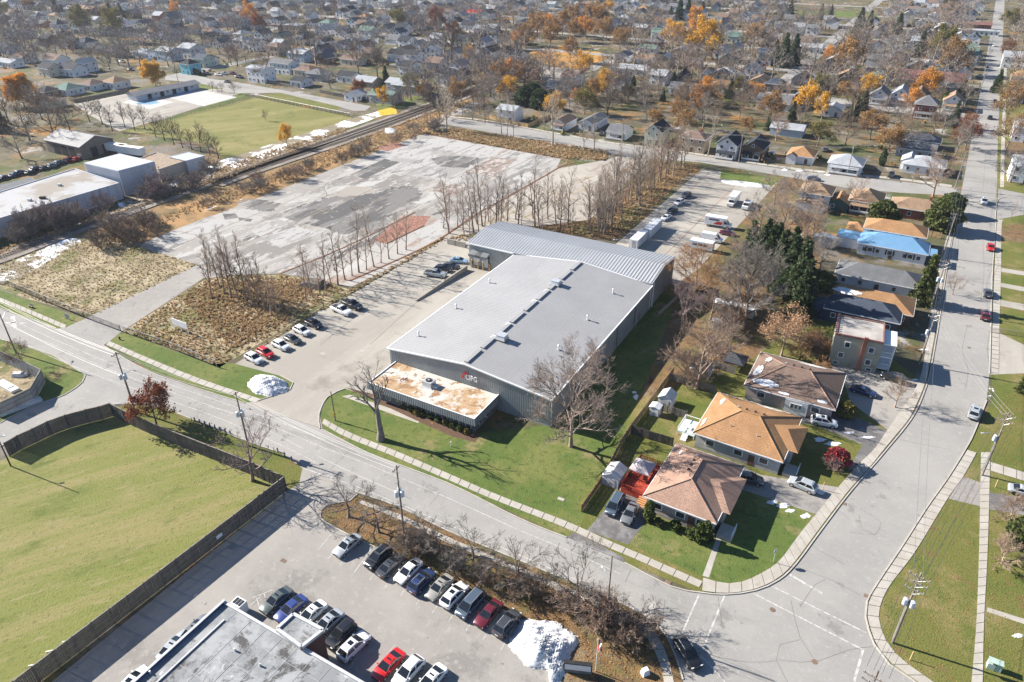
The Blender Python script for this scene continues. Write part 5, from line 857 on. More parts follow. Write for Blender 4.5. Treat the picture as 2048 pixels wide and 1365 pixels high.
# (px, py, width, depth, eave, kind, ridge axis, rise, wall, roof)
MID = [(1763, 180, 8, 11, 4.4, 'g', 'u', 3.2, 'w', 'g', 1), (1805, 179, 8, 11, 4.6, 'g', 'u', 3.2, 'w', 'l', 1), (1842, 182, 8, 11, 4.4, 'g', 'u', 3.4, 'c', 'b', 1), (1910, 192, 8, 10, 4.4, 'g', 'u', 3.2, 'w', 't', 1), (1648, 166, 11, 10, 3.2, 'h', 's', 2.6, 't', 't', 0), (1711, 169, 13, 9, 3.2, 'h', 's', 2.4, 't', 'b', 0), (1612, 183, 8, 10, 5.0, 'g', 'u', 3.2, 'b', 'g', 1), (1551, 195, 15, 10, 3.2, 'g', 's', 3.0, 'w', 'g', 0), (1668, 212, 8, 9, 3.0, 'g', 'u', 2.0, 'w', 'l', 0),
       (1417, 141, 9, 9, 3.2, 'h', 's', 2.2, 'B', 'n', 0), (1453, 138, 10, 9, 3.2, 'h', 's', 2.2, 'w', 'l', 0), (1372, 170, 15, 9, 3.4, 'g', 's', 2.4, 'w', 'g', 0), (1366, 146, 8, 10, 3.4, 'g', 'u', 2.6, 'd', 'k', 0), (1500, 178, 9, 11, 3.4, 'g', 'u', 3.4, 'c', 'g', 0), (1524, 156, 11, 9, 3.6, 'g', 'u', 3.0, 't', 't', 1), (1553, 160, 9, 9, 4.0, 'h', 's', 2.6, 'd', 'n', 0), (1606, 150, 9, 11, 4.2, 'g', 'u', 3.4, 'g', 'k', 1), (1322, 143, 9, 11, 5.2, 'g', 's', 2.2, 'w', 'l', 0), (1263, 132, 22, 8, 3.6, 'g', 's', 2.0, 'w', 'l', 0), (1490, 144, 9, 8, 3.2, 'h', 's', 2.0, 'w', 'g', 0),
       (1145, 146, 9, 11, 4.4, 'g', 's', 2.6, 'w', 'b', 0), (1033, 104, 10, 12, 4.6, 'g', 's', 3.0, 'w', 'k', 0), (982, 96, 9, 13, 5.0, 'g', 'u', 3.0, 'w', 'k', 0), (988, 125, 13, 8, 3.2, 'g', 's', 1.8, 'w', 'k', 0), (918, 124, 9, 9, 4.0, 'g', 'u', 3.0, 'w', 'l', 1), (893, 140, 9, 11, 5.4, 'g', 's', 2.6, 'w', 'k', 0), (922, 144, 9, 9, 4.2, 'g', 'u', 2.6, 'c', 'k', 0), (822, 166, 19, 9, 4.4, 'g', 's', 1.6, 'g', 'l', 0), (820, 126, 9, 12, 5.2, 'g', 's', 2.8, 'w', 'k', 0), (830, 104, 9, 10, 5.4, 'g', 's', 2.4, 'w', 'k', 0), (801, 103, 14, 10, 4.2, 'g', 's', 2.8, 'w', 'k', 0), (814, 76, 9, 10, 4.8, 'g', 's', 2.6, 'w', 'k', 0), (853, 86, 12, 9, 3.6, 'g', 's', 2.2, 'c', 'k', 0), (838, 84, 8, 9, 3.8, 'g', 'u', 2.6, 'w', 'l', 0), (940, 45, 12, 10, 4.2, 'g', 's', 2.8, 'w', 'k', 0), (963, 53, 10, 9, 4.2, 'g', 's', 2.4, 'w', 'l', 0),
       (602, 156, 8, 9, 3.2, 'g', 's', 2.0, 'w', 'k', 0), (614, 134, 13, 10, 3.6, 'h', 's', 2.2, 'c', 'b', 0), (636, 141, 11, 9, 4.2, 'h', 's', 2.0, 'g', 'g', 0), (697, 146, 11, 9, 3.4, 'g', 's', 2.2, 'w', 'k', 0), (736, 156, 13, 9, 3.2, 'g', 's', 2.0, 't', 'l', 0), (802, 160, 14, 9, 4.4, 'g', 's', 1.8, 'g', 'l', 0), (710, 184, 8, 8, 3.0, 'g', 'u', 1.8, 'w', 'l', 0), (770, 184, 14, 9, 4.0, 'g', 's', 1.8, 'g', 'G', 0), (553, 88, 11, 10, 6.0, 'h', 's', 2.2, 't', 'b', 0), (588, 48, 16, 9, 7.0, 'h', 's', 1.0, 't', 'l', 0), (656, 42, 12, 10, 5.6, 'h', 's', 2.2, 'w', 'G', 0), (413, 112, 9, 9, 4.4, 'g', 's', 2.4, 'w', 'k', 0), (600, 102, 13, 9, 5.4, 'g', 's', 1.6, 'B', 'l', 0), (706, 114, 14, 9, 3.4, 'g', 's', 2.0, 'c', 'b', 0), (650, 110, 8, 9, 3.6, 'g', 'u', 3.0, 'd', 'g', 0), (797, 60, 9, 10, 5.0, 'g', 'u', 2.8, 'w', 'n', 0), (736, 56, 13, 9, 4.4, 'g', 's', 2.8, 'w', 'G', 0), (720, 72, 11, 8, 3.4, 'g', 's', 2, 'w', 'g', 0), (708, 38, 9, 9, 5.0, 'g', 'u', 2.6, 'w', 'n', 0), (730, 30, 9, 9, 4.6, 'h', 's', 2.6, 'b', 'o', 0), (685, 20, 9, 10, 4.6, 'g', 'u', 2.6, 'w', 'k', 0),
       (98, 130, 11, 9, 4.6, 'g', 's', 2.8, 'c', 'k', 0), (145, 131, 12, 9, 4.2, 'g', 's', 2.6, 'w', 'k', 0), (170, 120, 8, 9, 5.4, 'g', 'u', 2.4, 'w', 'l', 0), (110, 112, 14, 10, 4.0, 'g', 's', 2.8, 'w', 'b', 0), (48, 108, 12, 10, 3.6, 'g', 's', 2.6, 'w', 'b', 0), (14, 90, 13, 10, 4.2, 'g', 's', 2.8, 'B', 'n', 0), (18, 120, 16, 8, 3.2, 'g', 's', 1.4, 'w', 'l', 0), (142, 77, 9, 9, 4.4, 'g', 's', 3.0, 't', 'k', 1), (172, 78, 11, 10, 4.2, 'h', 's', 3.0, 'w', 'n', 0), (187, 90, 9, 9, 3.8, 'g', 's', 2.8, 't', 'k', 0), (209, 93, 9, 9, 3.8, 'g', 's', 2.8, 't', 'k', 0), (231, 97, 10, 9, 3.8, 'g', 's', 2.8, 't', 'k', 0), (290, 101, 16, 9, 3.6, 'h', 's', 1.8, 'w', 'l', 0), (406, 112, 9, 9, 5.0, 'g', 's', 2.2, 'p', 'n', 0), (184, 162, 10, 10, 3.2, 'h', 's', 2.2, 'w', 'b', 0), (135, 170, 12, 10, 3.2, 'h', 's', 2.4, 'w', 'G', 0), (230, 157, 10, 10, 3.6, 'h', 's', 2.4, 'w', 't', 0), (94, 176, 9, 9, 3.0, 'h', 's', 2.0, 'd', 'k', 0), (98, 196, 13, 8, 3.0, 'h', 's', 1.6, 'c', 'b', 0), (20, 60, 10, 9, 3.8, 'g', 's', 2.6, 'w', 'k', 0), (48, 62, 10, 9, 3.8, 'g', 's', 2.6, 'w', 'k', 0), (95, 72, 10, 9, 4.0, 'g', 's', 2.6, 'd', 'k', 0),
       (2044, 108, 18, 12, 6.5, 'g', 's', 2.6, 'w', 'l', 0), (2050, 146, 12, 10, 3.4, 'h', 's', 2.4, 'c', 'o', 0), (2054, 180, 12, 10, 4.5, 'g', 's', 2.4, 'w', 'g', 0), (2060, 246, 10, 10, 5.6, 'g', 's', 2.6, 'w', 'l', 0), (2062, 320, 10, 10, 5.6, 'g', 's', 2.6, 'w', 'l', 0), (1910, 25, 9, 10, 4.6, 'g', 'u', 3.0, 'w', 'b', 0), (1944, 22, 9, 10, 4.8, 'g', 'u', 3.0, 'B', 'k', 1), (1952, 46, 22, 8, 3.4, 'g', 's', 1.6, 'b', 'm', 0), (1940, 58, 20, 8, 3.4, 'g', 's', .8, 'w', 'l', 0), (1975, 60, 16, 8, 3.4, 'g', 's', .8, 'w', 'l', 0), (1892, 58, 9, 10, 4.2, 'g', 'u', 2.8, 'w', 'l', 0), (1922, 68, 8, 10, 4.2, 'g', 'u', 3.0, 'w', 'l', 0), (1950, 70, 8, 10, 4.4, 'g', 'u', 3.0, 'w', 'n', 0),
       (1933, 90, 11, 9, 4.6, 'g', 's', 2.8, 'g', 'G', 0), (1938, 98, 11, 9, 4.6, 'g', 's', 2.8, 'g', 'G', 0), (1941, 107, 11, 9, 4.6, 'g', 's', 2.8, 'g', 'G', 0), (1932, 116, 11, 9, 4.6, 'g', 's', 2.8, 'g', 'g', 0), (1800, 107, 11, 9, 3.4, 'h', 's', 2.2, 'w', 'n', 0), (1760, 112, 13, 9, 3.6, 'g', 's', 2.4, 'w', 'g', 0), (1857, 126, 8, 8, 3.0, 'g', 'u', 2.2, 'w', 'l', 0), (1622, 90, 15, 9, 3.6, 'g', 's', 2.2, 'w', 'l', 0), (1712, 104, 8, 8, 4.4, 'g', 'u', 2.4, 'w', 'l', 0), (1622, 32, 8, 9, 4.8, 'h', 's', 2.8, 'c', 't', 0), (1627, 52, 9, 9, 4.6, 'g', 's', 2.4, 'w', 'g', 0), (1900, 168, 12, 9, 3.0, 'g', 's', 1.6, 'g', 'g', 0),
       (1472, 68, 10, 9, 4.4, 'g', 's', 2.8, 'p', 'G', 0), (1320, 60, 10, 10, 4.4, 'g', 's', 2.8, 'w', 'G', 0), (1310, 78, 11, 9, 4.0, 'h', 's', 2.8, 'b', 'g', 0), (1250, 32, 11, 9, 3.6, 'h', 's', 2.2, 'w', 'l', 0), (1222, 42, 9, 9, 4.0, 'g', 'u', 2.6, 'w', 'l', 0), (1288, 14, 10, 9, 4, 'h', 's', 2.6, 'c', 'o', 0), (1240, 16, 8, 10, 4.6, 'g', 'u', 3.0, 'w', 'n', 0), (1190, 22, 9, 10, 4.4, 'g', 'u', 2.8, 'w', 'l', 0), (1250, 105, 9, 10, 4.0, 'g', 'u', 2.4, 'w', 'n', 0), (1290, 112, 12, 9, 3.4, 'g', 's', 2.2, 'w', 't', 0), (1298, 92, 12, 9, 3.2, 'g', 's', 2.0, 'w', 'G', 0), (1445, 98, 9, 9, 4, 'g', 'u', 2.6, 'w', 'l', 0), (1534, 100, 9, 9, 4.0, 'g', 's', 2.4, 'w', 'n', 0), (1490, 28, 9, 9, 4.6, 'g', 'u', 3, 'w', 'l', 0), (1515, 40, 10, 9, 4.6, 'g', 'u', 3, 'w', 'l', 0), (1510, 18, 9, 9, 4.6, 'g', 's', 3, 'w', 'k', 0)]
HPOS = []
for (px, py, w_, d_, h, k, ax, ri, wa, ro, po) in MID: hs(px, py, w_, d_, h, k, ax, ri, wa, ro, po, near=1 if py > 100 else 0)
HPOS = [(Vector(o.location[:2]), 9.0) for o in col.objects if o.type == 'EMPTY' and o.get('category') in ('house', 'apartment house', 'hall', 'building', 'warehouse', 'barn')]
HPOS += [(WA + Vector((12, 25)), 40)]
# ------------------------------------------------------------------ rest of the town: lots along the far streets
rg = random.Random(21)
def free(p, r, extra=0):
    return all((p - q).length > r + rr for q, rr in HPOS)
ns = 0
for u in [uB + 75 * k for k in range(0, 8)]:
    for side in (-1, 1):
        s = -1000 + rg.uniform(0, 10)
        while s < us(G(1940, 60))[0]:
            s += rg.uniform(15.5, 22); p = su(s, u + side * (15 + rg.uniform(-2, 3))); px, py = PX(p.x, p.y, 3)
            if not (-60 < px < 2090 and -12 < py < 215): continue
            if 1575 < px < 1775 and py < 40: continue
            if px > 1888 + (444 - py) * .178: continue
            if 1050 < px < 1250 and 60 < py < 140 or (130 < px < 720 and py > 150): continue
            if py > 140 and px < 900: continue
            if any(abs(s - q) < 12 for q in STREETS_S): continue
            if ns >= 128 or not free(p, 7.2): continue
            bluish = px < 1000
            wa = rg.choices('wwwcgtbBd' if bluish else 'wwcgtbdw')[0] if not bluish else rg.choices(list('wcgtBbd'), [8, 2, 2, 1.4, 1.2, .8, .8])[0]
            ro = rg.choices(list('kgnlbtGo'), [3, 3, 2.4, 2.2, 1.4, 1, .6, .4])[0]
            hs(px, py, rg.uniform(7.5, 11), rg.uniform(8.5, 12), rg.choice((3.2, 3.6, 4.2, 4.6, 5.4)), rg.choices('gh', [4, 1.3])[0], rg.choices('us', [3, 2])[0], rg.uniform(2.2, 3.3), wa, ro, 0, near=0, at=p)
            HPOS.append((p, 7.5)); ns += 1
print('far houses', ns, 'total', len(HPOS))
# farthest houses past the first three hundred, joined
VW = {k: MB() for k in 'wcgt'}; VR = {k: MB() for k in 'kglb'}; nj = 0
for u in [uB + 75 * k for k in range(0, 9)]:
    for off in (-24, -13, 13, 24):
        s = -1000 + rg.uniform(0, 10)
        while s < us(G(1940, 60))[0]:
            s += rg.uniform(13, 26); p = su(s, u + off + rg.uniform(-2, 2)); px, py = PX(p.x, p.y, 3)
            if not (-40 < px < 2080 and -12 < py < (150 if px > 900 else 125)) or (px < 720 and py > 112) or (1575 < px < 1775 and py < 40) or (1050 < px < 1250 and 55 < py < 140) or any(abs(s - q) < 10 for q in STREETS_S) or px > 1888 + (444 - py) * .178 or not free(p, 5.6): continue
            w_, d_, h, ri = rg.uniform(7, 10), rg.uniform(8, 11), rg.choice((3.2, 4.2, 5.2)), rg.uniform(2, 3.2); ax = rg.choice('us'); W_ = VW[rg.choice('wwwcgt')]; R_ = VR[rg.choice('kglb')]
            x0, y0 = w_ / 2, d_ / 2; k = ri - .22; loc = [(-x0, -y0, 0), (x0, -y0, 0), (x0, y0, 0), (-x0, y0, 0), (-x0, -y0, h), (x0, -y0, h), (x0, y0, h), (-x0, y0, h)] + ([(-x0, 0, h + k), (x0, 0, h + k)] if ax == 's' else [(0, -y0, h + k), (0, y0, h + k)])
            f = [(0, 1, 5, 4), (2, 3, 7, 6), (3, 0, 4, 8, 7), (1, 2, 6, 9, 5)] if ax == 's' else [(0, 1, 5, 8, 4), (2, 3, 7, 9, 6), (3, 0, 4, 7), (1, 2, 6, 5)]
            T = lambda q: (p.x + UX.x * q[0] + UY.x * q[1], p.y + UX.y * q[0] + UY.y * q[1], q[2])
            W_.add([T(q) for q in loc], f); b = MB(); roofmesh(b, -x0, x0, -y0, y0, h, ri, 'g', ax); R_.add([T(q) for q in b.v], b.f); HPOS.append((p, 6.5)); nj += 1
for k, b in VW.items(): b.build('distant_houses', WALLS[k][1])['kind'] = 'stuff'
for k, b in VR.items(): b.build('distant_roofs', ROOFS[k][1])['kind'] = 'stuff'
SB = {k: MB() for k in 'wgd'}
for k in range(420):                             # small sheds and garages behind the houses, too many and too small to pick apart
    q = HPOS[rg.randrange(len(HPOS))][0]; a = rg.uniform(0, 6.28); p = q + Vector((math.cos(a), math.sin(a))) * rg.uniform(11, 15); px, py = PX(p.x, p.y)
    if not (-40 < px < 1930 and -10 < py < 150) or (px < 720 and py > 120) or px > 1892 + (444 - py) * .178 or not free(p, 3) or any(abs(us(p)[1] - u_) < 7 for u_ in STREETS_U + [uB]) or any(abs(us(p)[0] - q_) < 7 for q_ in STREETS_S) or (1040 < px < 1260 and 85 < py < 150): continue
    w_, d_, h_ = rg.uniform(1.2, 2.4), rg.uniform(1.4, 3), rg.uniform(2, 2.6); b = SB[rg.choice('wgd')]; g_ = MB(); gable(g_, w_, d_, h_, .8); b.add([(p.x + UX.x * v[0] + UY.x * v[1], p.y + UX.y * v[0] + UY.y * v[1], v[2]) for v in g_.v], g_.f); HPOS.append((p, 2.5))
for k, m_ in (('w', M_WHITE), ('g', ROOFS['l'][1]), ('d', ROOFS['b'][1])): SB[k].build('distant_sheds', m_)['kind'] = 'stuff'
print('joined houses', nj)
# ================================================================== vehicles
def carpaint(name, c, metal=0.0): return flat('paint_' + name, c, .28, .03, .5, .5, metal, .8)
PAINT = {'w': ('white', carpaint('white', C(.74, .75, .76))), 's': ('silver', carpaint('silver', C(.42, .45, .47), .3)), 'k': ('black', carpaint('black', C(.012, .013, .016))), 'd': ('dark grey', carpaint('darkgrey', C(.055, .06, .068), .2)), 'r': ('bright red', carpaint('red', C(.5, .012, .012))), 'm': ('maroon', carpaint('maroon', C(.11, .012, .022))),
         'b': ('dark blue', carpaint('darkblue', C(.02, .035, .10))), 'u': ('blue', carpaint('blue', C(.03, .05, .19))), 'l': ('light blue', carpaint('lightblue', C(.22, .38, .55))), 'g': ('grey', carpaint('grey', C(.17, .18, .19), .2)), 't': ('beige grey', carpaint('beigegrey', C(.33, .32, .29), .2)), 'n': ('slate blue', carpaint('slateblue', C(.08, .11, .15), .2)), 'v': ('dark green grey', carpaint('greengrey', C(.09, .11, .105), .2))}
M_CGLASS = flat('car_glass', C(.012, .015, .02), .06, .1, .5, .6); M_TYRE = flat('tyre', C(.018, .018, .02), .85); M_RIM = flat('alloy_rim', C(.45, .46, .48), .3, .1, metal=.6); M_HL = flat('headlight', C(.6, .64, .68), .12, .05); M_TL = flat('tail_light', C(.32, .012, .015), .25); M_TRIMK = flat('black_plastic', C(.025, .025, .028), .6)
#          L     W     H    zh(hood) zb(belt) hood   ws0   ws1   rear1  rear0   kind
CARS = {'sedan': (4.75, 1.84, 1.45, .86, .95, 1.15, 1.55, 1.95, 1.30, .55), 'suv': (4.65, 1.90, 1.70, 1.02, 1.10, 1.05, 1.45, 1.85, .55, .18), 'hatch': (4.25, 1.80, 1.50, .92, 1.0, .95, 1.35, 1.8, .6, .2),
        'minivan': (5.1, 1.98, 1.76, 1.02, 1.08, .7, 1.05, 1.75, .45, .12), 'jeep': (4.5, 1.88, 1.85, 1.12, 1.15, 1.35, 1.6, 1.8, .22, .12), 'pickup': (5.8, 2.02, 1.90, 1.18, 1.22, 1.45, 1.85, 2.25, 2.35, 2.15)}
CARMESH = {}
def carmeshes(kind):
    if kind in CARMESH: return CARMESH[kind]
    L, W, H, zh, zb, hood, ws0, ws1, re1, re0 = CARS[kind]; h = W / 2; zs = .24
    xf, xr = L / 2, -L / 2; xa, xb = xf - hood - .02, xr + re0 + .05   # bonnet end, boot start
    st = [(xf, .42, .50, .60, .62), (xf - .05, .30, .60, .70, .78), (xf - .18, .26, .64, zh - .18, .90), (xf - .42, zs, .70, zh - .09, .97), (xf - .75, zs, .74, zh - .03, 1.0), (xf - hood, zs, zb - .1, zh + .02, 1.0), (0.0, zs, zb - .1, zb, 1.0), (xr + re0 + .1, zs, zb - .1, zb + .01, 1.0), (xr + .34, zs, zb - .12, zb - .02, .97), (xr + .12, .28, .74, zb - .05, .90), (xr + .03, .34, .68, zb - .12, .80), (xr, .42, .62, .78, .68)]
    if kind == 'pickup': st = st[:7] + [(xr + 2.2, zs + .1, zb - .12, zb, 1.0), (xr + .2, zs + .1, zb - .12, zb, 1.0), (xr + .03, .42, zb - .14, zb, .99), (xr, .5, zb - .16, zb - .05, .98)]
    b = MB(); vs = []; n = 8
    for x, z0, zm, z1, wf in st:
        w = h * wf; vs += [(x, -w * .86, z0), (x, -w, z0 + (zm - z0) * .35), (x, -w * .99, zm), (x, -w * .86, z1), (x, w * .86, z1), (x, w * .99, zm), (x, w, z0 + (zm - z0) * .35), (x, w * .86, z0)]
    fs = []
    for i in range(len(st) - 1):
        for k in range(n): fs.append((i * n + k, i * n + (k + 1) % n, (i + 1) * n + (k + 1) % n, (i + 1) * n + k))
    fs.append(tuple(range(n))[::-1]); fs.append(tuple(range((len(st) - 1) * n, len(st) * n)))
    b.add(vs, fs)
    if kind == 'pickup': pass
    body = b.mesh('car_body', PAINT['w'][1]); body.polygons.foreach_set('use_smooth', [True] * len(body.polygons))
    try: body.set_sharp_from_angle(angle=R(40))
    except Exception: pass
    # cabin: lower and upper rings
    x0, x1, x2, x3 = xf - ws0 + .35, xf - ws0 - .45 - (ws1 - ws0) * .4, xr + re1 + .25, xr + re0
    if kind == 'pickup': x2, x3 = xr + re1 + .1, xr + re0
    wl, wu = h * .88, h * .70; zt = H - .06
    lo = [(x0, -wl, zb - .03), (x0, wl, zb - .03), (x3, wl, zb - .03), (x3, -wl, zb - .03)]; up = [(x1, -wu, zt), (x1, wu, zt), (x2, wu, zt), (x2, -wu, zt)]
    def pane(i, j, t0=.10, t1=.92, e=.04, out=.012):
        A, B, Cc, D = Vector(lo[i]), Vector(lo[j]), Vector(up[j]), Vector(up[i]); q = []
        for u_, v_ in ((e, t0), (1 - e, t0), (1 - e, t1), (e, t1)): q.append(A.lerp(B, u_).lerp(D.lerp(Cc, u_), v_))
        nn = (q[1] - q[0]).cross(q[3] - q[0]).normalized(); c = (lo[0][0] + lo[2][0]) / 2
        if nn.dot(q[0] - Vector((c, 0, zb))) < 0: nn = -nn
        return [p + nn * out for p in q]
    cab = MB(); cab.add(lo + up, [(0, 1, 5, 4), (1, 2, 6, 5), (2, 3, 7, 6), (3, 0, 4, 7), (4, 5, 6, 7)])
    rz = [(x1 - .05, -wu * .95, zt + .001), (x1 - .05, wu * .95, zt + .001), (x2 + .05, wu * .95, zt + .001), (x2 + .05, -wu * .95, zt + .001)]; rz += [((p[0] - (x1 + x2) / 2) * .86 + (x1 + x2) / 2, p[1] * .8, H) for p in rz]
    cab.add(rz, [(0, 1, 5, 4), (1, 2, 6, 5), (2, 3, 7, 6), (3, 0, 4, 7), (4, 5, 6, 7)]); cabin = cab.mesh('car_cabin', PAINT['w'][1])
    def pm(name, q): m = MB(); m.add(q, [(0, 1, 2, 3)]); return m.mesh(name, M_CGLASS)
    g = [('windscreen', pm('windscreen', pane(0, 1, .08, .95))), ('rear_window', pm('rear_window', pane(2, 3, .12, .9)))]
    for i, j in ((1, 2), (3, 0)):
        q = pane(i, j, .1, .9, .0); m = MB(); A = q
        for a0, a1 in ((.07, .49), (.53, .93)): m.add([A[0].lerp(A[1], a0), A[0].lerp(A[1], a1), A[3].lerp(A[2], a1 * .98), A[3].lerp(A[2], a0 * 1.05 + .01)], [(0, 1, 2, 3)])
        g.append(('side_window', m.mesh('side_window', M_CGLASS)))
    sun = MB(); sun.bx((x1 + x2) / 2 - .05, x1 - .35, -wu * .55, wu * .55, H - .01, H + .012); sunm = sun.mesh('sunroof', M_CGLASS)
    r = .34 if kind in ('sedan', 'hatch') else .38
    ty = MB(); ty.tube([(0, -.11, 0), (0, .11, 0)], r, 14); tym = ty.mesh('tyre', M_TYRE); rm = MB(); rm.tube([(0, -.125, 0), (0, .125, 0)], r * .62, 8); rim = rm.mesh('rim', M_RIM)
    wx = (xf - .88, xr + .92) if kind != 'pickup' else (xf - .95, xr + 1.25)
    hl = MB().box((xf - .17, 0, zh - .24), (.2, .3, .1), 0).mesh('headlight', M_HL); tl = MB().box((xr + .09, 0, zb - .16), (.1, .24, .14)).mesh('tail_light', M_TL)
    mi = MB().box((0, 0, 0), (.14, .2, .13)).mesh('mirror', PAINT['w'][1]); gr = MB().bx(xf - .05, xf + .012, -h * .5, h * .5, .45, .68).mesh('grille', M_TRIMK); pl = MB().bx(xr - .015, xr + .05, -.26, .26, .62, .74).mesh('number_plate', M_WHITE); bp = MB().bx(xr - .03, xr + .1, -h * .8, h * .8, .36, .52).mesh('bumper', M_TRIMK)
    bed = MB().bx(xr + .15, xr + 2.05, -h * .78, h * .78, zb - .02, zb + .012).mesh('cargo_bed', M_TRIMK)
    rail = MB().bx(x2 + .1, x1 - .2, -.02, .02, 0, .06).mesh('roof_rail', M_STEEL)
    CARMESH[kind] = dict(body=body, cabin=cabin, glass=g, sun=sunm, tyre=tym, rim=rim, wx=wx, r=r, hl=hl, tl=tl, mi=mi, gr=gr, pl=pl, bp=bp, bed=bed, h=h, x1=x1, x0=x0, zb=zb, wu=wu, H=H, rail=rail); return CARMESH[kind]
def car(px, py, ang, kind, paint, label=None, sunroof=False, group='parked cars', pl=None, detail=1, z=.02, noun=None, at=None):
    M = carmeshes(kind); p = at if at is not None else G(px, py, .5); name = {'sedan': 'sedan', 'suv': 'suv', 'hatch': 'hatchback', 'minivan': 'minivan', 'jeep': 'off_road_car', 'pickup': 'pickup_truck'}[kind]
    e = empty(name, (p.x, p.y, z), ang); pm = PAINT[paint][1]
    noun = noun or {'hatch': 'hatchback', 'jeep': 'boxy off road car', 'pickup': 'pickup truck', 'suv': 'SUV'}.get(kind, kind)
    if label: tag(e, label, 'truck' if kind == 'pickup' else 'car', group)
    else: pend(e, '%s %s' % (PAINT[paint][0], noun), 'truck' if kind == 'pickup' else 'car', group, pl)
    put('body', M['body'], e, m=pm); c = put('cabin', M['cabin'], e, m=pm)
    for n_, m_ in M['glass']: put(n_, m_, e)
    for x in M['wx']:
        for s in (-1, 1):
            t = put('wheel', M['tyre'], e, (x, s * (M['h'] - .10), M['r']))
            if detail: put('rim', M['rim'], t)
    if detail:
        for s in (-1, 1):
            put('headlight', M['hl'], e, (0, s * M['h'] * .66, 0)); put('tail_light', M['tl'], e, (0, s * M['h'] * .70, 0)); put('mirror', M['mi'], e, (M['x0'] - .35, s * (M['h'] + .07), M['zb'] + .06), m=pm)
        put('grille', M['gr'], e); put('number_plate', M['pl'], e); put('bumper', M['bp'], e)
        if sunroof: put('sunroof', M['sun'], c)
        if kind in ('suv', 'minivan'):
            for s in (-1, 1): put('roof_rail', M['rail'], c, (0, s * M['wu'] * .86, M['H'] - .07))
    if kind == 'pickup': put('cargo_bed', M['bed'], e)
    return e
def adir(a, b): d = G(*b) - G(*a); return math.atan2(d.y, d.x)
A1 = adir((1275 / 2.9257 + 600, 975 / 2.9257 + 899), (1165 / 2.9257 + 600, 1105 / 2.9257 + 899))   # noses towards the lower left
gA = 'cars in the upper row of the lot'; gB = 'cars in the row beside the showroom'
for px, py, f, k, c, s, l in ((695, 1092, 1, 'sedan', 's', 1, 'silver sedan parked alone at the left end of the upper row'), (757, 1116, 1, 'suv', 'k', 1, 'black SUV with dark roof, next after the gap in the upper row'), (782, 1132, 0, 'sedan', 'd', 1, 'dark grey sedan between the black SUV and a white sedan'), (817, 1144, 1, 'sedan', 'w', 0, 'white sedan between dark cars in the upper row'), (844, 1164, 0, 'suv', 'b', 1, 'dark blue SUV right of the white sedan in the upper row'), (879, 1176, 1, 'sedan', 't', 1, 'beige grey sedan with dark sunroof in the upper row'),
                      (909, 1192, 0, 'suv', 'w', 1, 'white SUV with sunroof in the upper row'), (942, 1209, 1, 'minivan', 'n', 0, 'slate blue minivan right of the white SUV'), (977, 1229, 1, 'sedan', 'm', 0, 'maroon sedan near the snow pile'), (1014, 1248, 0, 'suv', 'd', 0, 'dark grey SUV right beside the snow pile')):
    car(px, py, A1 + (0 if f else math.pi), k, c, l, s, gA)
for px, py, f, k, c, s, l in ((553, 1202, 1, 'sedan', 'v', 1, 'dark green grey sedan beside the striped bay by the showroom'), (582, 1219, 1, 'sedan', 'u', 0, 'blue sedan half hidden by the showroom roof corner'), (622, 1230, 1, 'sedan', 'w', 1, 'white sedan behind the brick tower of the showroom'), (655, 1248, 1, 'sedan', 's', 1, 'silver sedan just left of the black off road car'), (682, 1272, 1, 'jeep', 'k', 0, 'black boxy off road car near the brick tower'), (708, 1294, 0, 'suv', 'w', 1, 'white SUV right of the black off road car'), (777, 1331, 1, 'sedan', 'r', 1, 'bright red sedan parked beside the showroom'), (817, 1345, 1, 'suv', 'w', 0, 'white SUV right of the bright red sedan'), (862, 1362, 1, 'sedan', 'w', 1, 'white sedan cut off by the bottom edge of the picture')):
    car(px, py, A1 + (0 if f else math.pi), k, c, l, s, gB)
A2 = adir((350, 1365), (500, 1200))
for px, py, k, c, l in ((349, 1294, 'sedan', 's', 'silver sedan half hidden by the showroom parapet'), (392, 1260, 'sedan', 'g', 'grey sedan barely showing behind the showroom parapet'), (268, 1368, 'suv', 'w', 'white SUV showing at the lower left showroom edge')): car(px, py, A2, k, c, l, 1, 'cars behind the showroom')
car(1375, 1307, adir((1360, 1282), (1392, 1332)), 'suv', 'k', 'black SUV waiting at the intersection with long shadow', 1, 'cars on the road')
A3 = adir((1440 / 2.9257, 440 + 800 / 2.9257), (1535 / 2.9257, 440 + 850 / 2.9257)); gC = 'cars along the left edge of the warehouse yard'
for px, py, k, c, l in ((508, 718, 'suv', 'w', 'white SUV nearest the snow pile in the warehouse yard'), (531, 707, 'suv', 'r', 'bright red SUV in the warehouse yard row'), (562, 692, 'suv', 'w', 'white SUV right of the red one in the warehouse yard'), (585, 679, 'sedan', 'd', 'dark grey sedan in the warehouse yard row'), (604, 663, 'suv', 'w', 'white SUV third from the far end of the yard row'), (628, 649, 'suv', 'k', 'black SUV between white cars in the yard row'), (683, 622, 'pickup', 'w', 'white pickup truck in the warehouse yard row'), (705, 611, 'pickup', 'k', 'black pickup truck at the far end of the yard row')): car(px, py, A3, k, c, l, k == 'sedan', gC)
A4 = GRID; gD = 'cars above the loading dock ramp'
for px, py, k, c, l, f in ((871, 549, 'pickup', 's', 'silver white pickup truck above the loading dock ramp', 0), (886, 539, 'suv', 'k', 'black SUV above the loading dock ramp', 0), (902, 533, 'sedan', 'd', 'dark sedan above the loading dock ramp', 0), (918, 522, 'sedan', 'l', 'light blue sedan nearest the loading docks', 0)): car(px, py, A4 + R(14), k, c, l, 1, gD)
A5 = GRID - math.pi / 2; gE = 'cars along the left edge of the back lot'
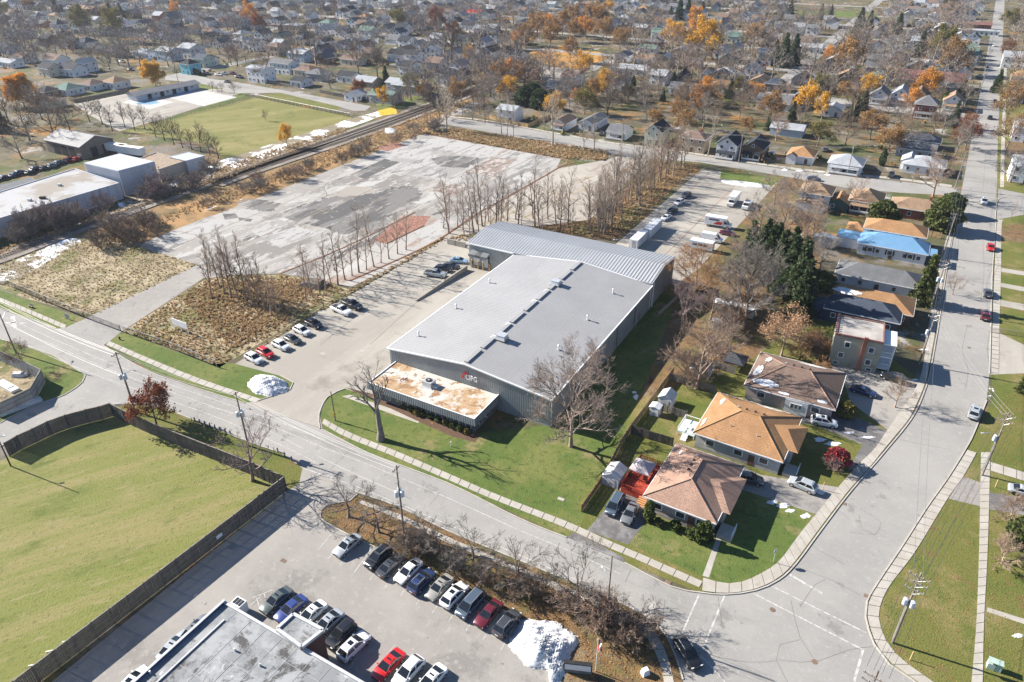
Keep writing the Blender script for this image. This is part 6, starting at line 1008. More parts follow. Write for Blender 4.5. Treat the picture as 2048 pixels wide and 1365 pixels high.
for px, py, k, c, l in ((1332, 436, 'sedan', 'w', 'white sedan beside the long white container'), (1344, 423, 'suv', 'k', 'black SUV between two white cars in the back lot'), (1358, 406, 'suv', 'w', 'white SUV in the back lot row under the saplings'), (1372, 392, 'suv', 'd', 'dark grey SUV at the far end of the back lot row')): car(px, py, A5 + R(-12), k, c, l, 0, gE)
car(1455, 467, GRID, 'sedan', 'm', 'maroon sedan between the moving truck and the white van', 0, 'vehicles on the right of the back lot')
gF = 'cars in house driveways'
A6 = adir((1607, 955), (1560, 945)); A7 = adir((1250, 985), (1222, 1035))
car(1230, 1010, A7, 'minivan', 'n', 'dark slate minivan on the patched driveway by the red deck', 0, gF); car(1260, 1028, A7, 'sedan', 'g', 'grey sedan beside the slate minivan', 0, gF)
car(1498, 959, adir((1575, 980), (1634, 990)) - R(4), 'suv', 'd', 'dark grey SUV tucked beside the pink roofed bungalow', 0, gF); car(1605, 971, adir((1634, 990), (1575, 965)), 'suv', 's', 'silver SUV in the driveway of the pink roofed bungalow', 0, gF)
car(1648, 845, adir((1615, 840), (1680, 852)), 'suv', 'w', 'white SUV with sunroof beside the orange roofed bungalow', 1, gF); car(1727, 783, adir((1690, 770), (1755, 790)), 'sedan', 'b', 'dark blue sedan in the shade of the grey brown bungalow', 0, gF); car(1786, 757, adir((1830, 770), (1765, 750)), 'suv', 'k', 'black SUV in front of the apartment house', 0, gF)
AS = adir((1945, 880), (1955, 790)); gG = 'cars driving on the right street'
car(1949, 826, AS - R(6), 'suv', 's', 'silver SUV driving on the street near the bend', 1, gG); car(1970, 632, AS + R(4), 'suv', 'm', 'maroon brown SUV on the street in the spruce shadow', 1, gG); car(1976, 587, AS + R(3), 'sedan', 'd', 'dark grey sedan on the street above the spruce shadow', 0, gG); car(1981, 496, adir((1980, 490), (1982, 520)), 'hatch', 'r', 'red hatchback on the street beside the lawn', 0, gG); car(1968, 404, adir((1970, 390), (1966, 420)), 'suv', 'w', 'white SUV on the street at the side street corner', 1, gG)
for px, py, k, c, l in ((1990, 203, 'sedan', 'd', 'dark car on the street by the orange roadside tree'), (1980, 236, 'suv', 'k', 'black car at the street edge near the brown trees'), (1974, 134, 'suv', 'd', 'dark car parked at the far street edge'), (1988, 92, 'minivan', 'w', 'white van far up the street'), (1962, 118, 'suv', 'w', 'white car parked before the row of gabled houses'), (1960, 152, 'sedan', 's', 'silver car parked near the maroon roofed hall')): car(px, py, AS, k, c, l, 0, gG, detail=0)
for px, py, k, c, l, a in ((415, 149, 'suv', 'k', 'black SUV parked before the teal house', 0), (437, 150, 'sedan', 'w', 'white sedan parked near the teal house', 0), (449, 148, 'suv', 's', 'silver SUV beside the white sedan behind the pool', 0), (466, 148, 'suv', 'm', 'maroon SUV behind the pool', 0), (479, 155, 'pickup', 'k', 'black pickup truck before the tall white block', 0), (455, 164, 'sedan', 'd', 'dark sedan at the edge of the park lawn', 0), (1544, 309, 'suv', 'w', 'white SUV in the driveway beside the brown gabled house', 1), (1653, 208, 'suv', 'u', 'blue SUV on the second street', 0), (1677, 181, 'suv', 's', 'silver SUV in the drive by yellow leaves', 1), (1651, 300, 'sedan', 'd', 'dark car behind the white cottage', 1), (2050, 985, 'sedan', 's', 'silver sedan at the right edge of the picture', 0), (1628, 358, 'sedan', 'b', 'dark blue car on the back street by the tan roof', 0), (1005, 112, 'sedan', 's', 'silver car beside the white houses by the railway', 1), (727, 199, 'suv', 'k', 'black SUV under the red tree at the street end', 0), (1783, 351, 'pickup', 'd', 'dark pickup truck by the corner bungalow', 1), (245, 124, 'suv', 's', 'silver SUV by the board fence left of the blue apartments', 0), (262, 140, 'sedan', 'd', 'dark car beside the golden tree', 0), (1205, 268, 'sedan', 'k', 'black car beside the small white cottage', 1)): car(px, py, GRID + (math.pi / 2 if a else 0), k, c, l, 0, 'cars in the town', detail=0)
rg = random.Random(4)
for i in range(16):                              # scrap and stored cars behind the white factory
    t = i / 15; px = -20 + 235 * t + rg.uniform(-3, 3); py = 364 - 62 * t + rg.uniform(-2, 2); k = rg.choice(('sedan', 'suv', 'hatch', 'minivan')); c = rg.choice('kkdgwmb' if i != 11 else 'r')
    car(px, py, GRID + R(100) + rg.uniform(-.2, .2), k, c, None, 0, 'stored cars behind the factory', 'behind the factory', 0)
# ------------------------------------------------------------------ vans, trucks, containers
def wheels(e, xs, w, r=.42):
    M = carmeshes('suv')
    for x in xs:
        for s in (-1, 1): t = put('wheel', M['tyre'], e, (x, s * (w / 2 - .12), r), (0, 0, 0), r / M['r']); put('rim', M['rim'], t)
def van(px, py, ang, label):
    e = empty('cargo_van', (*G(px, py, 1), .02), ang, label, 'van', 'vehicles on the right of the back lot'); w = 1.0
    prof = [(2.9, .5), (2.95, .95), (2.2, 1.25), (1.45, 2.15), (1.1, 2.5), (-2.8, 2.55), (-2.95, 2.3), (-2.95, .5)]
    vs = [(x, s * (w if z < 1.4 else w * .9), z) for s in (-1, 1) for x, z in prof]; n = len(prof)
    MB().add(vs, [tuple(range(n)), tuple(range(n, 2 * n))[::-1]] + [(i, i + n, (i + 1) % n + n, (i + 1) % n) for i in range(n)]).build('body', PAINT['w'][1], e)
    MB().add([(2.16, -.82, 1.3), (2.16, .82, 1.3), (1.5, .78, 2.12), (1.5, -.78, 2.12)], [(0, 1, 2, 3)]).build('windscreen', M_CGLASS, e, (.03, 0, .03))
    for s in (-1, 1):
        MB().add([(1.95, s * 1.01, 1.3), (1.0, s * 1.01, 1.3), (1.0, s * .93, 2.0), (1.4, s * .93, 2.0)], [(0, 1, 2, 3)]).build('side_window', M_CGLASS, e); MB().box((2.86, s * .75, .95), (.16, .3, .2)).build('headlight', M_HL, e); MB().box((-2.95, s * .9, 1.2), (.06, .15, .5)).build('tail_light', M_TL, e); MB().box((1.7, s * 1.15, 1.4), (.12, .2, .3)).build('mirror', M_TRIMK, e)
    wheels(e, (1.95, -1.75), 2.0); return e
def boxtruck(px, py, ang, label, boxm, cabm, L=4.8, red=False, chassis=False):
    e = empty('box_truck', (*G(px, py, 1.2), .02), ang, label, 'truck', 'vehicles on the right of the back lot')
    MB().bx(1.2, 3.4, -1.0, 1.0, .5, 1.35).build('bonnet', cabm, e)
    b = MB(); b.add([(2.55, -1, 1.35), (2.55, 1, 1.35), (1.2, 1, 1.35), (1.2, -1, 1.35), (2.0, -.9, 2.2), (2.0, .9, 2.2), (1.2, .9, 2.25), (1.2, -.9, 2.25)], [(0, 1, 5, 4), (1, 2, 6, 5), (2, 3, 7, 6), (3, 0, 4, 7), (4, 5, 6, 7)]).build('cab', cabm, e)
    MB().add([(2.57, -.85, 1.42), (2.57, .85, 1.42), (2.08, .78, 2.12), (2.08, -.78, 2.12)], [(0, 1, 2, 3)]).build('windscreen', M_CGLASS, e, (.03, 0, .02))
    for s in (-1, 1): MB().add([(2.35, s * 1.0, 1.45), (1.35, s * 1.0, 1.45), (1.35, s * .93, 2.1), (1.95, s * .93, 2.1)], [(0, 1, 2, 3)]).build('side_window', M_CGLASS, e, (0, s * .012, 0)); MB().box((3.38, s * .7, .95), (.1, .3, .2)).build('headlight', M_HL, e)
    if chassis:
        for s in (-1, 1): MB().bx(-L + 1, 1.2, s * .45 - .08, s * .45 + .08, .7, .95).build('chassis_rail', M_TRIMK, e)
        bx = MB().bx(-L + 1.0, 1.0, -1.1, 1.1, .97, 1.1).build('flat_deck', boxm, e)
        for s in (-1, 1): MB().bx(-L + 1, 1.0, s * 1.08 - .05, s * 1.08 + .05, 1.101, 1.7).build('side_rail', boxm, e)
    else:
        bx = MB().bx(-L + 1.0, 1.1, -1.2, 1.2, .8, 3.2).build('cargo_box', boxm, e); MB().bx(.9, 1.9, -1.15, 1.15, 2.5, 3.15).build('box_nose', boxm, e); MB().bx(-L + .95, -L + 1.0, -1.1, 1.1, .9, 3.1).build('roller_door', M_STEEL, e)
        for k in range(7): MB().bx(-L + 1.3 + k * .75, -L + 1.34 + k * .75, -1.215, 1.215, .85, 3.215).build('box_rib', boxm, bx)
        if red:
            MB().add([(-1.8, -1.225, 1.1), (.6, -1.225, 1.1), (.95, -1.225, 2.0), (-.6, -1.225, 2.0)], [(0, 1, 2, 3)]).build('red_panel', flat('truck_red', C(.5, .03, .03), .5), bx); MB().add([(-3.2, -1.225, 2.2), (-.2, -1.225, 2.2), (0, -1.225, 2.7), (-3.0, -1.225, 2.7)], [(0, 1, 2, 3)]).build('dark_panel', flat('truck_slate', C(.07, .09, .15), .5), bx)
    wheels(e, (2.4, -L + 2.2), 2.2, .45); return e
van(1424, 477, GRID + R(2), 'white high roofed cargo van right of the container')
boxtruck(1440, 447, GRID + R(3), 'white moving truck with red and dark side panels', PAINT['w'][1], PAINT['w'][1], 5.4, True)
boxtruck(1466, 402, GRID - math.pi / 2, 'white box truck facing the warehouse under the far lawn', PAINT['w'][1], PAINT['w'][1], 5.2)
boxtruck(1495, 408, GRID - math.pi / 2, 'white flat deck truck half hidden by a bare tree', PAINT['s'][1], PAINT['w'][1], 5.2, chassis=True)
e = empty('camper_trailer', (*G(1404, 492, 1.2), .02), GRID, 'pale blue camper trailer with dark windows by the orange tree', 'trailer', 'vehicles on the right of the back lot')
MB().bx(-3.2, 3.2, -1.15, 1.15, .6, 2.7).build('body', carpaint('paleblue', C(.42, .53, .64)), e); MB().bx(-3.1, 3.1, -1.1, 1.1, 2.7, 2.78).build('roof', M_WHITE, e)
for k in range(3): MB().bx(-2.4 + k * 1.5, -1.2 + k * 1.5, -1.18, -1.14, 1.5, 2.2).build('window', M_CGLASS, e)
MB().bx(3.2, 4.3, -.06, .06, .55, .7).build('drawbar', M_TRIMK, e); wheels(e, (-.3, .6), 2.2, .36)
def container(name, pa, pb, z, label, l, rig=False):
    a = G(*pa, 1.3); e = empty(name, (a.x, a.y, .02), GRID - math.pi / 2, label, 'container', 'white containers by the back lot'); z0 = .15
    MB().bx(-l / 2, l / 2, -1.22, 1.22, z0, 2.75).build('body', flat('container_white', C(.66, .68, .7), .5, .1), e)
    b = MB()
    for k in range(int(l / .42)): x = -l / 2 + .25 + k * .42; b.bx(x, x + .2, -1.28, 1.28, z0 + .15, 2.65); b.bx(x, x + .2, -1.1, 1.1, 2.751, 2.78)
    tag(b.build('corrugation', MATS['container_white'], e), kind='stuff')
    for s in (-1, 1): d = MB().bx(l / 2, l / 2 + .05, s * .6 - .55, s * .6 + .55, z0 + .1, 2.6).build('door', MATS['container_white'], e); MB().bx(l / 2 + .051, l / 2 + .1, s * .3 - .03, s * .3 + .03, z0 + .1, 2.6).build('lock_bar', M_STEEL, d)
    return e
container('shipping_container', (1305, 457), None, 0, 'long white shipping container with corrugated sides beside the parked cars', 9.5)
container('shipping_container', (1277, 480), None, 0, 'white shipping container partly hidden by the rear warehouse roof', 8.0)
for px, py, l in ((230, 297, 'longer white semi trailer beside the grey barn'), (262, 303, 'shorter white semi trailer behind the tall white factory')):
    e = empty('semi_trailer', (*G(px, py, 2), 0), GRID + R(8), l, 'trailer', 'white trailers behind the factory'); MB().bx(-6, 6, -1.3, 1.3, 1.2, 3.9).build('body', flat('container_white', C(.66, .68, .7)), e); MB().bx(-6, 6, -1.25, 1.25, 3.9, 3.96).build('roof', flat('snowy_trailer_roof', C(.7, .66, .6), .9, .25), e); MB().bx(4, 4.2, -1, 1, 0, 1.2).build('landing_leg', M_TRIMK, e); wheels(e, (-4.6, -3.4), 2.5, .5)
# ================================================================== poles, fences, signs, yard things
M_CAN = flat('transformer_paint', C(.5, .56, .62), .5, .08); M_INS = flat('insulator', C(.3, .3, .31), .4); M_WIRE = flat('cable', C(.30, .30, .31), .5, .05)
CAN = MB().tube([(0, 0, 0), (0, 0, .95)], .3, 10).tube([(0, 0, .95), (0, 0, 1.05)], [.3, .08], 10).mesh('transformer', M_CAN); INS = MB().tube([(0, 0, 0), (0, 0, .3)], [.07, .04], 6).mesh('insulator', M_INS)
def pole(px, py, h, label, arms=(), ang=None, cans=0, lamp=None, r=.17, cat='utility pole', group='utility poles', m=None, name='utility_pole', at=None):
    p = at if at is not None else G(px, py); e = empty(name, p, ang if ang is not None else GRID, label, cat, group); MB().tube([(0, 0, 0), (0, 0, h)], [r, r * .62], 8).build('post', m or M_POLE, e)
    for z, L in arms:
        a = MB().box((0, .17, z), (L, .1, .13)).build('crossarm', M_POLE, e)
        for x in (-L * .46, -L * .17, L * .17, L * .46): put('insulator', INS, a, (x, .17, z + .06))
        for s in (-1, 1): MB().tube([(s * L * .35, .17, z - .05), (0, .12, z - .75)], .025, 4).build('brace', M_STEEL, a)
    for k in range(cans): an = k * 2.1 + .6; put('transformer', CAN, e, (.48 * math.cos(an), .48 * math.sin(an), h * .57))
    if cans:
        for k in range(4): MB().tube([(0, 0, h * (.66 + .07 * k)), (.55 * math.cos(k * 2), .55 * math.sin(k * 2), h * (.68 + .07 * k))], .035, 4).build('fuse_arm', M_INS, e)
        MB().tube([(.2, 0, h * .55), (.17, .05, h * .05)], .04, 5).build('conduit', M_STEEL, e)
    if lamp: L = MB().tube([(0, 0, h * .62), (lamp[0] * .6, lamp[1] * .6, h * .68), (lamp[0], lamp[1], h * .68)], .04, 5).build('lamp_arm', M_STEEL, e); MB().box((lamp[0], lamp[1], h * .67), (.6, .25, .14), math.atan2(lamp[1], lamp[0])).build('lamp_head', M_STEEL, L)
    return e, p, h
RD = adir((272, 822), (808, 1065))
front = [pole(32, 706, 13.2, 'leaning utility pole with a street lamp at the left edge', (), RD + math.pi / 2, 0, (2.2, 1.2)), pole(271, 824, 13.2, 'utility pole with transformers beside the rust red tree', ((12.6, 1.6),), RD + math.pi / 2, 3, (1.6, -1.6)), pole(497, 892, 11.5, 'utility pole with transformers above the wooden bollards', ((11.0, 1.4),), RD + math.pi / 2, 3, (1.2, -1.4)), pole(808, 1066, 13.2, 'utility pole with transformers on the car park strip', ((12.4, 1.5),), RD + math.pi / 2, 3, (1.4, 1.2)), pole(1212, 1244, 12.3, 'plain tall utility pole near the intersection', (), RD + math.pi / 2, 0, (1.2, 1.6), r=.14)]
RS = adir((1785, 1285), (1965, 950))
right = [pole(1700, 1480, 12.5, 'utility pole at the lower edge by the intersection', ((11.4, 2.4), (10.4, 2.4)), RS + math.pi / 2), pole(1785, 1286, 12.8, 'utility pole with double crossarms at the rounded pavement corner', ((12.2, 2.4), (11.2, 2.4), (10.0, 2.2)), RS + math.pi / 2, 2), pole(1964, 951, 12.8, 'utility pole with crossarms between two pavements on the right', ((12.3, 2.2), (11.2, 2.2)), RS + math.pi / 2, 1, (2.0, 1.5)), pole(1838, 729, 12.5, 'utility pole before the apartment house balconies', ((12.0, 2.4), (11.0, 2.4)), RS + math.pi / 2, 1), pole(1861, 618, 12.5, 'utility pole with transformers beside the tall green spruce', ((12.0, 2.4), (11.0, 2.4)), RS + math.pi / 2, 2)]
street = [right[4]] + [pole(x, y, 12.5, l, ((12.0, 2.4), (11.0, 2.2)), GRID, c) for x, y, l, c in ((1884, 515, 'utility pole at the blue roofed house driveway', 0), (1909, 379, 'utility pole at the back street corner', 1), (1936, 283, 'utility pole by the red tree on the right street', 0), (1955, 200, 'utility pole before the maroon roofed hall', 0), (1969, 145, 'utility pole on the far stretch of the right street', 0), (1979, 100, 'farthest utility pole on the right street', 0))]
back = [pole(x, y, 10.5, l, ((10.0, 1.6),), GRID + math.pi / 2) for x, y, l in ((1088, 262, 'utility pole beside the fenced corner yard'), (1244, 290, 'utility pole before the sun porch cottage'), (1477, 326, 'utility pole before the gabled houses on the back street'), (1694, 352, 'utility pole before the pale roofed bungalow'))]
mid = [pole(x, y, 12, l, ((11.4, 2.2),), GRID, group='utility poles') for x, y, l in ((1207, 118, 'tall utility pole with crossarm by the orange trees'), (1281, 150, 'utility pole left of the dark brown gabled house'), (1441, 143, 'utility pole before the far yellow trees'), (1783, 196, 'utility pole between the two white gabled houses'), (1612, 172, 'utility pole by the brick gabled house'), (357, 166, 'utility pole at the right end of the bath house'), (193, 152, 'utility pole before the white gambrel house'), (542, 78, 'utility pole among far bare trees'), (962, 224, 'utility pole at the railway crossing'), (925, 232, 'utility pole left of the railway crossing'))]
pole(22, 933, 9.5, 'dark lamp post at the left end of the playing field', (), 0, 0, (.9, .2), r=.12, cat='lamp post', group=None, m=M_DARK, name='lamp_post'); pole(671, 842, 6.6, 'short wooden pole with a yellow marker on the front lawn', (), 0, 0, None, .13, 'pole', None, name='guy_pole')
o = [o for o in col.objects if o.name == 'guy_pole'][0]; MB().tube([(0, 0, 1.2), (0, 0, 2.0)], .19, 8).build('marker', flat('yellow_marker', C(.55, .3, .02)), o)
def wires(A, B, offs, zs, sag=.8):
    ea, pa, ha = A; eb, pb, hb = B; d = pb - pa; L = d.length; ang = ea.rotation_euler.z; n = Vector((-d.y, d.x)) / L
    for of, z in zip(offs, zs):
        pts = []
        for i in range(9): t = i / 8; q = d * t + n * of; q = Vector((q.x * math.cos(-ang) - q.y * math.sin(-ang), q.x * math.sin(-ang) + q.y * math.cos(-ang))); pts.append((q.x, q.y, z * (ha * (1 - t) + hb * t) - sag * 4 * t * (1 - t)))
        MB().tube(pts, .022, 3, False).build('cable', M_WIRE, ea)
for A, B in zip(front, front[1:]): wires(A, B, (-.5, 0, .5, 0), (.97, .985, .97, .6))
for A, B in zip(right[:2], right[1:3]): wires(A, B, (-1.1, -.4, .4, 1.1, 0), (.97, .97, .97, .97, .62))
wires(right[2], right[3], (-.8, 0, .8), (.97, .97, .97), 1.0); wires(right[3], right[4], (-1.1, -.4, .4, 1.1, 0), (.97, .97, .97, .97, .62)); wires(right[1], right[3], (-.5, .5), (.9, .9), 1.5)
for A, B in zip(street, street[1:]): wires(A, B, (-1.1, -.4, .4, 1.1, 0, .2), (.97, .97, .97, .97, .62, .58))
for A, B in zip(back, back[1:]): wires(A, B, (-.6, .6), (.97, .97), 1.4)
for A, B in zip(mid[:3], mid[1:3]): wires(A, B, (-.9, 0, .9), (.96, .96, .96), 1.2)
# service drop from the corner pole to the pink roofed bungalow
# ------------------------------------------------------------------ fences
def panelmesh(key, L, h, m, boards=10, cap=True, horiz=False):
    rg = random.Random(key); b = MB()
    if horiz:
        n = 4
        for k in range(n): z0 = .05 + (h - .1) * k / n; b.bx(0, L, -.03 + rg.uniform(-.015, .015), .03 + rg.uniform(-.015, .02), z0, z0 + (h - .1) / n - .03)
    else:
        for k in range(boards): x0 = L * k / boards; o = rg.uniform(-.02, .02); b.bx(x0 + .01, x0 + L / boards - .01, -.02 + o, .02 + o, .05, h - rg.uniform(0, .07))
    return b.mesh('fence_panel', m)
def fence(pts, h, label, m, bay=2.4, group=None, posts=True, rails=(.3, .62, .9), horiz=False, cat='fence', px=True, cap=False, name='board_fence'):
    P = [G(*p) for p in pts]; e = empty(name, P[0], 0, label, cat, group); mesh = {}
    for a, b in zip(P, P[1:]):
        d = b - a; n = max(1, round(d.length / bay)); L = d.length / n; ang = math.atan2(d.y, d.x); key = round(L, 2)
        vs = mesh.setdefault(key, [panelmesh(i, L, h, m, 10, cap, horiz) for i in range(2)]); pm = MB().box((0, 0, h / 2 + .05), (.13, .13, h + .1)).mesh('fence_post', m); rm = MB()
        for f in rails: rm.bx(0, L, .03, .09, h * f - .05, h * f + .05)
        if cap: rm.bx(0, L, -.09, .09, h, h + .05)
        rm = rm.mesh('fence_rail', M_WOODG)
        for i in range(n):
            q = a + d * (i / n) - P[0]; put('panel', vs[random.randrange(2)], e, (q.x, q.y, 0), (random.uniform(-.02, .02), 0, ang)); put('rails', rm, e, (q.x, q.y, 0), (0, 0, ang))['kind'] = 'stuff'
            put('post', pm, e, (q.x, q.y, 0), (0, 0, ang))
    q = P[-1] - P[0]; put('post', pm, e, (q.x, q.y, 0), (0, 0, ang)); return e
ff = fence([(20, 914), (45, 899), (75, 885), (105, 870), (140, 857), (180, 846), (206, 840), (228, 833), (252, 846), (300, 868), (360, 893), (440, 925), (505, 951), (574, 982), (330, 1172), (80, 1365), (-80, 1490)], 3.0, 'long dark weathered board fence around the playing field', M_WOODD, 2.5, None, cap=True)
P = G(393, 1122); rz = math.atan2((G(80, 1365) - G(574, 982)).y, (G(80, 1365) - G(574, 982)).x)
for i, (x, y) in enumerate(((438, 1072),)): p = G(x, y, 1.2); e = tag(MB().box((0, 0, 1.3), (1.0, .04, .6)).build('notice_board', M_WHITE, None, (p.x + .12, p.y - .15, 0), rz), 'small white notice on the dark field fence', 'sign')
for i, (x, y) in enumerate(((165, 1278), (132, 1298), (98, 1326), (60, 1360))):                   # white props leaning at the fence
    p = G(x, y, 0.9); pend(MB().tube([(0, 0, .9), (1.8, .9, .1)], .06, 6).build('fence_prop', M_TRIM, None, (p.x - .9, p.y, 0), 2.6), 'white prop leaning on the field fence', 'prop', 'white props along the field fence', '')
fence([(-80, 690), (0, 722), (45, 742), (91, 764), (70, 802), (0, 836)], 2.9, 'grey concrete panel fence around the storage compound', flat('grey_fence_panels', C(.27, .265, .26), .9, .2, .6), 2.6, cap=True, name='panel_fence')
GR_ = 'weathered board fences in the back yards'
fence([(1338, 762), (1391, 776), (1429, 787)], 1.8, 'grey board fence behind the orange roofed bungalow', M_WOODG, 2.4, GR_); fence([(1346, 748), (1300, 810), (1262, 862), (1240, 895), (1215, 945)], 1.7, 'tan board fence along the warehouse lawn', flat('tan_fence_boards', C(.36, .25, .13), .9, .25, .9), 2.4, GR_); fence([(1322, 822), (1345, 830), (1372, 838)], 1.7, 'short grey board fence beside the garden sheds', M_WOODG, 2.2, GR_); fence([(1262, 868), (1300, 880), (1345, 893)], 1.9, 'dark board fence between the two front bungalows', M_WOODD, 2.4, GR_); fence([(1428, 737), (1470, 750)], 1.8, 'grey board fence beside the dark gazebo', M_WOODG, 2.2, GR_)
fence([(1212, 952), (1190, 985), (1163, 1024)], 1.5, 'reddish brown board fence beside the patched driveway', flat('red_fence_boards', C(.25, .08, .05), .85, .2, .9), 2.4, GR_)
fence([(978, 238), (1015, 248), (1056, 256), (1101, 236)], 1.8, 'tan board fence round the corner yard on the back street', flat('tan_fence_boards', C(.36, .25, .13)), 2.5, 'fences along far streets'); fence([(500, 160), (540, 168), (585, 176)], 1.8, 'grey board fence along the field street', M_WOODG, 2.5, 'fences along far streets'); fence([(640, 186), (668, 192), (700, 197)], 1.7, 'dark board fence near the street end', M_WOODD, 2.5, 'fences along far streets'); fence([(150, 206), (200, 196), (258, 184)], 1.7, 'grey board fence behind the pool car park', M_WOODG, 2.6, 'fences along far streets'); fence([(1722, 337), (1765, 345)], 1.8, 'grey board fence right of the pale roofed bungalow', M_WOODG, 2.4, 'fences along far streets'); fence([(1842, 470), (1880, 478)], 1.8, 'brown board fence right of the split level house', flat('tan_fence_boards', C(.36, .25, .13)), 2.4, GR_)
fence([(1862, 622), (1800, 612)], 1.0, 'low yellow clipped hedge fence beside the slate roofed house', L_OLIVE if 'L_OLIVE' in globals() else flat('hedge_brown', C(.25, .15, .04), .95, .3, 2, fine=.5), 1.2, None, cat='hedge', name='hedge') if False else None
CPOST = MB().tube([(0, 0, 0), (0, 0, 1.03)], .04, 6).mesh('fence_post', M_STEEL)
def chainlink(pts, label, h=1.8):
    P = [G(*p) for p in pts]; e = empty('chain_link_fence', P[0], 0, label, 'fence', 'chain link fences'); wm = MB(); rl = MB()
    for a, b in zip(P, P[1:]):
        d = b - a; n = max(1, round(d.length / 3)); ang = math.atan2(d.y, d.x); o = a - P[0]
        for i in range(n + 1): q = o + d * (i / n); put('post', CPOST, e, (q.x, q.y, 0), (0, 0, 0), (1, 1, h))
        m = int(d.length / .22)
        for i in range(m):
            f0 = i / m; f1 = min(1, f0 + h / d.length * .8)
            for s in (0, 1): A, B = o + d * (f1 if s else f0), o + d * (f0 if s else f1); wm.tube([(A.x, A.y, 0.05), (B.x, B.y, h)], .012, 3, False)
        q = o + d; rl.tube([(o.x, o.y, h), (q.x, q.y, h)], .03, 5)
    rl.build('top_rail', M_STEEL, e); tag(wm.build('mesh_wire', M_DARK, e), kind='stuff'); return e

chainlink([(-60, 555), (20, 574), (95, 606), (171, 637)], 'chain link fence before the left vacant lot'); chainlink([(171, 637), (243, 664)], 'chain link gate across the vacant lot drive'); chainlink([(243, 664), (340, 698), (434, 735)], 'chain link fence before the white sign lot'); chainlink([(236, 262), (342, 239), (509, 195), (700, 234)], 'chain link fence around the far sports field', 1.6); chainlink([(1975, 664), (2060, 676)], 'low chain link fence at the right side street', 1.2)
for k in range(12):
    t = k / 11; p = G(390 + 112 * t, 843 + 41 * t) if k < 8 else G(556 + 14 * (k - 8), 904 + 9 * (k - 8)); pend(MB().tube([(0, 0, 0), (0, 0, .9)], .13, 8).build('bollard', M_POLE, None, (p.x, p.y, 0)), 'short wooden bollard on the verge', 'bollard', 'wooden bollards along the verge', '')
# ------------------------------------------------------------------ signs
p = G(363, 664); e = empty('billboard', p, adir((350, 660), (379, 671)), 'blank white sign board on three legs in the dry weeds', 'sign')
MB().bx(-2.6, 2.6, -.06, .06, 1.3, 2.9).build('panel', M_WHITE, e)
for x in (-2.3, 0, 2.3): MB().bx(x - .09, x + .09, .07, .22, 0, 2.9).build('leg', M_TRIM, e)
p = G(1546, 1125); e = empty('stop_sign', p, R(35), 'back of an octagonal street sign on the corner lawn', 'sign'); MB().tube([(0, 0, 0), (0, 0, 2.5)], .05, 6).build('post', M_STEEL, e)
b = MB(); oc = [(.42 * math.cos(R(22.5 + 45 * i)), .42 * math.sin(R(22.5 + 45 * i))) for i in range(8)]; b.add([(x, y_, 2.2 + z) for y_ in (.05, .07) for x, z in oc], [tuple(range(8)), tuple(range(8, 16))[::-1]] + [(i, i + 8, (i + 1) % 8 + 8, (i + 1) % 8) for i in range(8)]); b.build('plate', M_STEEL, e)
p = G(1155, 1344); e = empty('monument_sign', p, GRID + R(22), 'dark framed white ground sign by the snow pile', 'sign'); MB().bx(-1.7, 1.7, -.22, .22, 0, .5).build('base', flat('sign_stone', C(.2, .19, .18), .9), e); MB().bx(-1.75, 1.75, -.25, .25, .5, 1.75).build('frame', M_DARK, e); MB().bx(-1.6, 1.6, -.28, -.25, .62, 1.62).build('panel', M_WHITE, e)
p = G(1191, 1343); e = empty('flagpole', p, 0, 'thin flagpole with a red and white flag near the snow pile', 'flagpole'); MB().tube([(0, 0, 0), (0, 0, 6.2)], [.06, .035], 8).build('post', M_TRIM, e)
def flagpart(x0, x1, m, nm, par):
    n = 5; vs = []
    for i in range(n + 1):
        t = x0 + (x1 - x0) * i / n
        for k in range(6): f = k / 5; vs.append((.05 + .55 * t + .1 * math.sin(4 * t + 3 * f), .16 * math.sin(7 * t + 2 * f), 6.0 - 1.9 * f - .9 * t * (1 - .3 * f)))
    return MB().add(vs, [(i * 6 + k, (i + 1) * 6 + k, (i + 1) * 6 + k + 1, i * 6 + k + 1) for i in range(n) for k in range(5)]).build(nm, m, par)
flg = flagpart(0, .28, M_RED, 'flag', e); flagpart(.28, .72, M_WHITE, 'white_band', flg); flagpart(.72, 1.0, M_RED, 'red_band', flg)
p = G(1290, 1348); b = MB().box((0, 0, .45), (1.0, .8, .9), .4, .7); tag(b.build('utility_cabinet', M_TRIM, None, (p.x, p.y, 0)), 'pale utility cabinet in the leaf litter by the flagpole', 'cabinet')
p = G(1985, 1337); e = empty('utility_cabinet', p, GRID, 'pale green utility cabinet pair on the right lawn', 'cabinet'); MB().bx(-.7, .1, -.4, .4, 0, 1.0).build('body', flat('cabinet_green', C(.33, .43, .38), .6), e); MB().bx(.15, .8, -.35, .35, 0, 1.3).build('door_box', MATS['cabinet_green'], e); MB().bx(-.75, .85, -.45, .45, 1.301, 1.36).build('lid', MATS['cabinet_green'], e)
p = G(136, 639); e = empty('notice_sign', p, RD, 'small dark framed sign on the left verge', 'sign'); MB().bx(-.8, .8, -.05, .05, .4, 1.5).build('panel', flat('sign_grey', C(.2, .2, .22)), e); MB().bx(-.75, -.65, -.1, .1, 0, .4).build('leg', M_STEEL, e); MB().bx(.65, .75, -.1, .1, 0, .4).build('leg', M_STEEL, e)
p = G(63, 616); e = empty('bench', p, RD, 'small dark bench on the left verge', 'bench'); MB().bx(-.7, .7, -.2, .2, .4, .47).build('seat', M_WOODD, e); MB().bx(-.7, .7, .2, .26, .5, .9).build('backrest', M_WOODD, e); [MB().bx(x - .05, x + .05, -.2, .2, 0, .4).build('leg', M_DARK, e) for x in (-.55, .55)]
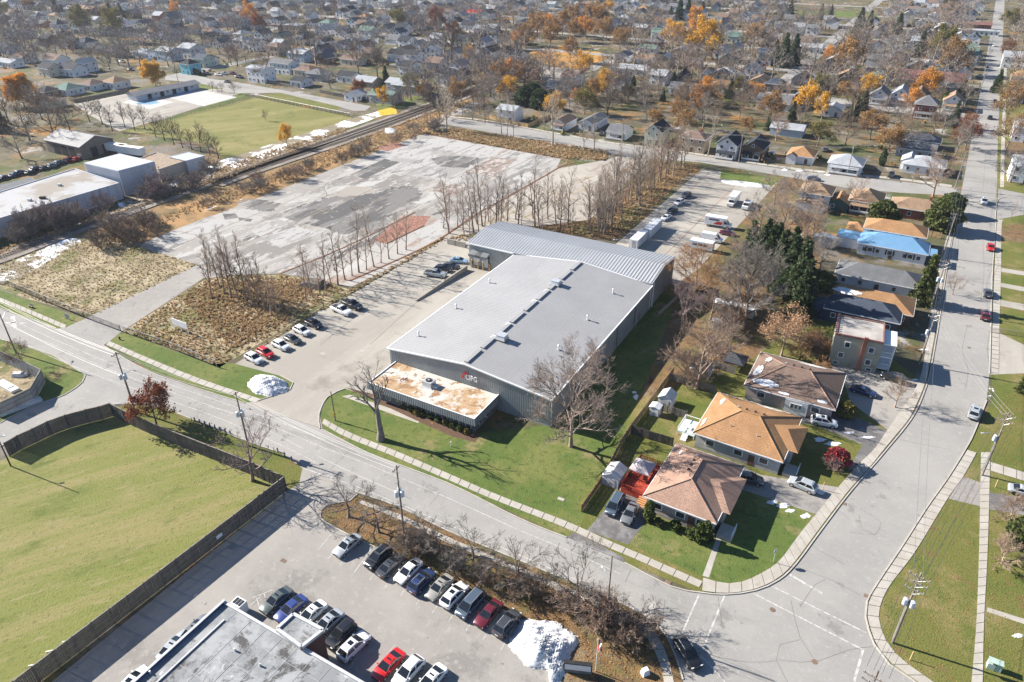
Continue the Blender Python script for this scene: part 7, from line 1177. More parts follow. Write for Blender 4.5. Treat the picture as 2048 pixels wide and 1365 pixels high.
p = G(240, 680); e = empty('hydrant', p, 0, 'black fire hydrant on the verge by the vacant lot drive', 'hydrant'); MB().tube([(0, 0, 0), (0, 0, .7), (0, 0, .85)], [.16, .15, .05], 8).build('body', M_DARK, e); MB().tube([(-.28, 0, .5), (.28, 0, .5)], .08, 8).build('nozzle', M_DARK, e)
p = G(902, 893); tag(MB().tube([(0, 0, 0), (0, 0, 1.0)], .09, 6).build('marker_post', M_WHITE, None, (p.x, p.y, 0)), 'short white marker post on the front lawn', 'post')
p = G(1122, 999); tag(MB().box((0, 0, .05), (1.1, .6, .06), GRID).build('access_cover', M_CONC, None, (p.x, p.y, 0)), 'pale access cover in the front lawn near the driveway', 'cover')
p = G(1198, 912); e = empty('lawn_sign', p, GRID, 'small dark sign post at the end of the tree shadow', 'sign'); MB().bx(-.03, .03, -.03, .03, 0, 1.5).build('post', M_DARK, e); MB().bx(-.3, .3, -.02, .02, 1.1, 1.7).build('plate', M_DARK, e)
for (x, y), l in (((1420, 1013), 'thin wooden stake'),): pass
for (x, y, l) in ((1645, 980, 'tan stake on the lawn by the silver SUV'), (1820, 1320, 'wooden stake on the right lawn near the pole'), (1990, 975, 'wooden stake beside the right driveway')): p = G(x, y); tag(MB().box((0, 0, .8), (.09, .09, 1.6)).build('stake', flat('new_wood', C(.5, .36, .2)), None, (p.x, p.y, 0)), l, 'stake')
# ------------------------------------------------------------------ snow piles
def snowpile(pts, h, label, seed):
    P = [G(*p) for p in pts]; c = sum(P, Vector((0, 0))) / len(P); n = 120; rings = 46; rg = np.random.default_rng(seed); ph = rg.uniform(0, 6, (26, 3)); am = rg.uniform(.5, 1, 26)
    rad = resample(smoothline([tuple(q) for q in P + [P[0]]], .3, False), n + 1)[:n]; rad = np.array([(q - c)[:] for q in rad]); vs = [(0, 0, h)]; fs = []
    for r in range(1, rings + 1):
        f = r / rings; q = rad * f * (1 + .04 * np.sin(np.arange(n) * .37 + seed) + .03 * rg.normal(0, 1, n) * (f > .9))[:, None]; z = np.zeros(n)
        for k in range(26): w = .9 * 1.22 ** k; z += am[k] * .62 / (1 + k * .35) * np.sin(w * .55 * (q[:, 0] * math.cos(ph[k, 2]) + q[:, 1] * math.sin(ph[k, 2])) + ph[k, 0])
        z = h * (1 - f ** 2.2) * (.72 + .2 * z) + rg.normal(0, .035, n) * (1 - f ** 4); vs += [(q[k, 0], q[k, 1], max(.015 if f < 1 else 0, z[k])) for k in range(n)]
    for k in range(n): fs.append((0, 1 + k, 1 + (k + 1) % n))
    for r in range(rings - 1):
        for k in range(n): a = 1 + r * n + k; b = 1 + r * n + (k + 1) % n; fs.append((a, a + n, b + n, b))
    o = MB().add(vs, fs).build('snow_pile', M_SNOW, None, (c.x, c.y, .02), 0, True); return tag(o, label, 'snow pile')
snowpile([(1046, 1243), (1065, 1240), (1100, 1243), (1140, 1260), (1156, 1283), (1148, 1305), (1132, 1338), (1120, 1370), (1100, 1372), (1098, 1345), (1060, 1335), (1030, 1310), (1020, 1290), (1030, 1262)], 2.2, 'big heap of dirty white snow at the end of the parking row', 1)
snowpile([(497, 768), (505, 756), (530, 750), (560, 758), (576, 770), (574, 783), (548, 793), (520, 790), (500, 780)], 2.0, 'heap of snow on the small lawn at the yard entrance', 2)
snowpile([(1444, 360), (1470, 362), (1500, 366), (1532, 371), (1530, 376), (1495, 374), (1465, 370), (1446, 366)], .7, 'low ridge of snow along the far lawn of the back lot', 3); snowpile([(768, 258), (785, 257), (794, 264), (782, 268), (770, 265)], 1.2, 'small snow heap beside the railway scrub', 4)
rg = random.Random(31)
for i, (x, y, rx, ry) in enumerate(((1545, 1005, 16, 5), (1565, 1012, 14, 5), (1580, 1022, 10, 4), (1612, 1032, 12, 6), (1640, 880, 14, 5), (1665, 888, 18, 5), (1700, 866, 12, 3), (1735, 875, 16, 3), (1640, 985, 14, 5), (1268, 785, 5, 3), (1272, 795, 6, 6), (1390, 735, 14, 4), (1420, 740, 10, 3), (1560, 475, 12, 3), (1590, 470, 14, 3), (1830, 760, 8, 2), (2035, 1272, 12, 5), (1600, 342, 12, 2), (1640, 344, 10, 2), (1720, 345, 8, 2), (1570, 340, 9, 2), (1850, 700, 14, 2), (1655, 350, 8, 2), (1230, 480, 5, 2), (1880, 460, 5, 2), (1630, 575, 9, 8))):
    c = G(x, y); n = 14; pts = [G(x + rx * math.cos(k * 2 * math.pi / n) * rg.uniform(.5, 1.2), y + ry * math.sin(k * 2 * math.pi / n) * rg.uniform(.5, 1.2)) for k in range(n)]
    o = MB().add([(q.x - c.x, q.y - c.y, .012) for q in pts] + [(0, 0, .09)], [(k, (k + 1) % n, n) for k in range(n)]).build('snow_patch', M_SNOW, None, (c.x, c.y, .02)); o['kind'] = 'structure'
# ------------------------------------------------------------------ back yard things
a = G(1241, 966); rz = H1[3]; M_DECKR = flat('red_deck_stain', C(.38, .055, .03), .7, .12, .8); q0 = Vector((H1[4].x, H1[4].y)); W, D = H1[1] / 2, H1[2] / 2
dk = empty('deck', su(0, 0) * 0 + q0, rz, 'red stained wooden deck with railing at the side of the pink roofed bungalow', 'deck')
dx0, dx1, dy0, dy1 = -W - 4.6, -W + .2, -D + 2.4, D - 4.2
fl = MB()
MB().bx(dx0, dx1, dy0, dy1, .1, .9).build('skirt', M_DECKR, dk)
for k in range(20): y = dy0 + (dy1 - dy0) * k / 20; MB().bx(dx0 - .05, dx1, y + .012, y + (dy1 - dy0) / 20 - .012, .901, .96).build('plank', M_DECKR, dk)
for (x0, x1, y0, y1) in ((dx0, dx1, dy0, dy0 + .08), (dx0, dx0 + .08, dy0 + .09, dy1), (dx0, dx1, dy1 - .08, dy1)):
    MB().bx(x0, x1, y0, y1, 1.8, 1.9).build('rail', M_DECKR, dk); L = max(x1 - x0, y1 - y0); n = int(L / .28)
    for k in range(n): f = (k + .5) / n; x, y = (x0 + (x1 - x0) * f, y0 + .04) if x1 - x0 > y1 - y0 else (x0 + .04, y0 + (y1 - y0) * f); put('baluster', MB().box((0, 0, 0), (.1, .1, .85)).mesh('deck_baluster', M_DECKR), dk, (x, y, 1.38))
for k in range(5): MB().bx(dx1 - 1.5, dx1 - .1, dy0 - .3 - .3 * k, dy0 - .02 - .3 * k, .0, .8 - .17 * k).build('step', flat('orange_wood', C(.42, .22, .1)), dk)
def gazebo(x, y, z, s, h, m, label, ang):
    e = empty('gazebo', (x, y, z), ang, label, 'gazebo', 'yard gazebos')
    for i in (-1, 1):
        for j in (-1, 1): MB().bx(i * s - .06, i * s + .06, j * s - .06, j * s + .06, 0, h).build('post', M_TRIMK, e)
    k = s + .25; MB().add([(-k, -k, h), (k, -k, h), (k, k, h), (-k, k, h), (0, 0, h + .95), (-k, -k, h - .22), (k, -k, h - .22), (k, k, h - .22), (-k, k, h - .22)], [(0, 1, 4), (1, 2, 4), (2, 3, 4), (3, 0, 4), (0, 5, 6, 1), (1, 6, 7, 2), (2, 7, 8, 3), (3, 8, 5, 0)]).build('canopy', m, e)
    MB().add([(-.5, -.5, h + .62), (.5, -.5, h + .62), (.5, .5, h + .62), (-.5, .5, h + .62), (0, 0, h + 1.2)], [(0, 1, 4), (1, 2, 4), (2, 3, 4), (3, 0, 4)]).build('vent_cap', m, e); return e
g = Matrix.Rotation(rz, 2) @ Vector(((dx0 + dx1) / 2 - .6, (dy0 + dy1) / 2 + .3)); gazebo(q0.x + g.x, q0.y + g.y, .96, 1.45, 2.0, flat('mauve_canopy', C(.42, .36, .37), .8), 'mauve canopy gazebo standing on the red deck', rz)
p = G(1468, 735); gazebo(p.x, p.y, 0, 1.9, 2.2, flat('charcoal_canopy', C(.045, .05, .06), .7), 'charcoal roofed gazebo behind the grey brown bungalow', rz)
for k, (x, y, m, nm) in enumerate(((-.6, -.9, M_DECKR, 'chair'), (.9, .6, M_DECKR, 'chair'))):
    g = Matrix.Rotation(rz, 2) @ Vector(((dx0 + dx1) / 2 + x + .9, (dy0 + dy1) / 2 + y)); e = empty('garden_chair', (q0.x + g.x, q0.y + g.y, .96), rz + k * 2, 'red garden chair on the deck, ' + ('nearer' if k == 0 else 'farther') + ' one', 'chair', 'garden chairs on the red deck'); MB().bx(-.3, .3, -.3, .3, .35, .42).build('seat', m, e); MB().bx(-.3, .3, .3, .36, .42, 1.0).build('backrest', m, e); [MB().bx(sx * .27 - .03, sx * .27 + .03, sy * .27 - .03, sy * .27 + .03, 0, .35).build('leg', m, e) for sx in (-1, 1) for sy in (-1, 1)]
def shed(px, py, w_, d_, h, rise, m, rm, label, ang=None, group='garden sheds'):
    p = G(px, py); e = empty('garden_shed', p, GRID if ang is None else ang, label, 'shed', group); gable(MB(), w_ / 2, d_ / 2, h, rise).build('wall', m, e)
    for s in (-1, 1):
        k = w_ / 2 + .15; zz = h - .15 * rise / (w_ / 2); b = MB(); b.add([(s * k, -d_ / 2 - .15, zz), (s * k, d_ / 2 + .15, zz), (0, d_ / 2 + .15, h + rise + .03), (0, -d_ / 2 - .15, h + rise + .03), (s * k, -d_ / 2 - .15, zz + .07), (s * k, d_ / 2 + .15, zz + .07), (0, d_ / 2 + .15, h + rise + .1), (0, -d_ / 2 - .15, h + rise + .1)], [(4, 5, 6, 7), (0, 3, 2, 1), (0, 4, 7, 3), (1, 2, 6, 5), (0, 1, 5, 4)]); r_ = b.build('roof', rm, e)
        n = int(d_ / .35)
        for q in range(n): y = -d_ / 2 + d_ * (q + .5) / n; b = MB(); b.add([(s * k, y - .02, zz + .07), (s * k, y + .02, zz + .07), (0, y + .02, h + rise + .1), (0, y - .02, h + rise + .1), (s * k, y, zz + .12), (0, y, h + rise + .15)], [(0, 4, 5, 3), (4, 1, 2, 5)]); b.build('roof_seam', rm, r_)
    for s in (-1, 1): d = MB().bx(s * .42 - .4, s * .42 + .4, -d_ / 2 - .05, -d_ / 2, .05, h * .9).build('door', rm, e); MB().box((s * .12, -d_ / 2 - .08, h * .45), (.05, .06, .16)).build('handle', M_DARK, d)
M_SHW = flat('pale_shed_metal', C(.58, .59, .61), .6, .1); M_SHG = flat('grey_shed_roof', C(.42, .44, .45), .6, .1)
shed(1228, 962, 2.8, 3.4, 2.0, .7, M_SHW, flat('shed_roof_pink', C(.52, .49, .49), .6), 'white metal garden shed beside the red deck', rz); shed(1333, 808, 2.6, 2.8, 2.0, .8, M_SHW, M_SHG, 'grey roofed garden shed behind the orange roofed bungalow', rz); shed(1310, 828, 1.8, 1.6, 1.8, .25, M_SHW, M_SHW, 'small white plastic shed on the fence line', rz); shed(1432, 655, 2.2, 1.8, 1.6, .3, M_SHW, M_SHW, 'small white lean shed in the orange scrub', rz)
shed(1405, 750, 3.0, 2.6, 2.0, .6, M_SHW, M_SHG, 'pale shed under the wide bare tree', rz); shed(1648, 490, 6.0, 3.0, 2.2, .8, M_SHG, M_SHG, 'long grey shed beside the blue roofed house drive', GRID); shed(1725, 395, 2.4, 2.4, 2.0, .6, M_SHW, M_SHG, 'pale shed behind the tan hip roofed house', GRID)
p = G(1466, 630); e = empty('camper_trailer', p, rz + R(4), 'long white topped camper trailer under the grey bare tree', 'trailer'); MB().bx(-4.5, 4.5, -1.2, 1.2, .6, 2.7).build('body', flat('camper_grey', C(.45, .44, .42), .6), e); MB().bx(-4.6, 4.6, -1.3, 1.3, 2.701, 2.8).build('roof', M_WHITE, e); wheels(e, (-.4, .6), 2.3, .36); MB().bx(4.5, 5.6, -.05, .05, .55, .68).build('drawbar', M_TRIMK, e)
p = G(1378, 862); e = empty('raised_deck', p, rz, 'pale green painted deck with white rail behind the orange roofed bungalow', 'deck'); MB().bx(-1.6, 1.6, -2.2, 2.2, .7, .85).build('platform', flat('pale_green_deck', C(.42, .5, .48), .7), e)
for sx in (-1.5, 1.5):
    for sy in (-2.1, 2.1): MB().bx(sx - .07, sx + .07, sy - .07, sy + .07, 0, 1.7).build('post', M_TRIM, e)
for s in (-1, 1): MB().bx(-1.5, 1.5, s * 2.1 - .04, s * 2.1 + .04, 1.6, 1.7).build('rail', M_TRIM, e); MB().bx(s * 1.5 - .04, s * 1.5 + .04, -2.05, 2.05, 1.601, 1.7).build('rail', M_TRIM, e)
for k in range(4): MB().bx(-.5, .5, -2.5 - .3 * k, -2.22 - .3 * k, 0, .7 - .16 * k).build('step', M_TRIM, e)
p = G(1376, 866); e = empty('garden_table', (p.x, p.y, .85), rz, 'white table on the pale green deck', 'table'); MB().bx(-.7, .7, -.5, .5, .66, .72).build('tabletop', M_WHITE, e); [MB().bx(x * .6 - .04, x * .6 + .04, y * .4 - .04, y * .4 + .04, 0, .66).build('leg', M_TRIM, e) for x in (-1, 1) for y in (-1, 1)]
for i in range(3): p = G(1242 + 5 * i, 982 + 2 * i); pend(MB().tube([(0, 0, 0), (0, 0, .45), (0, 0, .6)], [.2, .2, .08], 8).build('gas_bottle', M_WHITE, None, (p.x, p.y, .03)), 'white gas bottle on the patched driveway', 'bottle', 'gas bottles by the red deck', '')
for (x, y, m, l) in ((1653, 703, M_CAN, 'pale bin by the apartment house rear corner'), (1657, 712, flat('ochre_post', C(.4, .28, .12)), 'yellow bin by the apartment house'), (1656, 720, PAINT['b'][1], 'dark blue bin by the apartment house'), (1654, 728, M_DARK, 'black bin by the apartment house'), (1432, 706, PAINT['b'][1], 'dark bin beside the orange yard'), (1422, 1080, M_TRIMK, 'dark bin at the corner of the pink roofed bungalow')): p = G(x, y); e = empty('bin', p, rz, l, 'bin', 'wheeled bins'); MB().box((0, 0, .5), (.6, .65, 1.0), 0, 1.1).build('body', m, e); MB().bx(-.36, .36, -.4, .4, 1.0, 1.08).build('lid', m, e)
# precast white pieces in the storage compound
for (pa, pb, w_, l) in (((0, 766), (32, 784), 1.6, 'white concrete beam in the storage compound'), ((0, 832), (84, 800), 1.5, 'long pale concrete slab on the grass before the compound')):
    a, b_ = G(*pa), G(*pb); d = b_ - a; c = (a + b_) / 2; tag(MB().box((0, 0, .25), (d.length, w_, .5)).box((d.length * .2, 0, .55), (.5, w_ * .8, .1)).build('concrete_beam', flat('precast', C(.55, .55, .54), .85), None, (c.x, c.y, 0), math.atan2(d.y, d.x)), l, 'beam')
p = G(38, 752); tag(MB().box((0, 0, .4), (2.4, 1.4, .8), .5, .7).box((1.0, .6, .25), (1.2, .9, .5), 1.1, .8).build('rubble_block', flat('precast', C(.55, .55, .54)), None, (p.x, p.y, 0), RD), 'pale broken concrete block in the storage compound', 'rubble')
p = G(628, 572); tag(MB().box((0, 0, .7), (5.5, 4.0, 1.4), .2, .72).box((2.4, 1.2, .4), (2.5, 2.2, .9), .8, .7).box((-2.4, -1.0, .4), (2.6, 2.0, .8), 1.9, .6).build('rubble_heap', flat('rubble', C(.15, .13, .115), .95, .4, .8, fine=.4), None, (p.x, p.y, 0), GRID), 'dark heap of broken concrete behind the saplings', 'rubble')
# ================================================================== trees and shrubs
def tubes(P0, P1, R0, R1, n):
    """numpy bundle of tapered prisms from P0 to P1"""
    P0, P1 = np.asarray(P0, float), np.asarray(P1, float); R0, R1 = np.asarray(R0)[:, None], np.asarray(R1)[:, None]
    t = P1 - P0; t /= np.linalg.norm(t, axis=1, keepdims=True) + 1e-9; a = np.cross(t, np.where(np.abs(t[:, 2:3]) < .9, [[0, 0, 1.]], [[1., 0, 0]])); a /= np.linalg.norm(a, axis=1, keepdims=True) + 1e-9; b = np.cross(t, a)
    V = []
    for P, r in ((P0, R0), (P1, R1)):
        for k in range(n): an = 2 * math.pi * k / n; V.append(P + (a * math.cos(an) + b * math.sin(an)) * r)
    V = np.stack(V, 1); m = len(P0); base = (np.arange(m) * 2 * n)[:, None, None]
    F = np.array([[k, (k + 1) % n, n + (k + 1) % n, n + k] for k in range(n)])[None] + base
    return V.reshape(-1, 3), F.reshape(-1, 4)
def joinq(parts):
    V = []; F = []; o = 0
    for v, f in parts: V.append(v); F.append(f + o); o += len(v)
    return np.concatenate(V), np.concatenate(F)
def leafquads(C_, size, rng, flatten=1.0, aspect=.8):
    m = len(C_); d = rng.normal(size=(m, 3)); d[:, 2] *= flatten; d /= np.linalg.norm(d, axis=1, keepdims=True); u = np.cross(d, rng.normal(size=(m, 3))); u /= np.linalg.norm(u, axis=1, keepdims=True) + 1e-9; v = np.cross(d, u)
    s = size * rng.uniform(.6, 1.3, (m, 1)); V = np.stack([C_ - u * s - v * s * aspect, C_ + u * s - v * s * aspect * .6, C_ + u * s * .8 + v * s * aspect, C_ - u * s * .7 + v * s * aspect], 1)
    return V.reshape(-1, 3), np.arange(m * 4).reshape(-1, 4)
def skeleton(seed, h, rad, base=.25, trunk=.3, limbs=11, up=.55, sub=(7, 6, 4), lean=0.0, wob=.05, top=.9, gn=(.5, .55, .5), rmin=.021):
    """branch segments: lists of (p0, p1, r0, r1) for thick (trunk, limbs) and thin (boughs, twigs); plus twig tips"""
    rng = np.random.default_rng(seed); rnd = lambda a, b: rng.uniform(a, b); thick = []; thin = []; tips = []
    n = 7; pts = [np.zeros(3)]
    for i in range(n): pts.append(pts[-1] + np.array([rng.normal(0, wob) * h / n + lean * h / n, rng.normal(0, wob) * h / n, h * top / n]))
    def tr(f): x = f * n; i = min(int(x), n - 1); return pts[i] + (pts[i + 1] - pts[i]) * (x - i)
    rt = lambda f: trunk * (1 - f) ** .8 + .03
    for i in range(n): thick.append((pts[i], pts[i + 1], rt(i / n) * (1.35 if i == 0 else 1), rt((i + 1) / n)))
    def grow(p, d, L, r, lev):
        segs = 3 if lev < 2 else 2; q = p; dd = d
        cur = []
        for i in range(segs):
            dd = dd + rng.normal(0, .13, 3) + np.array([0, 0, .09 * up * 2]); dd /= np.linalg.norm(dd); e = q + dd * L / segs; r0 = r * (1 - .75 * i / segs); r1 = r * (1 - .75 * (i + 1) / segs)
            (thick if lev == 0 else thin).append((q, e, r0, r1)); cur.append((q, e, dd)); q = e
        if lev >= len(sub): tips.append(q); return
        k = max(2, int(sub[lev] * rnd(.75, 1.25)))
        for j in range(k):
            t = rnd(.25, 1.0) * segs; i = min(int(t), segs - 1); a, b_, c = cur[i]; s = a + (b_ - a) * (t - i)
            ax = rng.normal(size=3); ax -= ax.dot(c) * c; ax /= np.linalg.norm(ax) + 1e-9; w = rnd(.45, .95)
            grow(s, c * math.cos(w) + ax * math.sin(w), L * gn[min(lev, 2)] * rnd(.7, 1.15) * (1.15 - .45 * t / segs), max(r * (.5 if lev == 0 else .55), rmin), lev + 1)
        tips.append(q)
    for j in range(limbs):
        f = base + (1 - base) * ((j + rnd(0, .8)) / limbs); az = j * 2.4 + rnd(-.4, .4); el = up * (.55 + .9 * f) + rnd(-.12, .12); L = rad * (1.18 - .65 * max(0, f - .35)) * rnd(.85, 1.12)
        grow(tr(min(f, .98)), np.array([math.cos(az) * math.cos(el), math.sin(az) * math.cos(el), math.sin(el)]), L, rt(f) * .62, 0)
    return thick, thin, np.array(tips)
def segmesh(name, S, n, m=None):
    P0, P1, R0, R1 = zip(*S); return npmesh(name, *tubes(P0, P1, R0, R1, n), [m])
def barkm(name, c, var=.3):
    b = NB(name); oi = b.n('ShaderNodeObjectInfo'); k = b.mix(oi.outputs['Random'], tuple(x * .8 for x in c[:3]) + (1,), tuple(min(1, x * 1.25) for x in c[:3]) + (1,))
    b.color(b.mix(b.step(b.noise(.8, 3), .4, .65), k, tuple(x * (1 - var) for x in c[:3]) + (1,))); return b.done(.9, .1)
B_GREY = barkm('bark_grey', C(.235, .205, .185)); B_BROWN = barkm('bark_brown', C(.215, .165, .13)); B_TAN = barkm('bark_tan', C(.30, .22, .17)); B_DARK = barkm('bark_dark', C(.10, .082, .07)); B_PALE = barkm('bark_pale', C(.40, .35, .29)); B_PURP = barkm('bark_purple', C(.24, .185, .18)); B_PINK = barkm('bark_pinkgrey', C(.34, .27, .23)); B_OR = barkm('bark_orange', C(.34, .2, .11))
def leafm(name, c1, c2):
    b = NB(name); oi = b.n('ShaderNodeObjectInfo'); n = b.noise(.9, 3, .6); k = b.mix(b.step(n, .35, .65), c1, c2)
    k = b.mix(b.math('MULTIPLY', oi.outputs['Random'], .35), k, tuple(x * .62 for x in c1[:3]) + (1,)); b.color(k)
    tr = b.n('ShaderNodeBsdfTranslucent'); b.l(k, tr.inputs[0]); mx = b.n('ShaderNodeMixShader'); mx.inputs[0].default_value = .3; b.l(b.p.outputs[0], mx.inputs[1]); b.l(tr.outputs[0], mx.inputs[2]); b.l(mx.outputs[0], b.out.inputs[0]); return b.done(.75, .2)
L_GOLD = leafm('leaves_gold', C(.74, .43, .05), C(.58, .30, .04)); L_ORANGE = leafm('leaves_orange', C(.72, .34, .06), C(.56, .24, .045)); L_RUST = leafm('leaves_rust', C(.24, .075, .03), C(.15, .045, .025)); L_BROWN = leafm('leaves_brown', C(.38, .225, .09), C(.28, .16, .065)); L_OLIVE = leafm('leaves_olive', C(.2, .17, .05), C(.12, .115, .03)); L_PEACH = leafm('leaves_peach', C(.5, .32, .19), C(.38, .22, .12)); L_RED = leafm('leaves_red', C(.34, .06, .07), C(.22, .035, .045)); L_GREEN = leafm('leaves_green', C(.10, .13, .035), C(.06, .085, .022))
N_DARK = leafm('needles_dark', C(.04, .066, .032), C(.075, .10, .042)); N_GREEN = leafm('needles_green', C(.075, .10, .03), C(.12, .135, .045)); N_BLUE = leafm('needles_blue', C(.03, .05, .042), C(.045, .065, .05))
TREES = {}
def variant(kind, seed, **k):
    th, tn, tips = skeleton(seed, **k); TREES.setdefault(kind, []).append((segmesh(kind + '_trunk', th, 6), segmesh(kind + '_branches', tn, 3), tips, k['h']))
for s in range(5): variant('broad', 10 + s, h=12.5, rad=6.6, base=.2, trunk=.30, limbs=12, up=.55, sub=(9, 7, 5))
for s in range(3): variant('tall', 30 + s, h=18, rad=6.0, base=.3, trunk=.34, limbs=16, up=.8, sub=(8, 6, 4), gn=(.5, .5, .5))
for s in range(3): variant('poplar', 40 + s, h=18, rad=3.0, base=.25, trunk=.22, limbs=18, up=.95, sub=(8, 5), lean=.02 * (s - 1), wob=.03)
for s in range(5): variant('sapling', 50 + s, h=10, rad=2.2, base=.2, trunk=.10, limbs=11, up=.8, sub=(6, 4), lean=.05 * (s - 2), wob=.05)
for s in range(4): variant('bush', 60 + s, h=2.6, rad=2.2, base=.02, trunk=.06, limbs=16, up=.7, sub=(7, 6, 4), top=.6)
for s in range(2): variant('gnarled', 70 + s, h=17, rad=5.0, base=.36, trunk=.62, limbs=9, up=.75, sub=(5, 4, 3), wob=.09, top=.8)
for s in range(3): variant('island', 80 + s, h=6.0, rad=4.2, base=.2, trunk=.2, limbs=9, up=.4, sub=(7, 6, 3), wob=.1)
for s in range(2): variant('maple', 90 + s, h=15, rad=7.6, base=.14, trunk=.28, limbs=18, up=.68, sub=(11, 8, 5), rmin=.025)
LEAFM = {}
def leaves(kind, i, per, size, seed, spread=.6):
    key = (kind, i, per, size)
    if key not in LEAFM:
        rng = np.random.default_rng(seed); tips = TREES[kind][i][2]; idx = rng.integers(0, len(tips), per); c = tips[idx] + rng.normal(0, spread, (per, 3)); LEAFM[key] = npmesh('leaf_crown', *leafquads(c, size, rng), [None])
    return LEAFM[key]
def conifer_mesh(seed, h, rad, dens, droop=.25, size=.30, gap=.0, base=.06):
    rng = np.random.default_rng(seed); pts = []; nl = int(h / .42); seg = [(np.zeros(3), np.array([0, 0, h * .98]), h * .018, .03)]
    for i in range(nl):
        f = base + (1 - base) * i / nl; r = rad * (1 - f) ** .85 * rng.uniform(.8, 1.12) + .15; z = f * h; nb = max(4, int(5 + 7 * (1 - f)))
        for j in range(nb):
            az = rng.uniform(0, 2 * math.pi); rr = r * rng.uniform(.7, 1.1); tip = np.array([math.cos(az) * rr, math.sin(az) * rr, z - droop * rr + .18 * rr]); seg.append((np.array([0, 0, z]), tip, .05, .02))
            n = int(dens * (1 + rr * 2)); t = rng.uniform(.25, 1.05, n)[:, None]; p = np.array([[0, 0, z]]) * (1 - t) + tip * t + rng.normal(0, .16, (n, 3)) * (.4 + t); p[:, 2] -= .12 * t[:, 0] ** 2 * rr; pts.append(p)
    c = np.concatenate(pts); return segmesh('conifer_trunk', seg, 5), npmesh('needle_crown', *leafquads(c, size, rng, .6, .55), [None]), h
CON = {'spruce': [conifer_mesh(100 + s, 12, 3.2, 4.2) for s in range(3)], 'fir': [conifer_mesh(110 + s, 16, 4.6, 4.0, .35, .42) for s in range(2)]}
def cedar_mesh(seed, h, rad, n, power=.5):
    rng = np.random.default_rng(seed); f = rng.uniform(0, 1, n); prof = np.clip(np.sin(np.pi * np.clip(f * .9 + .1, 0, 1)) ** power, .05, 1); lump = 1 + .12 * np.sin(f * 19 + seed); az = rng.uniform(0, 2 * np.pi, n); r = rad * prof * lump * rng.uniform(.72, 1.05, n) * (1 + .15 * np.sin(az * 3 + f * 8)); c = np.stack([np.cos(az) * r, np.sin(az) * r, f * h + .1], 1)
    return segmesh('cedar_trunk', [(np.zeros(3), np.array([0, 0, h * .9]), rad * .12, .03)], 5), npmesh('cedar_crown', *leafquads(c, .05 * h ** .5 + rad * .07, rng, 1, .8), [None]), h
CED = {'columnar': [cedar_mesh(120 + s, 4, .75, 900) for s in range(2)], 'round': [cedar_mesh(130 + s, 9, 4.6, 4200, .55) for s in range(3)], 'ball': [cedar_mesh(140, 1.3, .8, 500, .45)]}
NT = [0]; TPOS = []
rt_ = random.Random(99)
def tree(px, py, kind, bark, scale=1.0, leaf=None, per=2600, size=.22, look=None, group='trees of the town', pl=None, name=None, i=None, hscale=1.0, cat='tree', at=None, label=None):
    i = rt_.randrange(len(TREES[kind])) if i is None else i; tk, br, tips, h = TREES[kind][i]; p = at if at is not None else G(px, py)
    e = empty(name or 'tree', p, rt_.uniform(0, 6.28)); e.scale = (scale * rt_.uniform(.9, 1.1), scale * rt_.uniform(.9, 1.1), scale * (hscale if hscale != 1 or label else rt_.uniform(.82, 1.18))); e.rotation_euler.x = rt_.uniform(-.07, .07)
    put('trunk', tk, e, m=bark); put('branches' if leaf is None else 'limbs', br, e, m=bark)
    if leaf is not None: put('crown', leaves(kind, i, per, size, 7 + i), e, m=leaf)
    NT[0] += cat == 'tree'; TPOS.append((p, 3))
    if label: tag(e, label, cat, group)
    else: pend(e, look, cat, group, pl)
    return e
def conifer(px, py, kind, mat, scale=1.0, label=None, look='dark green spruce', group='evergreens', hs_=1.0, at=None, src=CON, cat='tree', name='spruce_tree', pl=None):
    v = src[kind]; tk, cr, h = v[rt_.randrange(len(v))]; p = at if at is not None else G(px, py); e = empty(name, p, rt_.uniform(0, 6.28)); e.scale = (scale, scale, scale * hs_)
    put('trunk', tk, e, m=B_DARK); put('crown', cr, e, m=mat); NT[0] += cat == 'tree'; TPOS.append((p, 3))
    if label: tag(e, label, cat, group)
    else: pend(e, look, cat, group, pl)
    return e
# ---- individual trees near the camera
tree(762, 880, 'gnarled', B_GREY, 1.0, label='thick gnarled bare tree on the lawn before the office wing', i=0, name='bare_tree', group='big bare trees near the warehouse', hscale=.95)
tree(1142, 893, 'maple', B_PINK, 1.08, label='wide bare maple in front of the right warehouse corner', i=0, name='bare_tree', group='big bare trees near the warehouse', hscale=.95)
tree(1393, 778, 'broad', B_TAN, 1.05, label='wide bare tree at the fence behind the garden sheds', name='bare_tree', group='big bare trees near the warehouse', hscale=1.1)
tree(1488, 655, 'maple', B_GREY, 1.1, label='broad grey bare tree in the back yards right of the warehouse', i=1, name='bare_tree', group='big bare trees near the warehouse')
tree(1388, 600, 'maple', B_OR, .85, label='broad bare tree with orange brown twigs beside the rear warehouse', name='bare_tree', group='big bare trees near the warehouse', leaf=L_BROWN, per=900, size=.13, hscale=.85)
tree(1366, 650, 'broad', B_PURP, .75, label='small reddish bare tree right of the warehouse wall', name='bare_tree', group='big bare trees near the warehouse')
tree(1562, 712, 'broad', B_TAN, .68, leaf=L_PEACH, per=2600, size=.17, label='small peach leaved tree behind the grey brown bungalow', name='leafy_tree')
tree(1518, 478, 'broad', B_GREY, .85, label='tall grey bare tree right of the moving truck', name='bare_tree'); tree(1560, 480, 'broad', B_GREY, .9, label='grey bare tree left of the tan roofed houses', name='bare_tree'); tree(1610, 490, 'broad', B_TAN, .8, label='low spreading bare tree left of the blue roof', name='bare_tree')
tree(1548, 408, 'broad', B_GREY, .75, look='grey bare tree'); tree(1865, 395, 'broad', B_TAN, 1.0, label='bare tree before the white corner bungalow', name='bare_tree')
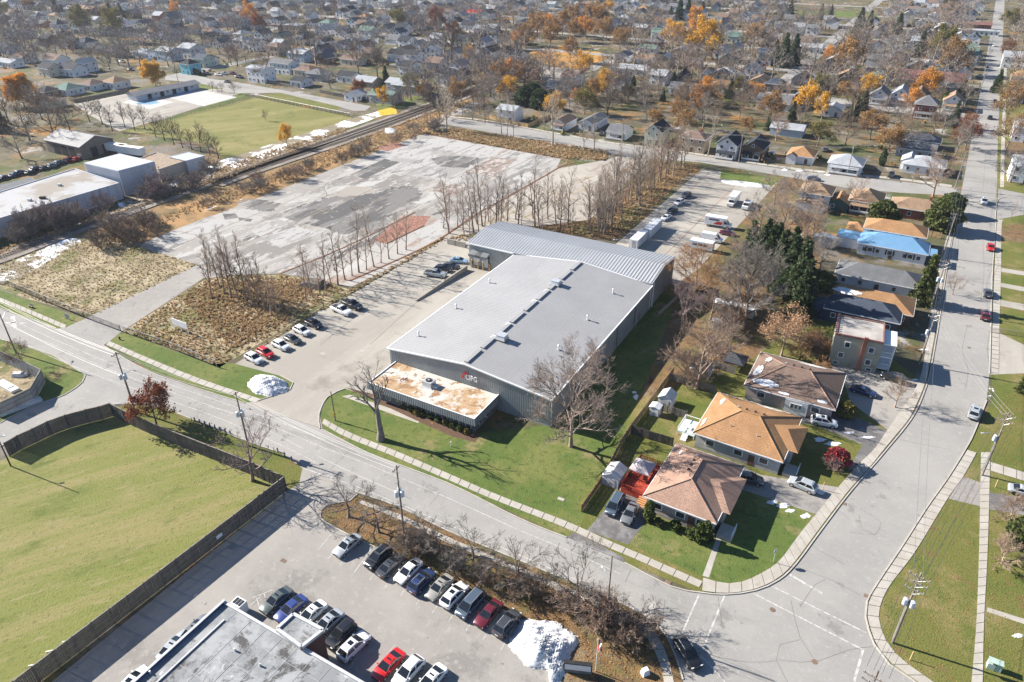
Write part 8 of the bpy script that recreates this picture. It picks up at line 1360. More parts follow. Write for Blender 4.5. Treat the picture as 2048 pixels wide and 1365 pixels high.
tree(313, 852, 'broad', B_DARK, .52, leaf=L_RUST, per=3600, size=.26, label='small rust red leaved tree on the verge by the pole', name='leafy_tree')
tree(48, 736, 'broad', B_BROWN, .42, leaf=L_RUST, per=260, size=.14, label='tiny reddish tree on the left verge beside a pole', name='leafy_tree')
tree(506, 962, 'island', B_PURP, 1.25, label='purplish bare tree inside the field fence corner', name='bare_tree', hscale=1.2)
for x, y, s, l in ((698, 1035, .95, 'small bare tree at the left tip of the car park strip'), (758, 1065, .9, 'small bare tree left of the strip utility pole'), (850, 1098, .85, 'low bare tree behind the dark grey parked sedan'), (948, 1136, 1.0, 'low bare tree behind the white parked SUV'), (1036, 1172, 1.05, 'low bare tree behind the maroon parked sedan'), (1155, 1215, 1.1, 'bare tree standing highest on the car park strip'), (1270, 1262, .8, 'small bare tree by the intersection corner of the strip')): tree(x, y, 'island', B_GREY, s, label=l, name='bare_tree', group='bare trees on the car park strip', hscale=1.25 if x == 1155 else .9)
rg = random.Random(12)
for k in range(15):
    t = rg.random(); x, y = 790 + 420 * t, 1075 + 165 * t + rg.uniform(0, 22)
    tree(x, y, 'bush', B_GREY if k % 3 else B_BROWN, rg.uniform(.8, 1.25), look='tangled bare shrub', name='shrub', group='bare shrubs on the car park strip', cat='shrub', pl='on the car park strip')
for k in range(7): tree(1165 + 20 * k + rg.uniform(-6, 6), 1225 + 10 * k + rg.uniform(-10, 16), 'bush', B_TAN, rg.uniform(1.0, 1.5), look='tangled pale shrub', name='shrub', group='bare shrubs by the snow pile', cat='shrub', pl='behind the snow pile')
conifer(1672, 930, 'ball', L_RED, 2.3, 'bright red burning bush on the lawn of the orange roofed house', src=CED, cat='shrub', name='red_bush', hs_=1.0)
tree(1665, 942, 'bush', B_PURP, .8, label='twiggy stems inside the red burning bush', cat='shrub', name='shrub')
for x, y, s, l in ((1297, 1042, 1.0, 'columnar cedar at the left corner of the pink roofed bungalow'), (1397, 1084, .95, 'columnar cedar left of the twin by the garden path'), (1409, 1086, 1.05, 'columnar cedar nearest the garden path')): conifer(x, y, 'columnar', L_GREEN, s, l, src=CED, name='cedar_shrub', cat='shrub', group='cedars at the pink roofed bungalow')
for x, y, s, l in ((1316, 1050, .9, 'round shrub under the first window of the pink roofed bungalow'), (1350, 1058, 1.1, 'round shrub at the front wall of the pink roofed bungalow'), (1384, 1075, 1.2, 'round shrub beside the cedars of the pink roofed bungalow')): conifer(x, y, 'ball', L_GREEN, s, l, src=CED, name='round_shrub', cat='shrub', group='round shrubs at the pink roofed bungalow')
for k in range(7): conifer(848 + 14.5 * k, 831 + 6.2 * k, 'ball', L_GREEN if k % 3 else L_OLIVE, .85, None, 'clipped round shrub', 'shrubs before the office wing', src=CED, name='round_shrub', cat='shrub', pl='in the bed before the office wing')
for k in range(6): conifer(775 + 12 * k, 795 + 7.0 * k, 'ball', L_OLIVE if k % 2 else L_GREEN, .9, None, 'loose green shrub', 'shrubs left of the office door', src=CED, name='round_shrub', cat='shrub', pl='at the left end of the office wing')
for x, y, s in ((1496, 530, .95), (1515, 545, 1.0), (1532, 556, 1.1), (1552, 572, 1.15), (1572, 592, 1.2), (1588, 612, 1.2), (1600, 632, 1.1), (1525, 525, .95), (1545, 540, 1.0), (1575, 560, 1.1), (1596, 585, 1.1)): conifer(x, y, 'spruce', N_DARK, s * 1.1, None, 'dark spruce', 'spruces beside the back lot', pl='in the spruce group right of the back lot')
conifer(1632, 600, 'round', N_GREEN, .8, 'rounded olive green cedar at the right of the dark spruces', src=CED, name='cedar_tree')
conifer(1843, 606, 'spruce', N_GREEN, 1.05, 'tall green spruce beside the right street', hs_=1.0); conifer(1762, 450, 'round', N_GREEN, .82, 'round green cedar behind the tan roofed houses', src=CED, name='cedar_tree'); conifer(1880, 460, 'round', N_GREEN, .95, 'broad green cedar beside the red brick corner bungalow', src=CED, name='cedar_tree'); conifer(1898, 430, 'round', N_GREEN, .75, 'cedar right beside the street corner pole', src=CED, name='cedar_tree')
conifer(1763, 332, 'columnar', N_DARK, 1.5, 'narrow dark cedar right of the pale roofed bungalow', src=CED, name='cedar_tree'); conifer(2046, 785, 'spruce', N_GREEN, .5, 'small green spruce at the right picture edge'); conifer(2048, 1090, 'round', N_GREEN, .5, 'green cedar at the right picture edge below the driveway', src=CED, name='cedar_tree')
tree(1790, 815, 'broad', B_TAN, .42, label='small bare tree on the lawn by the street bend', name='bare_tree'); conifer(1690, 833, 'ball', L_OLIVE, 2.1, 'dry tan dome shaped shrub beside the white SUV', src=CED, cat='shrub', name='round_shrub'); tree(1640, 760, 'bush', B_OR, 1.1, look='orange brown shrub', cat='shrub', name='shrub', group='back yard shrubs')
tree(2004, 1125, 'bush', B_TAN, 1.2, label='pale bare shrub on the right lawn', cat='shrub', name='shrub'); tree(2020, 1040, 'bush', B_TAN, 1.3, label='pale bare shrub by the dark driveway at the right', cat='shrub', name='shrub'); tree(2012, 300, 'broad', B_TAN, .9, leaf=L_BROWN, per=900, look='brown leaved street tree'); tree(2020, 365, 'broad', B_GREY, .95, look='bare street tree'); tree(2020, 440, 'sapling', B_TAN, .6, look='young street tree')
for x, y, s, lf in ((2010, 245, .95, L_BROWN), (2008, 200, .6, L_OLIVE), (2010, 122, .7, L_RUST), (1930, 300, .75, L_RUST), (1934, 262, .5, L_RUST)): tree(x, y, 'broad', B_BROWN, s, leaf=lf, per=2200, look={L_BROWN: 'brown', L_OLIVE: 'olive', L_RUST: 'rust red'}[lf] + ' leaved tree')
conifer(1905, 255, 'spruce', N_DARK, .95, 'dark spruce beside the red brick house'); conifer(1990, 185, 'spruce', N_DARK, .95, 'dark spruce across the right street'); conifer(1885, 215, 'columnar', N_GREEN, 1.8, 'green cedar beside the red brick house', src=CED, name='cedar_tree')
for x, y, b_, sc_ in ((1420, 640, B_TAN, .7), (1600, 420, B_GREY, .8), (1585, 520, B_TAN, .75), (1625, 470, B_GREY, .7), (1460, 715, B_BROWN, .6), (1500, 600, B_BROWN, .7), (1640, 540, B_GREY, .65), (1700, 420, B_TAN, .6), (1905, 590, B_TAN, .3)): tree(x, y, 'broad', b_, sc_, look='bare yard tree', name='bare_tree', group='bare trees in the yards')
# tall poplars along the back street, saplings on the vacant lots
for x, y, s, l in ((893, 262, 1.1, 'tall pale poplar at the corner of the concrete pad'), (1003, 268, .95, 'first of three slim poplars by the back street'), (1014, 274, 1.0, 'middle of three slim poplars by the back street'), (1027, 276, .9, 'last of three slim poplars by the back street'), (1105, 292, 1.25, 'widest pale poplar beside the narrow white house'), (1168, 303, .9, 'slim poplar before the long narrow white house'), (1189, 306, .95, 'slim poplar right of the long narrow white house'), (1288, 322, 1.0, 'pale poplar at the edge of the thicket'), (1415, 312, 1.0, 'bare poplar left of the two gabled houses')):
    tree(x, y, 'tall' if l.startswith(('tall', 'widest')) else 'poplar', B_PALE, s * (.85 if l.startswith(('tall', 'widest')) else .9), label=l, name='poplar_tree', group='poplars along the back street')
for x, y, s in ((424, 597, 1.05), (449, 588, .95), (463, 596, 1.1), (478, 602, .9), (492, 598, 1.05), (506, 612, .95), (518, 606, .8), (530, 622, .9), (543, 632, .85), (556, 640, .7), (470, 580, .9), (440, 575, .8)): tree(x, y, 'poplar', B_TAN, s * .88, look='slim bare poplar', name='poplar_tree', group='poplars on the vacant lot', pl='on the vacant lot behind the white sign')
for x, y, s in ((612, 600, .9), (626, 596, 1.0), (640, 590, .8), (652, 582, 1.1), (664, 576, .9), (676, 570, 1.2), (690, 560, 1.1), (704, 552, .9), (718, 545, 1.2), (733, 540, .9), (748, 534, 1.1), (762, 526, .8), (778, 518, .9), (795, 508, 1.1), (812, 500, .9)): tree(x, y, 'sapling', B_TAN, s * 1.35, look='bare sapling', name='sapling_tree', group='saplings left of the warehouse yard', pl='in the row left of the warehouse yard')
for k in range(46): t = rg.random(); tree(885 + 330 * t, 474 - 12 * math.sin(t * 3) + rg.uniform(-26, 8) - 8 * t, 'sapling', (B_BROWN, B_TAN, B_PINK)[k % 3], rg.uniform(.7, 1.8), look='bare sapling', name='sapling_tree', group='saplings behind the rear warehouse', pl='behind the rear warehouse')
for k in range(84):
    t = rg.random(); q = rg.random(); x = 1210 + 180 * t + rg.uniform(-20, 4) - 62 * q * (1 - .4 * t); y = 478 - 150 * t + rg.uniform(-14, 2); tree(x, y, 'sapling', (B_TAN, B_PALE, B_BROWN)[k % 3], rg.uniform(.9, 1.75), look='bare sapling', name='sapling_tree', group='saplings in the thicket by the back lot', pl='in the thicket by the back lot')
# trees between the barn and the field, by the railway
for x, y, s in ((225, 262, .9), (250, 255, .85), (270, 262, .8), (290, 258, .9), (312, 275, .8), (330, 282, .8), (348, 290, .75), (366, 296, .8), (384, 300, .75), (402, 305, .8), (420, 312, .75), (437, 318, .8), (205, 250, .9)): tree(x, y, 'tall', B_DARK, s * .62, look='dark bare tree', name='bare_tree', group='bare trees between barn and field', pl='along the near edge of the sports field')
for x, y, s in ((60, 282, 1.2), (110, 290, 1.3), (140, 262, 1.0), (20, 250, 1.1), (85, 240, 1.0), (180, 245, .9), (45, 318, .9)): tree(x, y, 'broad', B_GREY if x % 2 else B_BROWN, s, look='grey bare tree', group='bare trees around the barn', pl='around the barn')
conifer(8, 265, 'fir', N_DARK, .75, 'dark evergreen at the left picture edge behind the barn')
for k in range(30):
    t = rg.random(); x = 30 + 400 * t; y = 478 - 126 * t + rg.uniform(0, 14); tree(x, y, 'bush', B_GREY if k % 2 else B_PURP, rg.uniform(1.2, 2.2), look='grey railway shrub', name='shrub', group='shrubs between factory and railway', cat='shrub', pl='between factory and railway')
for k in range(40):
    t = rg.random(); x = 190 + 690 * t; y = 492 - 232 * t + rg.uniform(-12, 6); tree(x, y, 'bush', (B_GREY, B_BROWN, B_TAN)[k % 3], rg.uniform(.8, 1.5), look='brown railway shrub', name='shrub', group='shrubs along the near side of the railway', cat='shrub', pl='between railway and concrete pad')
for k in range(12): t = rg.random(); tree(840 + 130 * t + rg.uniform(-14, 10), 262 - 70 * t + rg.uniform(-14, 8), 'sapling', B_BROWN, rg.uniform(.8, 1.3), look='brown bare sapling', name='sapling_tree', group='saplings at the railway bend', pl='at the railway bend')
for k in range(10): tree(rg.uniform(190, 330), rg.uniform(455, 500) - 0, 'bush', B_BROWN, rg.uniform(1.0, 1.6), look='brown shrub', name='shrub', group='shrubs at the pad corner', cat='shrub', pl='at the left corner of the concrete pad')
for k in range(16): t = rg.random(); tree(1330 + 130 * t + rg.uniform(0, 60), 800 - 190 * t + rg.uniform(-50, 10), 'bush', (B_BROWN, B_OR, B_GREY)[k % 3], rg.uniform(.9, 1.6), look='bare yard shrub', name='shrub', group='shrubs in the back yards', cat='shrub', pl='in the yards right of the warehouse')
for k in range(9): tree(1590 + rg.uniform(0, 70), 700 + rg.uniform(-18, 40), 'bush', (B_OR, B_BROWN)[k % 2], rg.uniform(.8, 1.2), look='orange brown shrub', name='shrub', group='shrubs left of the apartment house', cat='shrub', pl='left of the apartment house')
# ---- coloured landmark trees of the town
tree(50, 214, 'maple', B_BROWN, .8, leaf=L_ORANGE, per=15000, size=.34, label='big round bright orange tree at the left edge', name='leafy_tree', i=0, hscale=.95); tree(312, 172, 'maple', B_BROWN, .8, leaf=L_GOLD, per=11000, size=.32, label='big golden tree behind the pool bath house', name='leafy_tree', i=1, hscale=.8)
tree(35, 215, 'broad', B_BROWN, .6, leaf=L_GOLD, per=2600, label='small golden tree under the big round orange tree', name='leafy_tree')
for x, y, s, lf, h_ in ((170, 68, 1.1, L_OLIVE, 1.2), (237, 84, 1.15, L_OLIVE, 1.3), (503, 50, .9, L_ORANGE, 1.2), (520, 66, .8, L_RUST, 1), (352, 30, .7, L_ORANGE, 1), (797, 62, 1.0, L_OLIVE, 1), (875, 65, 1.0, L_RUST, 1.1), (908, 80, .9, L_RUST, 1), (940, 130, .55, L_GOLD, 1.3), (1030, 95, .55, L_ORANGE, 1.2), (1050, 92, .95, L_BROWN, 1), (1075, 75, 1.1, L_BROWN, 1), (1100, 95, 1.0, L_BROWN, 1), (1095, 60, .9, L_ORANGE, 1), (1125, 70, 1.1, L_BROWN, 1), (1145, 55, 1.0, L_BROWN, 1), (1150, 85, 1.0, L_BROWN, 1), (1172, 78, .95, L_ORANGE, 1), (1180, 55, 1.1, L_BROWN, 1), (1205, 85, 1.0, L_BROWN, 1), (1200, 60, 1.0, L_BROWN, 1), (1140, 125, .8, L_BROWN, 1), (1240, 98, .9, L_BROWN, 1), (1214, 32, .8, L_GOLD, 1), (1346, 92, 1.1, L_GOLD, 1), (1392, 88, 1.0, L_ORANGE, 1.1), (1410, 118, 1.25, L_GOLD, 1.2), (1365, 105, 1.0, L_BROWN, 1), (1390, 50, .9, L_ORANGE, 1), (1020, 170, .75, L_ORANGE, 1), (1040, 165, .7, L_GOLD, .9), (1000, 175, .8, L_BROWN, 1), (1168, 165, .8, L_GOLD, 1.2), (1205, 200, .75, L_GOLD, 1.2), (1155, 210, .5, L_ORANGE, 1), (1508, 92, 1.0, L_BROWN, 1), (1688, 150, 1.1, L_BROWN, 1.1), (1655, 130, .6, L_ORANGE, 1), (1880, 125, 1.1, L_OLIVE, 1.2), (1900, 150, 1.1, L_BROWN, 1.1), (1610, 232, .8, L_GOLD, 1), (1535, 245, .9, L_BROWN, .9), (1735, 200, .7, L_GOLD, 1), (1740, 280, .8, L_BROWN, .9), (1775, 310, .75, L_BROWN, .9), (2015, 62, .9, L_OLIVE, 1), (765, 212, .5, L_GOLD, 1.1), (575, 295, .42, L_GOLD, 1.4), (718, 195, .55, L_RUST, 1), (10, 40, .9, L_OLIVE, 1), (60, 20, .9, L_BROWN, 1)):
    tree(x, y, 'broad', B_BROWN, s, leaf=lf, per=3000, size=.26, hscale=h_, look={L_OLIVE: 'olive leaved tree', L_ORANGE: 'orange leaved tree', L_RUST: 'rust red leaved tree', L_GOLD: 'golden leaved tree', L_BROWN: 'russet brown tree'}[lf], name='leafy_tree')
for x, y, k, s, m_ in ((115, 30, 'fir', .95, N_BLUE), (130, 40, 'fir', .8, N_BLUE), (225, 45, 'fir', 1.0, N_DARK), (245, 40, 'fir', .9, N_DARK), (343, 28, 'spruce', .9, N_BLUE), (310, 72, 'spruce', .9, N_DARK), (773, 175, 'spruce', .95, N_DARK), (1358, 40, 'fir', 1.15, N_DARK), (1375, 36, 'fir', 1.0, N_DARK), (1340, 46, 'fir', .8, N_DARK), (1405, 28, 'spruce', .9, N_DARK), (1345, 185, 'spruce', .85, N_BLUE), (1265, 190, 'spruce', .8, N_DARK), (1565, 135, 'fir', 1.2, N_DARK), (1585, 130, 'fir', 1.1, N_DARK), (1548, 130, 'fir', .9, N_DARK), (1560, 55, 'spruce', .9, N_DARK), (1580, 30, 'fir', .8, N_DARK), (1715, 70, 'fir', 1.2, N_DARK), (1735, 66, 'fir', 1.0, N_DARK), (1790, 85, 'fir', 1.2, N_DARK), (1838, 112, 'fir', 1.0, N_DARK), (1660, 38, 'fir', .7, N_DARK), (1640, 40, 'fir', .8, N_GREEN), (1820, 28, 'spruce', .9, N_DARK), (1885, 24, 'fir', 1.0, N_DARK), (1900, 26, 'fir', .9, N_DARK), (1705, 240, 'spruce', 1.0, N_DARK), (1672, 118, 'spruce', .8, N_BLUE), (1725, 222, 'spruce', .85, N_DARK), (560, 25, 'spruce', .8, N_DARK)): conifer(x, y, k, m_, s, None, 'dark evergreen' if m_ is not N_BLUE else 'blue green spruce')
for x, y in ((1065, 205), (1080, 218), (1050, 212)): conifer(x, y, 'round', N_DARK, 1.0, None, 'dark round evergreen', pl='behind the fenced corner house', src=CED, name='cedar_tree')
for x, y in ((752, 203), (756, 205), (760, 206)): conifer(x, y, 'columnar', N_DARK, 1.5, None, 'narrow dark cedar', pl='at the end of the field street', src=CED, name='cedar_tree')
for k in range(9): conifer(372 + 3.4 * k, 143 + 1.2 * k, 'columnar', N_DARK, .9, None, 'narrow hedge cedar', 'cedars before the teal house', pl='before the teal house', src=CED, name='cedar_shrub', cat='shrub')
for x, y, s in ((425, 182, .35), (444, 185, .38), (470, 188, .4), (532, 242, .28)): tree(x, y, 'broad', B_BROWN, s, look='small bare park tree', pl='on the park lawns' )
# big bare trees seen singly
for x, y, s, k in ((475, 133, 1.1, 'broad'), (530, 165, 1.0, 'broad'), (590, 145, 1.3, 'tall'), (622, 105, 1.2, 'tall'), (662, 178, .9, 'broad'), (718, 160, 1.15, 'tall'), (755, 158, 1.05, 'tall'), (820, 62, 1.2, 'broad'), (965, 140, 1.0, 'broad'), (945, 150, 1.0, 'broad'), (903, 130, 1.2, 'tall'), (220, 140, .8, 'broad'), (125, 105, .9, 'broad'), (1225, 190, 1.4, 'broad'), (1215, 235, 1.0, 'broad'), (1290, 225, 1.1, 'broad'), (1378, 235, 1.15, 'broad'), (1405, 240, 1.0, 'broad'), (1480, 225, 1.1, 'broad'), (1280, 110, .9, 'broad'), (1700, 255, 1.2, 'tall'), (1690, 292, 1.0, 'broad'), (1765, 262, 1.2, 'broad'), (1790, 150, .9, 'broad'), (1735, 140, 1.0, 'broad'), (1715, 122, 1.2, 'broad'), (1650, 60, 1.1, 'tall'), (1810, 298, .8, 'broad'), (1600, 262, .7, 'broad'), (960, 230, .8, 'broad'), (970, 245, .8, 'broad'), (945, 240, .6, 'broad'), (1048, 165, .9, 'broad'), (1067, 160, .8, 'broad'), (880, 240, .7, 'broad'), (790, 218, .5, 'broad')): tree(x, y, k, (B_GREY, B_DARK, B_BROWN)[(x + y) % 3], s * .95, look='tall bare tree' if k == 'tall' else 'spreading bare tree', name='bare_tree', group='bare trees among the houses')
# ---- the rest of the town's trees: singly up to the limit, smaller far ones joined
HP = [q for q, _ in HPOS[:]]
def blocked(p):
    if any((p - q).length < 5.6 for q in HP): return True
    if any((p - q).length < 3.2 for q, _ in TPOS): return True
    s, u = us(p)
    return any(abs(u - q) < 5.5 for q in STREETS_U + [uB]) or any(abs(s - q) < 5.5 and u > uB + 20 for q in STREETS_S)
cand = []; rg = random.Random(77)
for k in range(30000):
    t = rg.random(); py = -10 + 225 * t ** 1.35; px = rg.uniform(-40, 2080)
    if k < 900: py = rg.uniform(185, 330); px = rg.uniform(930, 1930)
    p = G(px, py)
    if k < 900 and (py > 238 + (px - 930) * .086 or (rg.random() < .62 or any((p - q).length < 11 for q, _ in TPOS))): continue
    if 1580 < px < 1770 and py < 42: continue
    if py > 135 and px < 800: continue
    if px > 1930 + (215 - py) * .18 and px < 2015: continue
    if 1050 < px < 1250 and 92 < py < 130: continue
    if blocked(p): continue
    cand.append((px, py, p)); TPOS.append((p, 3))
    if len(cand) > 1020: break
cand.sort(key=lambda c: -c[1]); MAXI = 90; rest = []
for i, (px, py, p) in enumerate(cand):
    r = rg.random(); warm = .42 if px > 900 else .2
    con = r < .09; lf = None
    if not con and rg.random() < warm: lf = rg.choice((L_BROWN, L_BROWN, L_ORANGE, L_GOLD, L_OLIVE) if px > 900 else (L_OLIVE, L_BROWN, L_RUST))
    bark = rg.choice((B_GREY, B_PURP, B_GREY) if px < 950 else (B_GREY, B_BROWN, B_TAN, B_GREY)); s = rg.uniform(.65, 1.2) * (.78 if py > 185 else 1)
    if i < MAXI:
        if con: conifer(px, py, 'spruce', N_DARK, s, None, 'dark evergreen')
        else: tree(px, py, 'broad' if rg.random() < .75 else 'tall', bark, s * (.95), leaf=lf, per=2600, size=.26, look={None: 'bare tree', L_OLIVE: 'olive leaved tree', L_ORANGE: 'orange leaved tree', L_RUST: 'rust red leaved tree', L_GOLD: 'golden leaved tree', L_BROWN: 'russet brown tree'}[lf], name='bare_tree' if lf is None else 'leafy_tree', group='trees among the houses')
    else: rest.append((p, s, bark))
for bark in {b_ for _, _, b_ in rest}:           # far-off crowns past the first few hundred, one object per bark colour
    VV = []; FF = []; o = 0
    th, tn, tips = skeleton(500, 13.5, 7.0, .2, .3, 9, .6, (5, 4), gn=(.6, .65, .5)); big = [g for g in th + tn if g[2] > .075]; fine = [g for g in th + tn if g[2] <= .075]; P0, P1, R0, R1 = zip(*big); T1 = tubes(P0, P1, np.array(R0) * 1.3, np.array(R1) * 1.5 + .02, 3)
    P0, P1, R0, R1 = (np.array(q) for q in zip(*fine)); dv = P1 - P0; ax = np.cross(dv, np.random.default_rng(5).normal(size=dv.shape)); ax /= np.linalg.norm(ax, axis=1, keepdims=True); r_ = (R0 * 1.15 + .02)[:, None]
    V, F = joinq([T1, (np.stack([P0 - ax * r_, P0 + ax * r_, P1 + ax * r_ * .7, P1 - ax * r_ * .7], 1).reshape(-1, 3), np.arange(4 * len(P0)).reshape(-1, 4))])
    for p, s, b_ in rest:
        if b_ is not bark: continue
        a = rg.uniform(0, 6.28); c_, s_ = math.cos(a), math.sin(a); W_ = np.stack([(V[:, 0] * c_ - V[:, 1] * s_) * s + p.x, (V[:, 0] * s_ + V[:, 1] * c_) * s + p.y, V[:, 2] * s], 1); VV.append(W_); FF.append(F + o); o += len(V)
    put('distant_trees', npmesh('distant_trees', np.concatenate(VV), np.concatenate(FF), [bark]))['kind'] = 'stuff'
print('trees', NT[0], 'joined', len(rest))
# ---- grass, weeds and leaves nobody could count
def inpoly(P, pts):
    x, y = P[:, 0], P[:, 1]; ins = np.zeros(len(P), bool); n = len(pts)
    for i in range(n):
        (x0, y0), (x1, y1) = pts[i], pts[(i + 1) % n]; c = ((y0 > y) != (y1 > y)) & (x < (x1 - x0) * (y - y0) / (y1 - y0 + 1e-9) + x0); ins ^= c
    return ins
def scatter(name, polys, n, size, mat_, seed, hgt=.3, kind='tuft'):
    rng = np.random.default_rng(seed); out = []
    for poly in polys:
        q = [tuple(G(*p)) for p in poly]; a = np.array(q); lo, hi = a.min(0), a.max(0); P = rng.uniform(lo, hi, (int(n * 3), 2)); P = P[inpoly(P, q)][:n]; out.append(P)
    P = np.concatenate(out); m = len(P)
    if kind == 'tuft':
        C_ = np.repeat(np.c_[P, np.zeros(m)], 3, 0); az = rng.uniform(0, 2 * np.pi, 3 * m); d = np.c_[np.cos(az), np.sin(az), np.zeros(3 * m)]; s = size * rng.uniform(.5, 1.4, (3 * m, 1)); h = hgt * rng.uniform(.4, 1.4, (3 * m, 1)); up = np.array([[0, 0, 1.]]) * h + np.c_[rng.normal(0, .35, (3 * m, 2)), np.zeros(3 * m)] * h
        V = np.stack([C_ - d * s * .4, C_ + d * s * .4, C_ + d * s + up, C_ - d * s + up], 1).reshape(-1, 3); F = np.arange(12 * m).reshape(-1, 4)
    else:
        C_ = np.c_[P, rng.uniform(.03, .07, m)]; V, F = leafquads(C_, size, rng, 8.0)
    put(name, npmesh(name, V, F, [mat_]))['kind'] = 'stuff'
W1 = leafm('dry_weed_blades', C(.50, .37, .22), C(.38, .25, .13)); W2 = leafm('pale_weed_blades', C(.58, .47, .31), C(.42, .34, .18)); W3 = leafm('olive_weed_blades', C(.26, .23, .09), C(.34, .26, .12))
LOT1 = [(245, 664), (410, 560), (470, 552), (560, 552), (640, 562), (690, 580), (440, 732)]; LOT2 = [(-60, 540), (150, 480), (230, 478), (396, 531), (185, 632), (60, 598)]
scatter('dry_weeds', [LOT1], 3800, .2, W1, 1, .28); scatter('dry_weeds', [LOT2], 2600, .2, W2, 2, .22); scatter('dry_weeds', [[(365, 600), (420, 566), (640, 562), (560, 650), (470, 700)]], 1500, .3, leafm('brown_weed_blades', C(.46, .33, .19), C(.36, .25, .14)), 3, .38)
scatter('dry_weeds', [[(845, 267), (905, 258), (1022, 275), (1213, 303), (1213, 322), (1122, 318)]], 2500, .3, W1, 4, .6); scatter('dry_weeds', [[(470, 728), (700, 580), (880, 478), (935, 470), (935, 482), (890, 480), (560, 668)], [(930, 470), (1180, 442), (1310, 322), (1400, 330), (1235, 482)]], 2600, .25, W1, 5, .35)
scatter('dry_weeds', [[(180, 500), (860, 262), (940, 205), (900, 205), (700, 285), (420, 395), (200, 480)], [(-60, 540), (200, 440), (420, 372), (700, 262), (690, 255), (440, 335), (240, 420), (-60, 520)]], 5000, .3, W1, 6, .45)
scatter('fallen_leaves', [[(1760, 1160), (1900, 1000), (1950, 920), (1950, 1300), (1880, 1390), (1790, 1330)], [(1975, 980), (2060, 1000), (2060, 1380), (1970, 1380)], [(1995, 800), (2060, 770), (2060, 940), (1985, 920)]], 1300, .06, L_BROWN, 7, kind='leaf'); scatter('fallen_leaves', [[(1260, 870), (1500, 640), (1680, 660), (1500, 720), (1400, 800)]], 1500, .08, L_BROWN, 8, kind='leaf')
scatter('fallen_leaves', [[(655, 1010), (716, 992), (1300, 1240), (1350, 1360), (1120, 1360), (1154, 1286), (1044, 1238), (650, 1036)]], 4500, .1, L_BROWN, 9, kind='leaf')

# garden shrubs, hedges and yard clutter of the far blocks
rng = np.random.default_rng(44)
for nm, mat_, n, sz, px0 in (('yard_shrubs', L_OLIVE, 700, .55, 0), ('yard_shrubs', L_BROWN, 600, .5, 0), ('yard_shrubs', N_GREEN, 420, .6, 0), ('yard_shrubs', leafm('dead_shrub', C(.2, .15, .12), C(.14, .105, .085)), 900, .5, 0)):
    pts = []
    while len(pts) < n:
        q = HP[rng.integers(len(HP))]; a = rng.uniform(0, 6.28); p = q + Vector((math.cos(a), math.sin(a))) * rng.uniform(6, 13); px, py = PX(p.x, p.y)
        if py > 335 or not (-60 < px < 2100) or (px > 1930 + (215 - py) * .18 and px < 2010) or any(abs(us(p)[1] - u_) < 5 for u_ in STREETS_U + [uB, uA]) or (px < 740 and py > 150) or (px < 900 and py > 215): continue
        pts.append(p)
    c = np.array([[p.x, p.y, 0] for p in pts]); c = np.repeat(c, 14, 0); s_ = np.repeat(rng.uniform(.5, 1.5, n), 14)[:, None]; d = rng.normal(0, .55, (14 * n, 3)) * s_; d[:, 2] = np.abs(d[:, 2]) * 1.1 + .2
    put(nm, npmesh(nm, *leafquads(c + d, sz, rng), [mat_]))['kind'] = 'stuff'
# ------------------------------------------------------------------ thin autumn air
b = MB().bx(-1520, 1520, -220, 2820, -1, 84); hz = b.mesh('haze', None); hm = bpy.data.materials.new('thin_haze'); hm.use_nodes = True; t = hm.node_tree; t.nodes.clear()
o_ = t.nodes.new('ShaderNodeOutputMaterial'); v_ = t.nodes.new('ShaderNodeVolumePrincipled'); v_.inputs['Color'].default_value = (.78, .86, 1, 1); v_.inputs['Density'].default_value = .00007; v_.inputs['Anisotropy'].default_value = .2; t.links.new(v_.outputs[0], o_.inputs['Volume'])
hz.materials.clear(); hz.materials.append(hm); tag(put('haze', hz), kind='stuff')
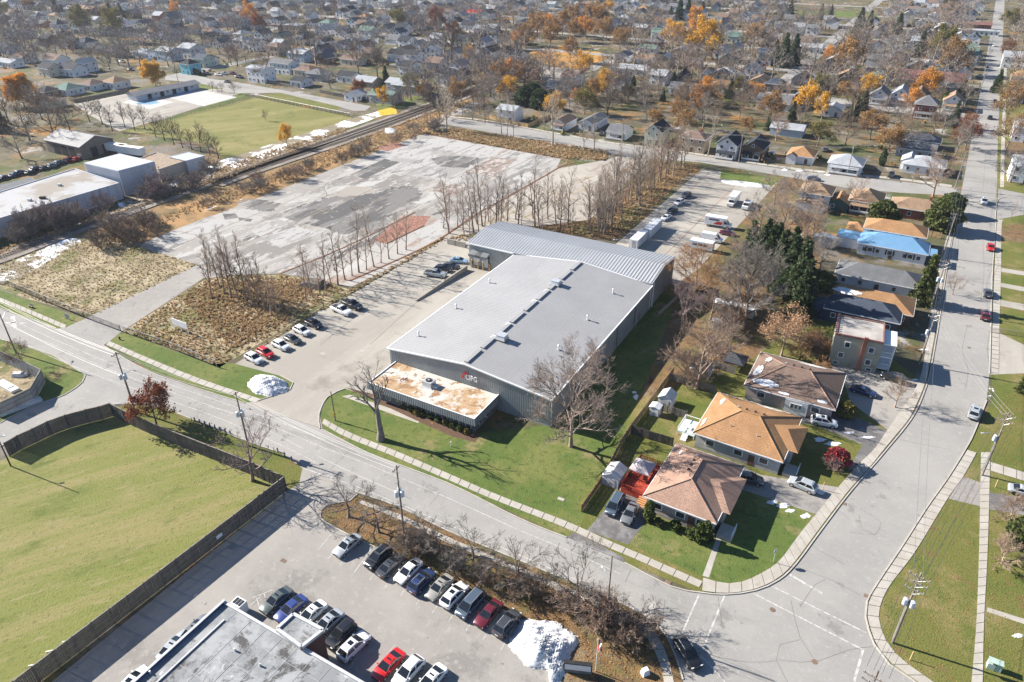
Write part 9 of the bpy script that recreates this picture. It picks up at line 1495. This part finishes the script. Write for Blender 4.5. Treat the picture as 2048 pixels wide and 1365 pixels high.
# ================================================================== labels: made unique by place and order
ORD = ['', 'first', 'second', 'third', 'fourth', 'fifth', 'sixth', 'seventh', 'eighth', 'ninth', 'tenth', 'eleventh', 'twelfth', 'thirteenth', 'fourteenth', 'fifteenth', 'sixteenth']
ZONES = [(0, 260, 0, 75, 'in the top left corner'), (260, 520, 0, 75, 'far behind the pool'), (520, 800, 0, 75, 'far behind the sports field'), (800, 1060, 0, 75, 'far beyond the railway'), (1060, 1330, 0, 75, 'far behind the orange trees'), (1330, 1590, 0, 75, 'far off by tall evergreens'), (1590, 1860, 0, 75, 'by the distant park'), (1860, 2300, 0, 75, 'far up the right street'),
         (-400, 130, 75, 215, 'around the round orange tree'), (130, 330, 75, 160, 'behind the golden tree'), (130, 330, 160, 215, 'beside the pool car park'), (330, 520, 75, 215, 'behind the pool'), (520, 700, 75, 215, 'behind the sports field'), (700, 880, 75, 240, 'left of the railway bend'), (880, 1040, 75, 185, 'right of the railway bend'), (1040, 1250, 75, 180, 'around the orange leaf park'), (880, 1240, 180, 330, 'behind the concrete pad'),
         (1250, 1420, 75, 230, 'behind the sapling thicket'), (1420, 1600, 75, 230, 'far behind the back lot'), (1600, 1760, 75, 240, 'on the second back street'), (1760, 1960, 75, 240, 'near the maroon roofed hall'), (1960, 2400, 75, 420, 'across the right street'), (1240, 1420, 230, 345, 'beside the thicket'), (1420, 1600, 230, 345, 'beyond the back lot'), (1600, 1960, 240, 345, 'beyond the back street'),
         (1560, 1960, 345, 470, 'near the back street'), (1240, 1560, 345, 470, 'at the back lot'), (1560, 1960, 470, 640, 'among the houses near the blue roof'), (1240, 1560, 470, 640, 'beside the rear warehouse'), (1240, 1560, 640, 850, 'right of the warehouse'), (1560, 1960, 640, 900, 'by the brick apartment house'), (1960, 2400, 420, 900, 'across the right street'), (1880, 2400, 900, 1500, 'on the lawn at the right edge'),
         (1130, 1560, 850, 1240, 'around the pink roofed bungalow'), (1560, 1880, 850, 1240, 'beside the bend of the street'), (600, 1130, 940, 1300, 'on the car park strip'), (1130, 1500, 1150, 1500, 'by the snow pile'), (600, 1240, 560, 960, 'in front of the warehouse'), (880, 1240, 330, 560, 'behind the rear warehouse'), (640, 900, 440, 600, 'in the row left of the warehouse yard'), (250, 700, 440, 760, 'on the vacant lot with the white sign'), (-400, 260, 440, 640, 'on the vacant lot at the far left'), (-400, 480, 215, 440, 'by the white industrial building'), (480, 900, 215, 330, 'along the railway by the sports field'),
         (-400, 700, 640, 960, 'along the front road'), (-400, 700, 960, 1500, 'in the lower left')]
def place(px, py):
    for a, b, c, d, t in ZONES:
        if a <= px < b and c <= py < d: return t
    return 'at the back of the picture' if py < 75 else 'near the road'
def finish_labels():
    sets = {}
    for o, look, pl in PENDING:
        x, y = PX(*o.matrix_basis.translation)
        pl = pl if pl is not None else place(x, y)
        sets.setdefault((look + ' ' + pl).strip(), []).append((x, y, o))
    for lab, L in sets.items():
        L.sort(key=lambda t: t[0]); n = len(L)
        for i, (x, y, o) in enumerate(L):
            if n == 1: o['label'] = lab
            elif n == 2: o['label'] = lab + (', the left one' if i == 0 else ', the right one')
            elif i == 0: o['label'] = lab + ', leftmost of %d' % n
            elif i == n - 1: o['label'] = lab + ', rightmost of %d' % n
            else: o['label'] = lab + ', ' + (ORD[i + 1] if i + 1 < len(ORD) else str(i + 1) + 'th') + ' from left'
finish_labels()
for o in col.objects:
    l = o.get('label')
    if l and len(l.split()) > 16: o['label'] = l.replace('two storey ', 'tall ').replace('light grey', 'pale').replace(' roof,', ' roof').replace('dark slate blue', 'slate').replace('orange brown', 'orange')
